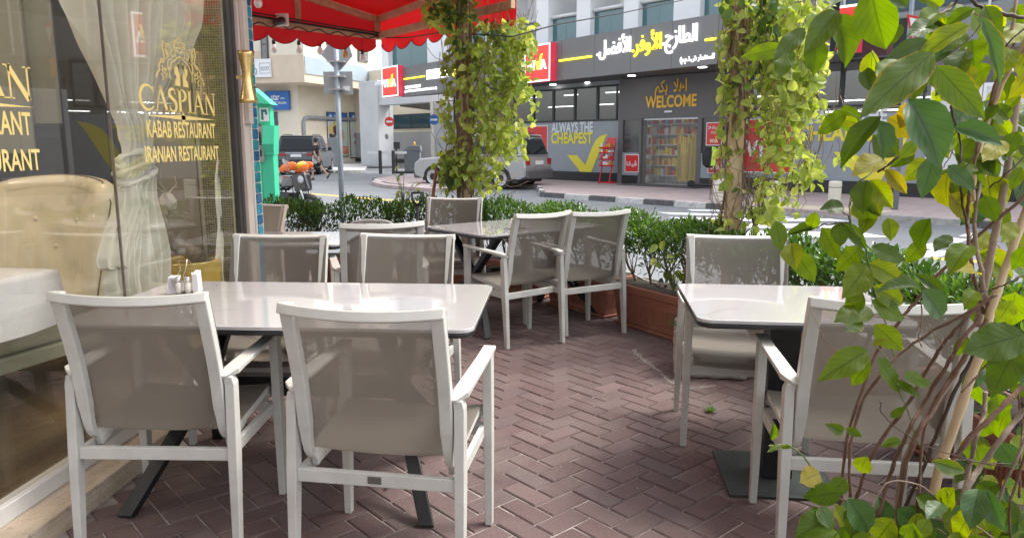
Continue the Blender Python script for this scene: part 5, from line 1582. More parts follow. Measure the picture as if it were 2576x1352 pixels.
# ceiling lamps of the restaurant (seen only as glints on the leather)
for lx, ly in ((-2.75, 3.6), (-2.75, 1.9), (-4.4, 3.4), (-4.4, 1.2)):
    t = thing('ceiling_lamp', 'round warm ceiling lamp inside the restaurant, ' + {(-2.75, 3.6): 'above the cream easy chair', (-2.75, 1.9): 'near the glass and nearest us', (-4.4, 3.4): 'deep in the room above the second chair', (-4.4, 1.2): 'deepest in the room and nearest us'}[(lx, ly)], 'ceiling lamp', (lx, ly, 3.04), 0, 'ceiling lamps in the restaurant')
    b = MB(); b.lathe([(.16, -.05), (.18, -.03), (.18, 0)], (0, 0, 0), 20); b.build('lamp_disc', mat('lamp_disc', (1, .86, .66), .5, var=0, emit=1.2), t)
    l = bpy.data.lights.new('lamp', 'AREA'); l.shape = 'DISK'; l.size = .3; l.energy = 4.5; l.color = (1, .84, .64)
    o = bpy.data.objects.new('lamp_light', l); o.location = (0, 0, -.08); link(o, t)
# ================================================================== CHAIRS
CF = mat('chair_frame', (.48, .475, .44), .42, var=.08, vs=9, dirt=.28, bs=.05, bscale=120)
CFB = mat('chair_frame_beige', (.60, .52, .40), .42, var=.06, vs=5)
def sling_mat(name, col, see):
    m, nt, P, out = nodes(name)
    t = nt.nodes.new('ShaderNodeUVMap')
    mp = nt.nodes.new('ShaderNodeMapping'); mp.inputs['Scale'].default_value = (170, 300, 1)
    nt.links.new(t.outputs[0], mp.inputs[0])
    ck = nt.nodes.new('ShaderNodeTexChecker'); ck.inputs['Scale'].default_value = 1
    ck.inputs[1].default_value = (1, 1, 1, 1); ck.inputs[2].default_value = (0, 0, 0, 1)
    nt.links.new(mp.outputs[0], ck.inputs['Vector'])
    n1 = noise(nt, 2.5, 6, .6); n2 = noise(nt, 300, 2, .5)
    c = mix_rgb(nt, ck.outputs[1], tuple(x * .82 for x in col), tuple(x * 1.15 for x in col))
    c = mix_rgb(nt, ramp(nt, n1, [(.4, 0.0), (.7, .25)]), c, tuple(x * .75 for x in col))
    nt.links.new(c, P.inputs['Base Color']); P.inputs['Roughness'].default_value = .6
    nt.links.new(bump(nt, ck.outputs[1], .25, .001), P.inputs['Normal'])
    tl = nt.nodes.new('ShaderNodeBsdfTranslucent'); nt.links.new(c, tl.inputs[0])
    m1 = nt.nodes.new('ShaderNodeMixShader'); m1.inputs[0].default_value = .25
    nt.links.new(P.outputs[0], m1.inputs[1]); nt.links.new(tl.outputs[0], m1.inputs[2])
    tr = nt.nodes.new('ShaderNodeBsdfTransparent')
    lw = nt.nodes.new('ShaderNodeLayerWeight'); lw.inputs[0].default_value = .5
    fac = ramp(nt, lw.outputs['Facing'], [(0.0, see), (.75, 0.0)])
    m2 = nt.nodes.new('ShaderNodeMixShader'); nt.links.new(fac, m2.inputs[0])
    nt.links.new(m1.outputs[0], m2.inputs[1]); nt.links.new(tr.outputs[0], m2.inputs[2]); nt.links.new(m2.outputs[0], out.inputs[0])
    return m
SL = sling_mat('taupe_sling', (.19, .170, .142), .28)
SLB = sling_mat('beige_sling', (.50, .43, .31), .10)
def smooth_path(pts, n=5):
    P = [Vector(p) for p in pts]; out = []
    for i in range(len(P) - 1):
        p0 = P[max(i - 1, 0)]; p1 = P[i]; p2 = P[i + 1]; p3 = P[min(i + 2, len(P) - 1)]
        for k in range(n):
            t = k / n
            out.append(.5 * ((2 * p1) + (-p0 + p2) * t + (2 * p0 - 5 * p1 + 4 * p2 - p3) * t * t + (-p0 + 3 * p1 - 3 * p2 + p3) * t ** 3))
    out.append(P[-1]); return out
HT = .92
# side profile of the sling frame (y forward, z up), front of the seat to the top of the back
prof = [(.235, .395), (.225, .425), (.195, .438), (.08, .425), (-.06, .410), (-.135, .400), (-.170, .405), (-.190, .425), (-.200, .455), (-.210, .52), (-.235, .68), (-.30, HT)]
PP = smooth_path([(0, y, z) for y, z in prof], 4)
def make_chair(label, frame=CF, sl=SL, badge=False, group='white framed sling chairs on the terrace'):
    t = thing('sling_armchair', label, 'chair', (0, 0, 0), 0, group)
    hw = .228
    # back frame: two side rails and the top rail
    b = MB()
    for s in (-1, 1):
        b.sweep([(s * hw, p.y, p.z) for p in PP], [.022 + .018 * min(1, max(0, (p.z - .40) / .12)) for p in PP], [.028 + .004 * (p.z > .5) for p in PP], (1, 0, 0))
    top = [(hw * (-1 + 2 * k / 16) * 1.085, -.302 - .034 * (1 - (2 * k / 16 - 1) ** 2), HT - .012 - .010 * (1 - (2 * k / 16 - 1) ** 2)) for k in range(17)]
    b.sweep(top, .032, .034, (0, .30, .95))
    b.sweep([(-hw, .235, .398), (hw, .235, .398)], .02, .028, (0, 1, 0))
    b.build('back_frame', frame, t, bevel=.004)
    # sling
    b = MB()
    n = len(PP) - 1
    def f(u, v):
        k = v * n; i = min(int(k), n - 1); p = PP[i].lerp(PP[i + 1], k - i)
        x = (u - .5) * 2 * (hw + .019)
        a_, c_ = PP[max(i - 1, 0)], PP[min(i + 2, n)]; tt = (c_ - a_).normalized(); ny, nz = tt.z, -tt.y; up = .022
        bow = (1 - (2 * u - 1) ** 2)
        sag = .012 * bow if p.z < .45 else 0
        back = .030 * bow * min(1, max(0, (p.z - .44) / .3))
        tops = .010 * bow * max(0, (p.z - .8) / .12)
        return (x, p.y - back + ny * up, p.z - sag - tops + nz * up - .016 * v ** 12)
    b.grid(f, 12, n * 1)
    b.build('sling', sl, t, smooth=True)
    # legs
    for s in (-1, 1):
        b = MB(); b.sweep([(s * .268, .222, .652), (s * .270, .218, .32), (s * .272, .212, 0)], [.034, .032, .026], [.05, .046, .030], (1, 0, 0)); b.build('leg', frame, t, bevel=.003)
        b = MB(); b.sweep([(s * .272, -.248, 0), (s * .270, -.220, .36), (s * .268, -.205, .60), (s * .262, -.212, .628)], [.026, .032, .032, .030], [.030, .046, .040, .03], (1, 0, 0)); b.build('leg', frame, t, bevel=.003)
        b = MB(); b.sweep([(s * .243, -.232, .625), (s * .268, -.200, .640), (s * .270, -.14, .646), (s * .271, .1, .655), (s * .270, .247, .662)], [.036, .052, .050, .046, .044], [.012, .020, .018, .016, .016], (1, 0, 0)); b.build('armrest', frame, t, bevel=.003)
        b = MB(); b.sweep([(s * .250, -.205, .355), (s * .250, .205, .365)], .018, .042, (1, 0, 0)); b.build('side_rail', frame, t, bevel=.002)
        b = MB(); b.sweep([(s * .226, -.16, .372), (s * .226, -.02, .405)], .02, .03, (1, 0, 0)); b.lathe([(.006, 0), (.005, .003)], (0, 0, 0), 8, M=Matrix.Translation((s * .214, -.10, .385)) @ Matrix.Rotation(-s * pi / 2, 4, 'Y')); b.build('bracket', frame, t, bevel=.002)
    b = MB(); b.box(-.254, .254, -.232, -.210, .335, .378); b.build('stretcher', frame, t, bevel=.003)
    b = MB(); b.box(-.254, .254, .205, .225, .345, .385); b.build('stretcher', frame, t, bevel=.003)
    if badge:
        b = MB(); b.box(-.022, .022, -.236, -.2325, .346, .370); b.build('badge', mat('badge', (.09, .08, .07), .4), t, bevel=.003)
    return t
ch0 = make_chair('white sling armchair nearest the glass, back turned, left of the front pair')
chb = make_chair('white sling armchair at the front table with a small brown badge on its rear rail', badge=True)
chbe = make_chair('beige sling chair half hidden behind the teal tiled pier', CFB, SLB)
KM = kid_map(ch0)
def place(o, top, w_ang, rot180=False, shift=(0, 0)):
    """top: middle of the top rail on the ground plan; w_ang: heading of its long axis"""
    a = w_ang + (pi if rot180 else 0)
    fwd = Vector((-sin(a), cos(a)))
    o.location = (top[0] + fwd.x * .30 + shift[0], top[1] + fwd.y * .30 + shift[1], 0)
    o.rotation_euler = (0, 0, a)
def topmid(a, b):
    A, B = G(*a, HT), G(*b, HT); m = (A + B) / 2
    return (m.x, m.y), atan2(B.y - A.y, B.x - A.x)
def chair(pa, pb, label, flip=False, src=None, ang=None, shift=(0, 0)):
    (m, a) = topmid(pa, pb)
    if ang is not None: a = radians(ang)
    o = src or copy_tree(ch0, KM)
    o['label'] = label
    place(o, m, a, flip, shift)
    return o
chair((112, 735), (535, 738), ch0['label'], src=ch0, ang=2)
chair((712, 762), (1110, 780), chb['label'], src=chb, ang=-6)
chair((578, 590), (835, 592), 'sling armchair facing us across the marble table, nearest the tiled pier', True)
chair((905, 589), (1145, 592), 'sling armchair facing us across the marble table, the one away from the tiled pier', True, ang=-4)
chair((865, 563), (1055, 557), 'white framed chair turned away at the small round cornered table by the pier', ang=20)
chair((625, 508), (707, 518), chbe['label'], True, src=chbe, ang=-28)
chair((1085, 497), (1203, 499), 'sling chair on the far side of the middle table, backed by the hedge', True, ang=-8)
chair((1310, 537), (1422, 532), 'sling armchair turned away at the middle table, left of the two, arm jutting out', ang=42)
chair((1455, 533), (1567, 528), 'sling armchair turned away at the middle table, right of the two, next to the planters', ang=33)
chair((1737, 591), (1972, 596), 'sling armchair facing us behind the square right hand table', True, ang=-5)
chair((2075, 752), (2435, 758), 'sling armchair at the right hand table mostly covered by vine stems', ang=-4)

# ================================================================== TABLES
def marble():
    m, nt, P, out = nodes('white_marble')
    t = nt.nodes.new('ShaderNodeTexCoord')
    n0 = noise(nt, 1.8, 6, .6)
    v = nt.nodes.new('ShaderNodeTexVoronoi'); v.feature = 'DISTANCE_TO_EDGE'; v.inputs['Scale'].default_value = 1.9
    mp = nt.nodes.new('ShaderNodeVectorMath'); mp.operation = 'ADD'
    nz = nt.nodes.new('ShaderNodeTexNoise'); nz.inputs['Scale'].default_value = 2.3; nz.inputs['Detail'].default_value = 6
    nt.links.new(t.outputs['Object'], nz.inputs['Vector'])
    sc = nt.nodes.new('ShaderNodeVectorMath'); sc.operation = 'SCALE'; sc.inputs['Scale'].default_value = .55
    nt.links.new(nz.outputs['Color'], sc.inputs[0]); nt.links.new(t.outputs['Object'], mp.inputs[0]); nt.links.new(sc.outputs[0], mp.inputs[1])
    nt.links.new(mp.outputs[0], v.inputs['Vector'])
    vein = ramp(nt, v.outputs['Distance'], [(0.0, .8), (.012, .35), (.06, 0.0)])
    gate = ramp(nt, n0, [(.42, 0.0), (.62, 1.0)])
    c = mix_rgb(nt, math_n(nt, 'MULTIPLY', vein, gate), (.43, .42, .425), (.20, .235, .25))
    n2 = noise(nt, 3, 5); c = mix_rgb(nt, ramp(nt, n2, [(.5, 0.0), (.9, .4)]), c, (.38, .37, .39))
    nt.links.new(c, P.inputs['Base Color']); nt.links.new(ramp(nt, noise(nt, 7, 8, .7), [(.35, .03), (.7, .16)]), P.inputs['Roughness'])
    P.inputs['IOR'].default_value = 1.6; P.inputs['Coat Weight'].default_value = .6; P.inputs['Coat Roughness'].default_value = .02
    return m
MARB = marble()
TB = mat('table_black', (.014, .014, .016), .38, var=.3, vs=12, bs=.1, bscale=200)
def rounded(w, d, r, n=6):
    p = []
    for cx, cy, a0 in ((w / 2 - r, d / 2 - r, 0), (-w / 2 + r, d / 2 - r, 90), (-w / 2 + r, -d / 2 + r, 180), (w / 2 - r, -d / 2 + r, 270)):
        for k in range(n + 1):
            a = radians(a0 + 90 * k / n); p.append((cx + r * cos(a), cy + r * sin(a)))
    return p
def make_table(label, w, d, legs, loc, rz):
    t = thing('marble_table', label, 'table', loc, rz, None)
    b = MB(); b.prism(rounded(w, d, .06), .736, .75); b.build('tabletop', MARB, t, bevel=.0025)
    b = MB(); b.prism(rounded(w - .006, d - .006, .058), .716, .7355); b.build('edge_band', TB, t, bevel=.006)
    if legs == 'x':
        for s in (-1, 1):
            x = s * (w / 2 - .18)
            if w > 1.3: x = s * (w / 2 - .34)
            b = MB(); b.sweep([(x - s * .10, -.10, .715), (x - s * .04, -.05, .42), (x + s * .20, d / 2 - .06, 0)][0:0] or [(x, -.30, .715), (x, 0, .40)], .06, .035, (1, 0, 0)); 
            b.sweep([(x, .30, .715), (x, 0, .40)], .06, .035, (1, 0, 0)); b.build('upper_brace', TB, t)
            for q in (-1, 1):
                b = MB(); b.sweep([(x - s * .02, q * .02, .42), (x + s * .16, q * (d / 2 - .03), 0)], .055, .036, (1, 0, 0)); b.build('leg', TB, t, bevel=.003)
        b = MB(); b.box(-(w / 2 - .32), w / 2 - .32, -.03, .03, .36, .44); b.build('crossbar', TB, t)
    else:
        b = MB(); b.box(-.06, .06, -.06, .06, .012, .72); b.build('pedestal', TB, t, bevel=.004)
        b = MB(); b.box(-.22, .22, -.22, .22, 0, .011); b.build('base_plate', mat('base_plate', (.028, .036, .034), .45, var=.3, vs=9), t, bevel=.002)
        b = MB(); b.box(-.2, .2, -.03, .03, .695, .715); b.box(-.03, .03, -.2, -.0301, .695, .715); b.box(-.03, .03, .0301, .2, .695, .715); b.build('spider', TB, t)
    return t
T1 = make_table('long white marble topped table in front, between the two pairs of chairs', 1.50, .84, 'x', (-1.03, 2.88, 0), radians(0))
T4 = make_table('square white marble table on a black pedestal, right side of the terrace', .78, .72, 'p', (.93, 3.0, 0), radians(-3))
T3 = make_table('marble table in the middle distance beside the hedge, with two chairs drawn up to it', 1.2, .80, 'x', (-.31, 5.79, 0), radians(43))
T2 = make_table('small marble table beside the tiled pier, behind the front chairs', .78, .70, 'p', (-1.78, 4.92, 0), radians(2))

# napkin holders with cruets
def cruet(px, py, label, k=1.0):
    p = G(px, py, .751); t = thing('cruet_stand', label, 'cruet stand', p, radians(12)); t.scale = (.8, .8, .85)
    CH_ = mat('chrome', (.65, .64, .62), .12, metal=1, var=.05)
    b = MB(); b.box(-.045, .045, -.04, .04, 0, .006); b.build('tray', BLACK, t)
    b = MB(); b.tube([(-.028, 0, .006), (-.028, 0, .10), (-.014, 0, .125), (-.022, 0, .165), (.022, 0, .172), (.012, 0, .125), (.0, 0, .10), (.0, 0, .006)], .0022, 6); b.build('wire_handle', CH_, t, smooth=True)
    for x in (-.024, .022):
        b = MB(); b.lathe([(.016, .007), (.017, .05), (.013, .062), (.012, .066)], (x, -.022, 0), 14); g_ = b.build('shaker', mat('salt_glass', (.62, .58, .50), .1, var=.2, vs=60), t, smooth=True)
        b = MB(); b.lathe([(.015, .064), (.0155, .085), (.011, .09), (.002, .092)], (x, -.022, 0), 14); b.build('cap', CH_, g_, smooth=True)
    NP = mat('napkin', (.78, .74, .74), .9, var=.05)
    for i in range(8):
        b = MB(); x = -.085 + i * .006; b.hexa([(x, -.03, .006), (x + .003, -.03, .006), (x + .003, .045, .006), (x, .045, .006)], [(x + .012 + i * .001, -.025, .09 + U(-.006, .006)), (x + .015, -.025, .09), (x + .016, .04, .088 + U(-.008, .008)), (x + .013, .04, .09)]); b.build('napkin', NP, t)
    for i in range(6):
        b = MB(); x = .05 + i * .005; b.hexa([(x, -.03, .006), (x + .003, -.03, .006), (x + .003, .045, .006), (x, .045, .006)], [(x - .004, -.028, .105 + U(-.01, .006)), (x - .001, -.028, .1), (x, .042, .11), (x - .003, .04, .105 + U(-.01, .01))]); b.build('napkin', NP, t)
    return t
cruet(466, 738, 'cruet stand with two shakers and paper napkins on the left end of the front table')
cruet(1306, 575, 'small cruet stand with napkins on the middle distance table')

# ================================================================== PLANTERS AND HEDGE
def terracotta():
    m, nt, P, out = nodes('terracotta')
    n1 = noise(nt, 3, 8, .65); n2 = noise(nt, 60, 4, .6)
    c = mix_rgb(nt, ramp(nt, n1, [(.3, 0.0), (.7, 1.0)]), (.23, .088, .055), (.33, .14, .088))
    c = mix_rgb(nt, ramp(nt, noise(nt, 1.7, 9, .75), [(.56, 0.0), (.72, .5)]), c, (.45, .33, .26))
    nt.links.new(c, P.inputs['Base Color']); P.inputs['Roughness'].default_value = .55
    nt.links.new(bump(nt, n2, .1, .003), P.inputs['Normal'])
    return m
TERR = terracotta()
SOIL = mat('soil', (.035, .025, .018), .95, var=.4, vs=30, bs=1, bscale=60)
def make_planter(label, L=.80, W=.34, Hh=.33, loc=(0, 0, 0), rz=0.0):
    t = thing('terracotta_planter', label, 'planter', loc, rz, 'ribbed terracotta troughs under the hedge')
    b = MB()
    def ring(l, w, z): return [(-l, -w, z), (l, -w, z), (l, w, z), (-l, w, z)]
    l, w = L / 2, W / 2
    b.hexa(ring(l - .05, w - .045, .025), ring(l - .018, w - .018, Hh - .06)); b.build('body', TERR, t, bevel=.012)
    # ribs
    rb_ = MB(); n = int(L / .028)
    for s in (-1, 1):
        for k in range(n):
            x = -l + .075 + (2 * l - .15) * k / (n - 1); x2 = x * (l - .02) / (l - .05)
            y0 = s * (w - .043); y1 = s * (w - .022)
            z0, z1 = .07, Hh - .13
            yy = lambda z: s * (w - .045 + .027 * (z - .025) / (Hh - .085))
            a, c = yy(z0), yy(z1)
            lo = [(x - .006, a - s * .003, z0), (x + .006, a - s * .003, z0), (x + .004, a + s * .008, z0), (x - .004, a + s * .008, z0)]
            hi = [(x2 - .006, c - s * .003, z1), (x2 + .006, c - s * .003, z1), (x2 + .004, c + s * .008, z1), (x2 - .004, c + s * .008, z1)]
            if s > 0: rb_.hexa(lo, hi)
            else: rb_.hexa(lo[::-1], hi[::-1])
    m_ = int(W / .028)
    for s in (-1, 1):
        for k in range(m_):
            y = (-w + .06 + (2 * w - .12) * k / (m_ - 1)); z0, z1 = .07, Hh - .13
            xx = lambda z: s * (l - .05 + .032 * (z - .025) / (Hh - .085))
            a, c = xx(z0), xx(z1)
            rb_.hexa([(a - s * .003, y - .006, z0), (a + s * .008, y - .004, z0), (a + s * .008, y + .004, z0), (a - s * .003, y + .006, z0)][::s], [(c - s * .003, y - .006, z1), (c + s * .008, y - .004, z1), (c + s * .008, y + .004, z1), (c - s * .003, y + .006, z1)][::s])
    rb_.build('ribs', TERR, t)['kind'] = 'stuff'
    # rim as four lips, saucer
    r = MB()
    r.hexa(ring(l - .006, w - .006, Hh - .062), ring(l, w, Hh))
    r2 = r.build('rim', TERR, t, bevel=.008)
    s_ = MB(); s_.hexa(ring(l - .04, w - .035, 0), ring(l - .03, w - .025, .024)); s_.build('saucer', TERR, t, bevel=.006)
    b = MB(); b.box(-l + .025, l - .025, -w + .025, w - .025, Hh - .005, Hh + .004); b.build('soil', SOIL, t)
    return t
HP = [(-2.75, 6.85), (-1.95, 6.90), (-1.15, 7.02), (-.36, 6.78), (.27, 6.16), (.80, 5.45), (1.28, 4.68), (1.62, 3.86), (1.80, 3.0), (1.84, 2.12)]
PL = {0: 'far left trough under the hedge, behind the beige chair', 1: 'trough under the hedge behind the small table', 2: 'trough under the hedge behind the far sling chair', 3: 'trough at the bend of the hedge, glimpsed under the middle table',
      4: 'ribbed trough just right of the middle table chairs, corner lit', 5: 'nearest fully seen plain sided trough, left of the concrete block', 6: 'trough behind the concrete block and the right hand chair', 7: 'trough beyond the right hand table', 8: 'trough behind the vine covered chair', 9: 'trough at the right edge behind the vine stems'}
HLEAF_LIT = leafy('hedge_leaf_lit', (.040, .10, .018), (.072, .165, .026), (.15, .27, .045), trans=.30, island=True, rough=.28, spec=.6)  # lit copy for the hedge tops, the daylight put into the colour
HLEAF_SHADE = leafy('hedge_leaf_shaded', (.024, .058, .013), (.042, .10, .02), (.072, .15, .028), trans=.25, island=True, rough=.3, spec=.6)  # shaded copy for the leaves further down, shade painted as darker green
HSTEM = mat('hedge_stem', (.11, .075, .05), .85, var=.3, vs=20)
def add_leaf(b, p, d, n, L, W, fold=.25, uv=False):
    """pointed leaf of four quads"""
    d = d.normalized(); s = d.cross(n)
    if s.length < 1e-4: s = d.orthogonal()
    s.normalize(); n = s.cross(d)
    a = p; m1 = p + d * L * .35 + n * L * .05; m2 = p + d * L * .7 + n * L * .03; e = p + d * L - n * L * .04
    w1, w2 = W * .5, W * .38
    up = n * W * fold
    vs = [a, m1 + s * w1 + up, m1, m1 - s * w1 + up, m2 + s * w2 + up * .8, m2, m2 - s * w2 + up * .8, e]
    b.add(vs, [(0, 1, 2), (0, 2, 3), (2, 1, 4, 5), (3, 2, 5, 6), (5, 4, 7), (6, 5, 7)])
def shrub(i, P, rz, L, top, seed, label):
    R = random.Random(seed)
    t = thing('hedge_shrub', label, 'shrub', (P[0], P[1], .33), rz, None)
    b = MB(); z0 = .02
    for k in range(5):
        x0 = -L / 2 + .08 + (L - .16) * (k + R.uniform(.2, .8)) / 5; y0 = R.uniform(-.05, .05)
        p = Vector((x0, y0, -.01)); pts = [p.copy()]; 
        for j in range(4): p = p + Vector((R.uniform(-.03, .03), R.uniform(-.03, .03), .06)); pts.append(p.copy())
        b.tube(pts, [.011, .010, .009, .008, .007], 6)
        for q in range(9):
            s = pts[R.randrange(1, 5)]; e = s + Vector((R.uniform(-.14, .14), R.uniform(-.16, .16), R.uniform(.12, .30))); m_ = (s + e) / 2 + Vector((R.uniform(-.03, .03), R.uniform(-.03, .03), 0))
            b.tube([s, m_, e], [.005, .004, .0025], 4)
    b.build('stems', HSTEM, t)['kind'] = 'stuff'
    f = MB(); g = MB()
    N = 3000 if i >= 3 else 2300
    ztop = top - .33
    for k in range(N):
        x = R.uniform(-L / 2 - .07, L / 2 + .07); y = R.gauss(0, .105)
        y = max(-.23, min(.23, y))
        zt_ = ztop + .035 * sin(x * 9 + i) + .02 * sin(x * 23 + 2 * i) + R.uniform(-.02, .025) - .35 * abs(y) ** 1.6
        # clumps
        cl = .5 + .5 * sin(x * 17 + i * 2.1) * sin(y * 25 + i)
        zb_ = .10 + .06 * sin(x * 13 + i)
        z = zb_ + (zt_ - zb_) * R.random() ** .55
        if R.random() < .25 and z < zt_ - .08: 
            if cl < .45: continue
        if z < .2 and R.random() < .45: continue
        p = Vector((x, y, z))
        outw = Vector((x * .25, y * 3.0, (z - ztop * .55) * 2.2 + .25)); outw.normalize()
        d = (outw + Vector((R.uniform(-1, 1), R.uniform(-1, 1), R.uniform(-.4, 1))) * .75).normalized()
        n = (Vector((R.uniform(-1, 1), R.uniform(-1, 1), 1.2)) + outw).normalized()
        ln = R.uniform(.030, .052)
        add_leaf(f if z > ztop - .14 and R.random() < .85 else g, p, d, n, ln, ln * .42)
    o = f.build('upper_leaves', HLEAF_LIT, t); o['kind'] = 'stuff'
    o = g.build('lower_leaves', HLEAF_SHADE, t); o['kind'] = 'stuff'
    return t
HL = {0: 'dense clipped shrub of the hedge behind the green parking machine', 1: 'clipped shrub of the hedge left of the tall sign pole foot', 2: 'clipped shrub of the hedge right of the tall sign pole foot', 3: 'clipped shrub at the foot of the leafy left vine post',
      4: 'clipped shrub right of the left vine post, seen above the two chairs', 5: 'bare stemmed clipped shrub above the plain trough', 6: 'shrub of the hedge at the foot of the right vine post', 7: 'glossy shrub of the hedge seen beyond the right hand table', 8: 'glossy shrub of the hedge behind the vine covered chair', 9: 'glossy hedge shrub at the right edge behind the hanging vine'}
for i, P in enumerate(HP):
    a = HP[max(i - 1, 0)]; c = HP[min(i + 1, len(HP) - 1)]
    rz = atan2(c[1] - a[1], c[0] - a[0])
    L = .86 if 0 < i < 9 else .8
    make_planter(PL[i], L=.78 if i != 5 else .84, loc=(P[0], P[1], 0), rz=rz)
    shrub(i, P, rz, .86, .84 if i < 4 else .815 if i < 6 else .80, 40 + i, HL[i])
# hose along the planters
HOSE = mat('white_hose', (.62, .60, .56), .5, var=.1)
pts = [G(*q, .36) for q in [(1540, 700), (1575, 690), (1625, 695), (1660, 712), (1700, 722), (1740, 735)]]
pts = smooth_path([(p.x, p.y, .355 + .03 * sin(i * 2.1)) for i, p in enumerate(pts)], 4)
b = MB(); b.tube(pts, .009, 6); o = b.build('irrigation_hose', HOSE, None, smooth=True); tag(o, 'pale irrigation hose looping over the trough rims', 'hose')

# concrete block, pot, weed, bits on the floor
p = G(1800, 925); 
t = thing('concrete_block', 'rough mossy concrete block on the bricks behind the right hand table', 'block', (.94, 4.47, 0), radians(-8))
b = MB()
for k in range(1):
    b.box(-.20, .22, -.17, .15, 0, .30)
me = b.build('block', CONC, t, bevel=.02); 
md = me.modifiers.new('s', 'SUBSURF'); md.subdivision_type = 'SIMPLE'; md.levels = 0; md.render_levels = 4
tx = bpy.data.textures.new('rough', 'CLOUDS'); tx.noise_scale = .06
md = me.modifiers.new('d', 'DISPLACE'); md.texture = tx; md.strength = .02; md.mid_level = .5
MOSS = leafy('moss', (.03, .06, .012), (.05, .09, .02), trans=.2, island=True)
b = MB(); R = random.Random(5)
for k in range(500):
    x, y = R.gauss(-.12, .06), R.gauss(-.06, .08)
    add_leaf(b, Vector((x, y, .30)), Vector((R.uniform(-.6, .6), R.uniform(-.6, .6), 1)), Vector((R.uniform(-1, 1), R.uniform(-1, 1), .2)), R.uniform(.012, .028), .005)
b.build('moss_tuft', MOSS, t)['kind'] = 'stuff'
pp_ = G(1912, 948)
t = thing('clay_pot', 'tiny upturned clay pot on the bricks beside the black pedestal', 'pot', pp_)
b = MB(); b.lathe([(.02, 0), (.028, .05), (.034, .052), (.034, .068), (.027, .068), (.02, .02), (.004, .018)], (0, 0, 0), 18); b.build('body', TERR, t, smooth=True)
pp_ = G(1787, 1036)
t = thing('weed_sprig', 'small green weed sprouting between bricks by the right hand chair leg', 'weed', pp_)
WL_ = leafy('weed_leaf', (.05, .12, .02), (.08, .18, .03), trans=.4)
for k in range(7):
    a = k * 2 * pi / 7 + .3; b = MB(); add_leaf(b, Vector((0, 0, 0)), Vector((cos(a), sin(a), .5 + .5 * (k % 2))), Vector((0, 0, 1)), .045, .020); b.build('leaf', WL_, t)
pp_ = G(977, 1228)
b = MB()
for k in range(9): 
    c_ = Vector((U(-.008, .008), U(-.008, .008), .001 + .003 * k)); d1 = Vector((U(-1, 1), U(-1, 1), U(-1, 1))) * .012; d2 = Vector((U(-1, 1), U(-1, 1), U(0, 1))) * .012
    b.add([c_, c_ + d1, c_ + d1 + d2, c_ + d2], [(0, 1, 2, 3)])
o = b.build('crumpled_wrapper', mat('wrapper', (.35, .55, .62), .2, metal=.6, var=.4, vs=90), None, loc=pp_); tag(o, 'tiny crumpled pale blue foil wrapper on the bricks behind the badge chair', 'wrapper')
LIT = mat('dry_leaf', (.40, .32, .10), .8)
for q, lab in (((2313, 1232), 'fallen yellow leaf on the bricks beside the black base plate'), ((1210, 870), 'scrap of dry leaf on the bricks beyond the front table')):
    pp_ = G(*q); b = MB(); add_leaf(b, Vector((-.02, 0, .004)), Vector((1, .4, 0)), Vector((0, 0, 1)), .04, .018, .1); o = b.build('fallen_leaf', LIT, None, loc=pp_); tag(o, lab, 'leaf')
m_ = MB(); R = random.Random(9)
for k in range(260):
    x, y = R.uniform(-1.6, 1.6), R.uniform(1.9, 6.2)
    s = R.uniform(.002, .006)
    if R.random() < .35: x = R.gauss(1.0, .35); y = R.gauss(4.2, .4)
    add_leaf(m_, Vector((x, y, .003)), Vector((R.uniform(-1, 1), R.uniform(-1, 1), .05)), Vector((0, 0, 1)), s * 2.2, s)
o = m_.build('floor_litter', mat('litter', (.30, .25, .18), .9, var=.5, vs=3), None); tag(o, 'crumbs and dry flecks scattered over the brick paving', 'litter', kind='stuff')

# smear of dried cement across the bricks
m, nt, P, out = nodes('cement_smear')
P.inputs['Base Color'].default_value = (.36, .33, .29, 1); P.inputs['Roughness'].default_value = .95
nz = noise(nt, 22, 8, .75); uvn = nt.nodes.new('ShaderNodeUVMap'); sx_ = nt.nodes.new('ShaderNodeSeparateXYZ'); nt.links.new(uvn.outputs[0], sx_.inputs[0])
edge = math_n(nt, 'MULTIPLY', math_n(nt, 'ABSOLUTE', math_n(nt, 'SUBTRACT', sx_.outputs[0], .5)), 1.1)
nt.links.new(ramp(nt, math_n(nt, 'SUBTRACT', nz, edge), [(.24, 0.0), (.50, .5)]), P.inputs['Alpha'])
cp_ = smooth_path([G(*q, .0035) for q in [(1592, 878), (1620, 905), (1655, 930), (1685, 958), (1735, 975), (1800, 968)]], 5)
b = MB()
def fs_(u, v):
    k = v * (len(cp_) - 1); i = min(int(k), len(cp_) - 2); p = cp_[i].lerp(cp_[i + 1], k - i); t_ = (cp_[i + 1] - cp_[i]).normalized()
    return p + Vector((-t_.y, t_.x, 0)) * (u - .5) * (.10 + .04 * sin(v * 9))
b.grid(fs_, 4, 30); o = b.build('cement_smear', m, None); o['kind'] = 'stuff'; tag(o, 'pale smear of dried cement across the brick paving', 'smear')
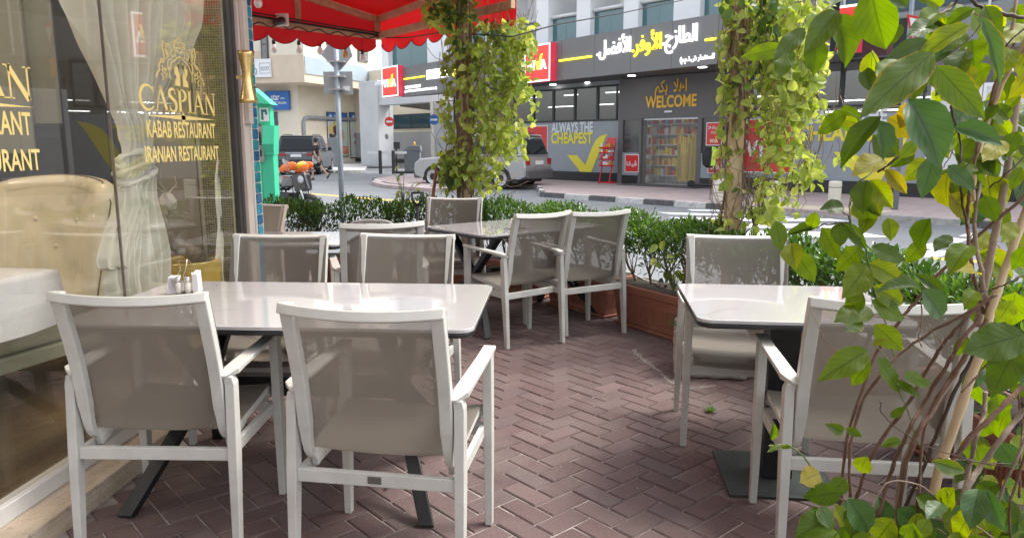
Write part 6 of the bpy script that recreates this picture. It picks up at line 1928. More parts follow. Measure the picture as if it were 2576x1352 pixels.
# plastic bin, spade, broom behind
p = D(934, 556, 6.0)
t = thing('plastic_bin', 'grey plastic bin lid with an oval hand hole, behind the turned away white chair', 'bin', (p.x, p.y, 0), radians(8))
PG = mat('bin_plastic', (.30, .29, .27), .45, var=.08)
b = MB(); zt_ = p.z
b.hexa([(-.14, -.12, 0), (.14, -.12, 0), (.14, .12, 0), (-.14, .12, 0)], [(-.17, -.15, zt_ - .05), (.17, -.15, zt_ - .05), (.17, .15, zt_ - .05), (-.17, .15, zt_ - .05)]); b.build('body', PG, t, bevel=.02)
b = MB()
op = [(.17 * cos(a), .055 * max(0, sin(a)) ** .6) for a in [pi * k / 16 for k in range(17)]]
hp = [(.055 * cos(a), .018 + .018 * sin(a)) for a in [2 * pi * k / 16 for k in range(16)]]
b.tube([(x, 0, zt_ - .05 + z) for x, z in op], .014, 8); b.tube([(x * 1.2, 0, zt_ - .045 + z) for x, z in hp + hp[:1]], .008, 6)
b.box(-.16, -.06, -.01, .01, zt_ - .05, zt_ - .02); b.box(.06, .16, -.01, .01, zt_ - .05, zt_ - .02)
b.build('lid_handle', PG, t, smooth=False, bevel=.003)
b = MB(); b.hexa([(-.175, -.155, zt_ - .05), (.175, -.155, zt_ - .05), (.175, .155, zt_ - .05), (-.175, .155, zt_ - .05)], [(-.165, -.145, zt_ - .03), (.165, -.145, zt_ - .03), (.165, .145, zt_ - .03), (-.165, .145, zt_ - .03)]); b.build('lid', PG, t, bevel=.008)
p = D(1050, 505, 6.75)
t = thing('garden_spade', 'black D handled garden spade standing against the hedge', 'spade', (p.x, p.y, 0), radians(5))
SP = mat('spade_black', (.03, .032, .035), .4)
zz = D(1050, 490, 6.75).z
b = MB(); b.tube([(0, 0, .2), (.0, 0, zz - .10)], .015, 8); b.tube([(0, 0, zz - .11), (-.045, 0, zz - .04), (-.05, 0, zz + .02), (.05, 0, zz + .02), (.045, 0, zz - .04), (0, 0, zz - .11)], .012, 8); b.build('handle', SP, t, smooth=True)
b = MB(); b.hexa([(-.06, -.004, .02), (.06, -.004, .02), (.06, .004, .02), (-.06, .004, .02)], [(-.1, -.004, .25), (.1, -.004, .25), (.1, .004, .25), (-.1, .004, .25)]); b.build('blade', mat('spade_steel', (.2, .2, .2), .4, metal=.8), t)
a, c = D(1098, 425, 7.1), D(1075, 600, 6.75)
b = MB(); b.tube([c, a], .016, 8); t = b.build('broom_stick', mat('stick_brown', (.28, .11, .06), .5, var=.2), None); tag(t, 'brown broom handle leaning on the hedge beside the left vine post', 'broom')
# ================================================================== STREET THINGS
# green parking machine
MG = mat('meter_green', (.05, .50, .29), .5, var=.05, vs=2, dirt=.1)
MGD = mat('meter_side', (.30, .33, .30), .5, metal=.3, var=.1)
dM = 10.5
pm = D(676, 500, dM)
t = thing('parking_machine', 'bright green parking machine with a sloping roof beyond the tiled pier', 'parking machine', (pm.x, pm.y, ZR), radians(3))
def zM(py): return D(676, py, dM).z - ZR
def xM(px): return (D(px, 400, dM) - Vector((pm.x, pm.y, 0))).x
b = MB(); b.box(xM(664), xM(694), -.10, .10, 0, zM(386)); b.box(xM(655), xM(663.8), -.10, .10, 0, zM(386)); b.build('column', MG, t, bevel=.008)
b = MB(); z0, z1, z2 = zM(389), zM(362), zM(316)
xa, xb, xc = xM(656), xM(673), xM(701)
b.add([(xb, -.13, z2), (xc, -.13, z2), (xc + .0, -.19, z1), (xc - .03, -.10, z0), (xb, -.10, z0), (xb, -.19, z1)], [(0, 5, 2, 1), (5, 4, 3, 2)])
b.hexa([(xb, -.12, z0), (xc - .03, -.12, z0), (xc - .03, .1, z0), (xb, .1, z0)], [(xb, -.125, z2), (xc, -.125, z2), (xc, .1, z2), (xb, .1, z2)])
b.build('cabinet_door', MG, t, fixn=True)
b = MB(); b.box(xa, xb - .002, -.14, .1, z0 - .1, z2); b.build('control_panel', MGD, t, bevel=.004)
b = MB(); b.box(xa + .02, xb - .03, -.146, -.1405, z1 - .02, z1 + .16); b.build('display', BLACK, t)
b = MB(); b.box(xa + .03, xb - .03, -.146, -.1405, z0 - .02, z0 + .07); b.build('ticket_slot', BLACK, t)
b = MB(); b.box(xM(657), xM(690), -.085, .085, z2 - .001, zM(262)); b.build('neck', MG, t, bevel=.006)
b = MB(); ze, zp = zM(264), zM(222)
xl, xr, xpk = xM(648), xM(699), xM(657)
b.add([(xl - .09, -.16, ze + .02), (xr, -.16, ze), (xr, .14, ze), (xl - .09, .14, ze + .02), (xpk - .14, -.12, zp), (xpk - .02, -.12, zp), (xpk - .02, .12, zp), (xpk - .14, .12, zp)], MB.BF)
b.build('roof', MG, t, fixn=True, bevel=.006)
b = MB(); x0, x1 = xM(665), xM(687); b.box(x0, x1, -.092, -.0855, zM(276) - .0, zM(242) - .0) if False else b.box(x0, x1, -.095, -.0855, zM(306) + .0, zM(272)); b.build('sign_plate', WPRINT, t, bevel=.002)
w_ = x1 - x0; zz0 = zM(306); hh_ = zM(272) - zM(306)
b = MB(); b.box(x0 + w_ * .18, x0 + w_ * .42, -.10, -.0955, zz0 + hh_ * .12, zz0 + hh_ * .88); b.box(x0 + w_ * .42, x0 + w_ * .80, -.10, -.0955, zz0 + hh_ * .68, zz0 + hh_ * .88); b.box(x0 + w_ * .66, x0 + w_ * .86, -.10, -.0955, zz0 + hh_ * .5, zz0 + hh_ * .70); b.build('letter_p', mat('p_teal', (.03, .16, .16), .5), t)

# sign pole with backs of signs
dP = 10.0
a = D(860, 510, dP)
pz = D(840, 108, dP).z
t = thing('sign_pole', 'grey galvanised pole carrying the backs of a triangular and a square sign', 'sign pole', (a.x, a.y, ZR), 0)
b = MB(); b.tube([(0, 0, 0), (0, 0, pz - ZR)], .036, 14); b.build('pole', STEELP, t, smooth=True)
BK = mat('sign_back', (.40, .44, .47), .4, metal=.4, var=.06)
def zP(py): return D(848, py, dP).z - ZR
b = MB(); b.box(-.20, .19, .055, .065, zP(237), zP(179)); b.build('square_sign', BK, t, bevel=.002)
b = MB(); 
tri = [(-.23, zP(134) + 0), (-.12, zP(112)), (.16, zP(112)), (.20, zP(140)), (.03, zP(176)), (-.02, zP(176))]
b.prism([(x, -z) for x, z in tri], 0, .01, M=Matrix.Translation((0, .056, 0)) @ RX); b.build('triangular_sign', BK, t, fixn=True)
for py in (155, 193, 225):
    b = MB(); b.box(-.11, .11, -.058, .054, zP(py) - .008, zP(py) + .008); b.build('clamp', ALU, t)
b = MB(); b.box(.06, .15, .045, .054, zP(228), zP(216)); b.build('sticker', WPRINT, t)
# right side pole with red bordered signs seen edge on
q = G(2250, 527, 0)
t = thing('sign_pole', 'slim grey pole on the far pavement with a red bordered give way sign, right side', 'sign pole', q, radians(40))
def zQ(py): return D(2270, py, 17.6).z
b = MB(); b.tube([(0, 0, 0), (0, 0, 4.4)], .05, 12); b.build('pole', STEELP, t, smooth=True)
b = MB(); tri = [(-.30, 3.95), (.30, 3.95), (0, 3.4)]; b.prism([(x, -z) for x, z in tri], 0, .012, M=Matrix.Translation((0, -.07, 0)) @ RX); b.build('triangle', RED, t, fixn=True)
b = MB(); tri = [(-.21, 3.90), (.21, 3.90), (0, 3.51)]; b.prism([(x, -z) for x, z in tri], 0, .004, M=Matrix.Translation((0, -.076, 0)) @ RX); b.build('triangle_face', WPRINT, t, fixn=True)
b = MB(); b.box(-.2, .2, -.07, -.058, 2.85, 3.25); b.build('orange_plate', mat('sign_orange', (.65, .22, .06), .4), t)
b = MB(); b.lathe([(.07, 0), (.07, .35), (.055, .36)], (0, 0, 0), 12); b.build('pole_foot', mat('pole_foot', (.12, .13, .14), .5), t)
# bollards
BO = mat('bollard_cream', (.66, .63, .53), .7, var=.05, dirt=.15)
bt0 = None
for px, py, lab in ((1806, 504, 'cream bollard left of the right vine post on the far pavement'), (1948, 512, 'cream bollard just right of the right vine post'), (2098, 513, 'cream bollard standing clear, below the large wall advert')):
    q = G(px, py, 0)
    if bt0 is None:
        bt0 = thing('bollard', lab, 'bollard', q, 0, 'cream bollards on the far pavement')
        b = MB(); b.lathe([(.14, 0), (.14, .38)], (0, 0, 0), 20); b.build('shaft', BO, bt0, smooth=False)
        b = MB(); b.lathe([(.128, .381), (.128, .40)], (0, 0, 0), 20); b.build('groove', mat('groove', (.3, .28, .22), .8), bt0)
        b = MB(); b.lathe([(.143, .401), (.143, .50), (.125, .535), (.02, .54)], (0, 0, 0), 20); b.build('cap', BO, bt0, smooth=False)
        KB0 = kid_map(bt0)
    else:
        o = copy_tree(bt0, KB0); o.location = q; o['label'] = lab
# pink concrete blocks by the louvres
for i, (px, py, z) in enumerate(((2372, 496, 0), (2372, 496, .13))):
    q = G(2374, 497, 0); b = MB(); b.box(-.22, .22, -.1, .1, 0, .12); o = b.build('paving_block', mat('block_pink', (.45, .30, .27), .9, var=.1), None, loc=(q.x, q.y, z), rz=WV.rz, bevel=.008)
    tag(o, ('lower' if i == 0 else 'upper') + ' pink paving block of the small stack before the louvred doors', 'block')
# red display rack
q = WV.hit(1530, 458, -.55); pr = WV.w(q[0], 0, -.55)
t = thing('display_rack', 'narrow red metal snack rack leaning by the shop wall left of the door', 'display rack', pr, WV.rz + radians(4))
RK = mat('rack_red', (.60, .03, .04), .4, var=.05)
b = MB()
for s in (-1, 1): b.sweep([(s * .22, -.25, 0), (s * .20, .12, 1.45)], .035, .035, (1, 0, 0))
b.sweep([(-.26, -.25, .03), (.26, -.25, .03)], .03, .03, (0, 1, 0)); b.sweep([(-.26, .2, .03), (.26, .2, .03)], .03, .03, (0, 1, 0))
for s in (-1, 1): b.sweep([(s * .26, -.25, .03), (s * .26, .2, .03)], .03, .03, (1, 0, 0))
b.build('frame', RK, t)
b = MB(); b.hexa([(-.19, .1, 1.4), (.19, .1, 1.4), (.19, .13, 1.4), (-.19, .13, 1.4)], [(-.19, .14, 1.6), (.19, .14, 1.6), (.19, .17, 1.6), (-.19, .17, 1.6)]); b.build('header', RK, t)
for z in (.6, .82, 1.04, 1.22):
    b = MB(); b.hexa([(-.23, -.28, z), (.23, -.28, z), (.23, .08, z), (-.23, .08, z)], [(-.23, -.30, z + .05), (.23, -.30, z + .05), (.23, .08, z + .03), (-.23, .08, z + .03)]); b.build('shelf', RK, t)
    for k in range(4):
        x = -.18 + k * .11; b = MB(); b.box(x, x + .09, -.26, U(-.1, 0), z + .05, z + U(.12, .19)); b.build('snack_packet', GM[rnd.choice([0, 2, 2, 4])], t, bevel=.01)
# folded pushchair by the door
q = WV.w(WV.hit(1772, 460, -.9)[0], 0, -.9)
t = thing('electric_scooter', 'black scooter hung with a backpack and a hi vis vest right of the shop door', 'scooter', q, WV.rz + radians(15))
b = MB(); b.tube([(-.35, 0, .12), (.3, 0, .12)], .05, 8); b.build('deck', BLACK, t)
for x in (-.42, .42):
    b = MB(); b.lathe([(.12, -.03), (.13, 0), (.12, .03)], (0, 0, 0), 16, M=Matrix.Translation((x, 0, .13)) @ Matrix.Rotation(pi / 2, 4, 'X')); b.build('wheel', mat('tyre', (.02, .02, .02), .8), t)
b = MB(); b.tube([(.36, 0, .14), (.25, 0, 1.1)], .025, 8); b.tube([(.25, -.25, 1.1), (.25, .25, 1.1)], .02, 8); b.build('handlebar', BLACK, t)
b = MB(); b.lathe([(.08, -.3), (.2, -.2), (.24, .05), (.2, .25), (.1, .33)], (0, 0, 0), 14, M=Matrix.Translation((.12, 0, .95)) @ Matrix.Scale(.7, 4, (0, 1, 0))); 
o = b.build('backpack', mat('bag_black', (.025, .025, .03), .8, vs=14, var=.3), t, smooth=True)
HV = mat('hi_vis', (.55, .85, .10), .7, var=.1)
b = MB(); 
for k in range(3): b.sweep([(.28 + .05 * k, -.20, 1.3 - .02 * k), (.30 + .04 * k, -.24, 1.0), (.26 + .05 * k, -.2, .72)], .045, .02, (1, 0, 0))
b.build('vest', HV, t)

# ------------------------------------------------------------------ cars
TYRE = mat('tyre', (.02, .02, .02), .8); RIM = mat('rim_alloy', (.45, .46, .47), .3, metal=.8)
CGL = glassy('car_glass', trans=.12, body=(.012, .015, .017), rough=.02)
def arch_profile(pts, arches, n=10):
    """bottom edge with wheel arches; pts: rest of the outline"""
    out = []
    for (cx, r) in arches:
        out += [(cx + r * cos(pi - pi * k / n), .33 + r * sin(pi - pi * k / n)) for k in range(n + 1)]
    return out
def suv(name, label, loc, rz, L, Wd, Ht, paint, plate='', chrome=None, lower=None):
    t = thing(name, label, 'car', loc, rz)
    h = L / 2; w = Wd / 2
    hood, belt = Ht * .55, Ht * .60
    fa, ra = -h + .85, h - .95            # x runs rearwards; front at -h
    # lower body with wheel openings; the flanks bulge at mid height
    outline = [(-h + .05, .42)] + [(-h + .35, .30)] + [(fa + .42 * cos(pi - pi * k / 8), .36 + .42 * sin(pi - pi * k / 8)) for k in range(9)] + [(ra + .42 * cos(pi - pi * k / 8), .36 + .42 * sin(pi - pi * k / 8)) for k in range(9)] + [(h - .2, .34), (h - .02, .42), (h, .75), (h - .05, belt), (-h + 1.35, belt), (-h + .25, hood), (-h + .03, hood - .16), (-h, .62)]
    b = MB(); n = len(outline)
    ys = [(-w, .04), (-w * .985, .0), (0, 0), (w * .985, 0), (w, .04)]
    rings = []
    for y, ins in ((-w + .0, .05), (-w * .94, 0.0), (w * .94, 0.0), (w, .05)):
        ring = []
        for x, z in outline:
            zz = z; xx = x
            if ins: 
                xx = x * (1 - .02); zz = z - .03 if z > .6 else z
            ring.append((xx, y, zz))
        rings.append(ring)
    vs = [v for r in rings for v in r]
    fs = [tuple(range(n))] + [tuple(3 * n + i for i in reversed(range(n)))]
    for k in range(3):
        for i in range(n): fs.append((k * n + i, (k + 1) * n + i, (k + 1) * n + (i + 1) % n, k * n + (i + 1) % n))
    b.add(vs, fs); b.build('body', paint, t, fixn=True, bevel=.02)
    # cabin
    x0, x1 = -h + 1.35, h - .06
    lo = [(x0, -w * .95, belt), (x1, -w * .95, belt), (x1, w * .95, belt), (x0, w * .95, belt)]
    hi = [(x0 + .75, -w * .80, Ht - .03), (x1 - .28, -w * .80, Ht - .03), (x1 - .28, w * .80, Ht - .03), (x0 + .75, w * .80, Ht - .03)]
    b = MB(); b.hexa(lo, hi); b.build('cabin', paint, t, bevel=.05, fixn=True)
    b = MB(); b.hexa([(x0 + .72, -w * .79, Ht - .029), (x1 - .2, -w * .79, Ht - .029), (x1 - .2, w * .79, Ht - .029), (x0 + .72, w * .79, Ht - .029)], [(x0 + .95, -w * .72, Ht + .02), (x1 - .34, -w * .72, Ht + .02), (x1 - .34, w * .72, Ht + .02), (x0 + .95, w * .72, Ht + .02)]); b.build('roof', paint, t, bevel=.02, fixn=True)
    for s in (-1, 1):
        b = MB(); b.tube([(x0 + 1.0, s * w * .70, Ht + .06), (x1 - .5, s * w * .70, Ht + .06)], .018, 6); b.build('roof_rail', BLACK, t)
    def lerp3(u, v, s):
        # side plane of cabin
        a = Vector(lo[0 if s < 0 else 3]).lerp(Vector(lo[1 if s < 0 else 2]), u); c = Vector(hi[0 if s < 0 else 3]).lerp(Vector(hi[1 if s < 0 else 2]), u)
        p = a.lerp(c, v); p.y += s * .012; return p
    for s in (-1, 1):
        for u0, u1 in ((.10, .36), (.39, .64), (.67, .93)):
            b = MB(); q = [lerp3(u0 + (.05 if u0 < .2 else 0), .12, s), lerp3(u1, .12, s), lerp3(u1, .86, s), lerp3(u0, .86, s)]
            if s > 0: q = q[::-1]
            b.add(q, [(0, 1, 2, 3)]); b.build('side_window', CGL, t)
    q = [(x1 + .012, -w * .78, belt + .08), (x1 + .012, w * .78, belt + .08), (x1 - .2 + .012, w * .70, Ht - .12), (x1 - .2 + .012, -w * .70, Ht - .12)]
    b = MB(); b.add(q, [(0, 1, 2, 3)]); b.build('rear_window', CGL, t)
    q = [(x0 + .06 - .012, w * .84, belt + .06), (x0 + .06 - .012, -w * .84, belt + .06), (x0 + .66 - .012, -w * .74, Ht - .10), (x0 + .66 - .012, w * .74, Ht - .10)]
    b = MB(); b.add(q, [(0, 1, 2, 3)]); b.build('windscreen', CGL, t)
    b = MB(); b.box(h - .02, h + .09, -w * .93, w * .93, .36, .66); b.build('rear_bumper', lower or paint, t, bevel=.04)
    b = MB(); b.box(-h - .06, -h + .2, -w * .93, w * .93, .30, .60); b.build('front_bumper', lower or paint, t, bevel=.05)
    b = MB(); b.box(-h - .02, -h + .03, -w * .45, w * .45, .62, hood - .15); b.build('grille', BLACK, t, bevel=.02)
    for s in (-1, 1):
        b = MB(); b.box(h - .10, h + .015, s * w * .80 - .12, s * w * .80 + .12, belt - .26, belt - .06) if chrome is None else b.box(h - .06, h + .02, s * w * .70 - .2, s * w * .70 + .2, belt - .20, belt - .10); b.build('tail_lamp', mat('tail_red', (.35, .02, .02), .2), t, bevel=.01)
        b = MB(); b.box(-h - .01, -h + .16, s * w * .72 - .16, s * w * .72 + .16, hood - .30, hood - .14); b.build('headlamp', mat('head_lamp', (.6, .62, .64), .1), t, bevel=.03)
        b = MB(); b.box(x0 + .45, x0 + .62, s * (w + .10) - .10, s * (w + .10) + .10, belt + .02, belt + .20); b.build('door_mirror', paint, t, bevel=.03)
        for x in (fa, ra):
            b = MB(); b.lathe([(.25, -.11), (.355, -.10), (.37, -.03), (.37, .05), (.355, .11), (.25, .12)], (0, 0, 0), 26, M=Matrix.Translation((x, s * (w - .12), .37)) @ Matrix.Rotation(pi / 2, 4, 'X')); wh = b.build('wheel', TYRE, t)
            b = MB(); M_ = Matrix.Translation((x, s * (w - .005), .37)) @ Matrix.Rotation(pi / 2, 4, 'X')
            b.lathe([(.245, -.02), (.245, .02), (.20, .01), (.05, .0)], (0, 0, 0), 20, M=M_); b.build('rim', RIM, wh)
    b = MB(); b.box(h + .0, h + .03, -.26, .26, belt - .26, belt - .13); b.build('number_plate', WPRINT, t)
    if chrome: b = MB(); b.box(h + .0, h + .022, -w * .5, w * .5, belt - .095, belt - .06); b.build('chrome_strip', chrome, t)
    b = MB(); b.box(-h + .35, h - .35, -w * .9, w * .9, .22, .34); b.build('underbody', BLACK, t)
    return t
# black car seen from behind
dk = mat('car_black', (.018, .019, .022), .22, var=.05, coat=1)
pb_ = D(770 - 11, 440, 37.5)
suv('parked_car', 'black four wheel drive car seen from behind beside the walking man', (pb_.x - .1, pb_.y + 1.2, ZR), atan2(-1, .12), 4.9, 2.0, 1.90, dk, chrome=ALU)
sv_ = mat('car_silver', (.34, .34, .33), .3, metal=.2, var=0, coat=.8)
fr1 = G(1093, 470, ZR); rr1 = G(1300, 480, ZR)
mid = D(1212, 470, 26.3)
suv('parked_car', 'silver four wheel drive car parked behind the leafy left vine', (mid.x, mid.y, ZR), atan2(-2.0, 3.9), 4.6, 1.88, 1.80, sv_, lower=mat('car_lower_grey', (.10, .10, .105), .5))

# ------------------------------------------------------------------ motorcycle
ORG = mat('orange_plastic', (.80, .16, .02), .35, var=.05, coat=.3)
dB = 14.0
pbk = D(700, 470, dB)
mc = thing('delivery_motorcycle', 'black delivery motorcycle with orange front fairing behind the green parking machine', 'motorcycle', (pbk.x + .12, pbk.y, ZR), radians(-28))
# local x forward (to the right), bike about 2 m
def wheel(x, r=.30):
    b = MB(); M_ = Matrix.Translation((x, 0, r)) @ Matrix.Rotation(pi / 2, 4, 'X')
    b.lathe([(r - .09, -.05), (r - .02, -.05), (r, 0), (r - .02, .05), (r - .09, .05), (r - .09, -.05)], (0, 0, 0), 26, M=M_); wh = b.build('wheel', TYRE, mc)
    b = MB(); b.lathe([(r - .085, -.02), (r - .085, .02), (r - .11, .02), (r - .11, -.02), (r - .085, -.02)], (0, 0, 0), 24, M=M_)
    for k in range(5): a = k * 2 * pi / 5; b.sweep([(x, 0, r), (x + (r - .1) * cos(a), 0, r + (r - .1) * sin(a))], .03, .03, (0, 1, 0))
    b.build('rim', RIM, wh)
wheel(.66); wheel(-.66)
CHR = mat('fork_chrome', (.6, .6, .6), .2, metal=1)
b = MB()
for s in (-1, 1): b.tube([(.66, s * .09, .30), (.44, s * .09, .92)], [.028, .02], 8)
b.build('fork', CHR, mc, smooth=True)
b = MB(); b.tube([(.40, -.36, 1.02), (.44, -.15, .97), (.46, 0, .94), (.44, .15, .97), (.40, .36, 1.02)], .014, 6); b.build('handlebar', BLACK, mc, smooth=True)
for s in (-1, 1):
    b = MB(); b.tube([(.44, s * .26, 1.0), (.46, s * .34, 1.17)], .007, 5); b.lathe([(.02, -.01), (.065, -.005), (.07, .01), (.01, .02)], (0, 0, 0), 12, M=Matrix.Translation((.46, s * .36, 1.20)) @ Matrix.Rotation(pi / 2, 4, 'Y')); b.build('mirror', CHR, mc)
b = MB(); b.hexa([(.0, -.13, .68), (.38, -.13, .72), (.38, .13, .72), (.0, .13, .68)], [(.05, -.09, .92), (.32, -.11, .93), (.32, .11, .93), (.05, .09, .92)]); b.build('fuel_tank', mat('tank_black', (.02, .02, .022), .2, coat=1), mc, bevel=.04)
b = MB(); b.hexa([(-.72, -.12, .72), (.02, -.13, .70), (.02, .13, .70), (-.72, .12, .72)], [(-.72, -.10, .80), (.0, -.10, .78), (.0, .10, .78), (-.72, .10, .80)]); b.build('saddle', BLACK, mc, bevel=.03)
b = MB(); b.box(-.16, .24, -.13, .13, .28, .60); b.lathe([(.12, -.17), (.12, .17)], (0, 0, 0), 14, M=Matrix.Translation((-.02, 0, .38)) @ Matrix.Rotation(pi / 2, 4, 'X')); b.build('engine', mat('engine_dark', (.06, .06, .065), .45, metal=.5), mc, bevel=.02)
b = MB(); b.tube([(.2, -.15, .4), (.25, -.17, .22), (-.1, -.17, .18), (-.7, -.17, .3)], [.025, .025, .03, .045], 8); b.build('exhaust', CHR, mc, smooth=True)
b = MB(); b.tube([(.42, 0, .86), (.1, 0, .66), (-.35, 0, .66), (-.3, 0, .3), (.2, 0, .26), (.42, 0, .8)], .025, 6); b.tube([(-.3, .06, .34), (-.66, .06, .3)], .02, 6); b.build('chassis', BLACK, mc)
b = MB(); b.hexa([(.42, -.16, .62), (.70, -.05, .66), (.70, .05, .66), (.42, .16, .62)], [(.34, -.15, 1.0), (.62, -.09, .98), (.62, .09, .98), (.34, .15, 1.0)]); b.build('headlight_cowl', mat('cowl_black', (.025, .025, .028), .25, coat=1), mc, bevel=.04)
b = MB(); b.hexa([(.40, -.07, .58), (.92, -.06, .50), (.92, .06, .50), (.40, .07, .58)], [(.42, -.06, .61), (.90, -.045, .54), (.90, .045, .54), (.42, .06, .61)]); b.build('front_mudguard', BLACK, mc, bevel=.01)
# orange hand guards / screen
def blob(c, sc, ax, m, name, n=16):
    b = MB(); pr = [(.001, -1)] + [(cos(a), sin(a)) for a in [(-80 + 20 * k) * pi / 180 for k in range(9)]] + [(.001, 1)]
    b.lathe(pr, (0, 0, 0), n, M=Matrix.Translation(c) @ Matrix.Rotation(ax, 4, 'Y') @ Matrix.Diagonal((sc[0], sc[1], sc[2], 1))); return b.build(name, m, mc, smooth=True)
YB = mat('shield_yellow', (.85, .50, .04), .3)
blob((.34, -.20, 1.08), (.24, .05, .085), -.25, ORG, 'hand_guard'); blob((.34, .22, 1.08), (.22, .05, .085), -.25, ORG, 'hand_guard')
blob((.48, 0, 1.07), (.15, .13, .10), -.7, ORG, 'wind_shield'); blob((.52, -.05, 1.11), (.09, .12, .05), -.8, YB, 'yellow_flash')
blob((.52, 0, .86), (.12, .13, .14), 0, mat('lamp_lens', (.5, .52, .54), .1, var=.1), 'headlight')
b = MB()
for k in range(14):
    a = U(0, 6.28); x = U(-.3, .5); b.tube([(x, U(-.14, .14), U(.35, .9)), (x + U(-.12, .12), U(-.16, .16), U(.35, .95)), (x + U(-.2, .2), U(-.12, .12), U(.3, .8))], .009, 4)
b.build('cables', BLACK, mc)
pbx = D(652, 411, 14.2)
t = thing('delivery_box', 'orange delivery box strapped on the motorcycle, cut by the tiled pier', 'delivery box', (pbx.x - .12, pbx.y, D(652, 450, 14.2).z - .02), radians(-20))
b = MB(); b.box(-.26, .26, -.24, .24, 0, D(652, 371, 14.2).z - D(652, 450, 14.2).z); b.build('box_shell', ORG, t, bevel=.03)
b = MB(); hh_ = D(652, 371, 14.2).z - D(652, 450, 14.2).z; b.box(-.265, .265, -.245, .245, hh_ * .8, hh_ * .82); b.build('lid_seam', BLACK, t)
ph = D(641, 345, 14.3)
t = thing('crash_helmet', 'dark and pale grey crash helmet resting on top of the orange box', 'helmet', (ph.x, ph.y, pbx.z))
b = MB(); 
t.location.z = D(652, 371, 14.2).z
b.lathe([(.09, .0), (.125, .05), (.135, .12), (.125, .18), (.09, .23), (.03, .255), (.0, .257)], (0, 0, 0), 18); b.build('shell', mat('helmet_grey', (.42, .42, .42), .3, coat=.5), t, smooth=True)
b = MB(); b.lathe([(.137, .10), (.14, .14), (.132, .19), (.095, .24), (.03, .262)], (0, 0, 0), 18); b.build('dark_top', BLACK, t, smooth=True)

# ------------------------------------------------------------------ man walking
def skin_mesh(name, verts, edges, radii, root, m, parent, lv=2):
    me = bpy.data.meshes.new(name); me.from_pydata(verts, edges, []); me.materials.append(m)
    o = bpy.data.objects.new(name, me); link(o, parent)
    o.modifiers.new('skin', 'SKIN')
    # layer is made with the modifier only through an operator; build it by hand
    if not me.skin_vertices: 
        bm = bmesh.new(); bm.from_mesh(me); bm.verts.layers.skin.verify(); bm.to_mesh(me); bm.free()
    for i, r in enumerate(radii):
        sv_ = me.skin_vertices[0].data[i]; rr = r if isinstance(r, tuple) else (r, r); sv_.radius = rr; sv_.use_root = (i == root)
    ss = o.modifiers.new('sub', 'SUBSURF'); ss.levels = 1; ss.render_levels = lv
    for p in me.polygons: p.use_smooth = True
    return o
pman = G(796, 452.5, ZR)
man = thing('person', 'man in black t shirt and black shorts striding to the right past the black car', 'person', (pman.x, pman.y, ZR), radians(0))
SKN = mat('skin', (.42, .25, .17), .55, var=.06, vs=20)
# local x: walking direction (to the right in view), y away
V = [(0, 0, .92), (0, 0, 1.10), (.02, 0, 1.30), (.02, 0, 1.42), (.03, 0, 1.50), (.04, 0, 1.60), (.045, 0, 1.68),
     (-.06, -.09, .88), (-.10, -.09, .50), (-.13, -.09, .10), (-.05, -.10, .05),     # near leg, standing: foot flat
     (.06, .09, .88), (.30, .09, .52), (.55, .09, .20), (.66, .09, .20),                # far leg trailing out to the right
     (.0, -.17, 1.40), (.03, -.22, 1.12), (.16, -.22, .90), (.20, -.21, .82),
     (.04, .17, 1.40), (.10, .22, 1.16), (.16, .22, .95), (.18, .21, .87)]
V[7:15] = [(-.03, -.09, .88), (-.10, -.09, .48), (-.12, -.09, .10), (-.22, -.10, .04), (.03, .09, .88), (.20, .09, .52), (.46, .09, .24), (.55, .09, .15)]
E_ = [(0, 1), (1, 2), (2, 3), (3, 4), (4, 5), (5, 6), (0, 7), (7, 8), (8, 9), (9, 10), (0, 11), (11, 12), (12, 13), (13, 14), (3, 15), (15, 16), (16, 17), (17, 18), (3, 19), (19, 20), (20, 21), (21, 22)]
Rr = [(.12, .15), (.11, .14), (.11, .16), .09, .055, (.085, .075), (.07, .06), .085, .058, .038, .035, .085, .058, .038, .035, .055, .042, .034, .036, .055, .042, .034, .036]
skin_mesh('body', V, E_, Rr, 0, SKN, man)
CB1 = mat('cotton_black', (.018, .018, .02), .9, var=.2, vs=8)
skin_mesh('t_shirt', [(0, 0, .90), (0, 0, 1.10), (.02, 0, 1.28), (.02, 0, 1.42), (.0, -.18, 1.40), (.02, -.225, 1.20), (.04, .18, 1.40), (.08, .225, 1.22), (.03, 0, 1.47)], [(0, 1), (1, 2), (2, 3), (3, 4), (4, 5), (3, 6), (6, 7), (3, 8)], [(.14, .175), (.135, .165), (.14, .185), .10, .075, .062, .075, .062, .06], 0, CB1, man)
skin_mesh('shorts', [(0, 0, .95), (0, 0, .86), (-.04, -.10, .78), (-.09, -.10, .52), (.04, .10, .78), (.17, .10, .55)], [(0, 1), (1, 2), (2, 3), (1, 4), (4, 5)], [(.14, .17), (.14, .17), .11, .095, .11, .095], 0, CB1, man)
SHO = mat('shoe_dark', (.05, .05, .055), .7)
b = MB(); b.hexa([(-.30, -.145, 0), (-.04, -.135, 0), (-.04, -.055, 0), (-.30, -.05, 0)], [(-.27, -.13, .06), (-.06, -.13, .11), (-.06, -.06, .11), (-.27, -.065, .06)]); b.build('shoe', SHO, man, bevel=.02)
b = MB(); M_ = Matrix.Translation((.50, .09, .16)) @ Matrix.Rotation(radians(-62), 4, 'Y'); 
b.add([M_ @ Vector(v) for v in [(-.12, -.045, -.03), (.15, -.045, -.03), (.15, .045, -.03), (-.12, .045, -.03), (-.10, -.04, .06), (.12, -.035, .02), (.12, .035, .02), (-.10, .04, .06)]], MB.BF); b.build('shoe', SHO, man, bevel=.02, fixn=True)
HAIR = mat('hair_black', (.012, .010, .010), .6)
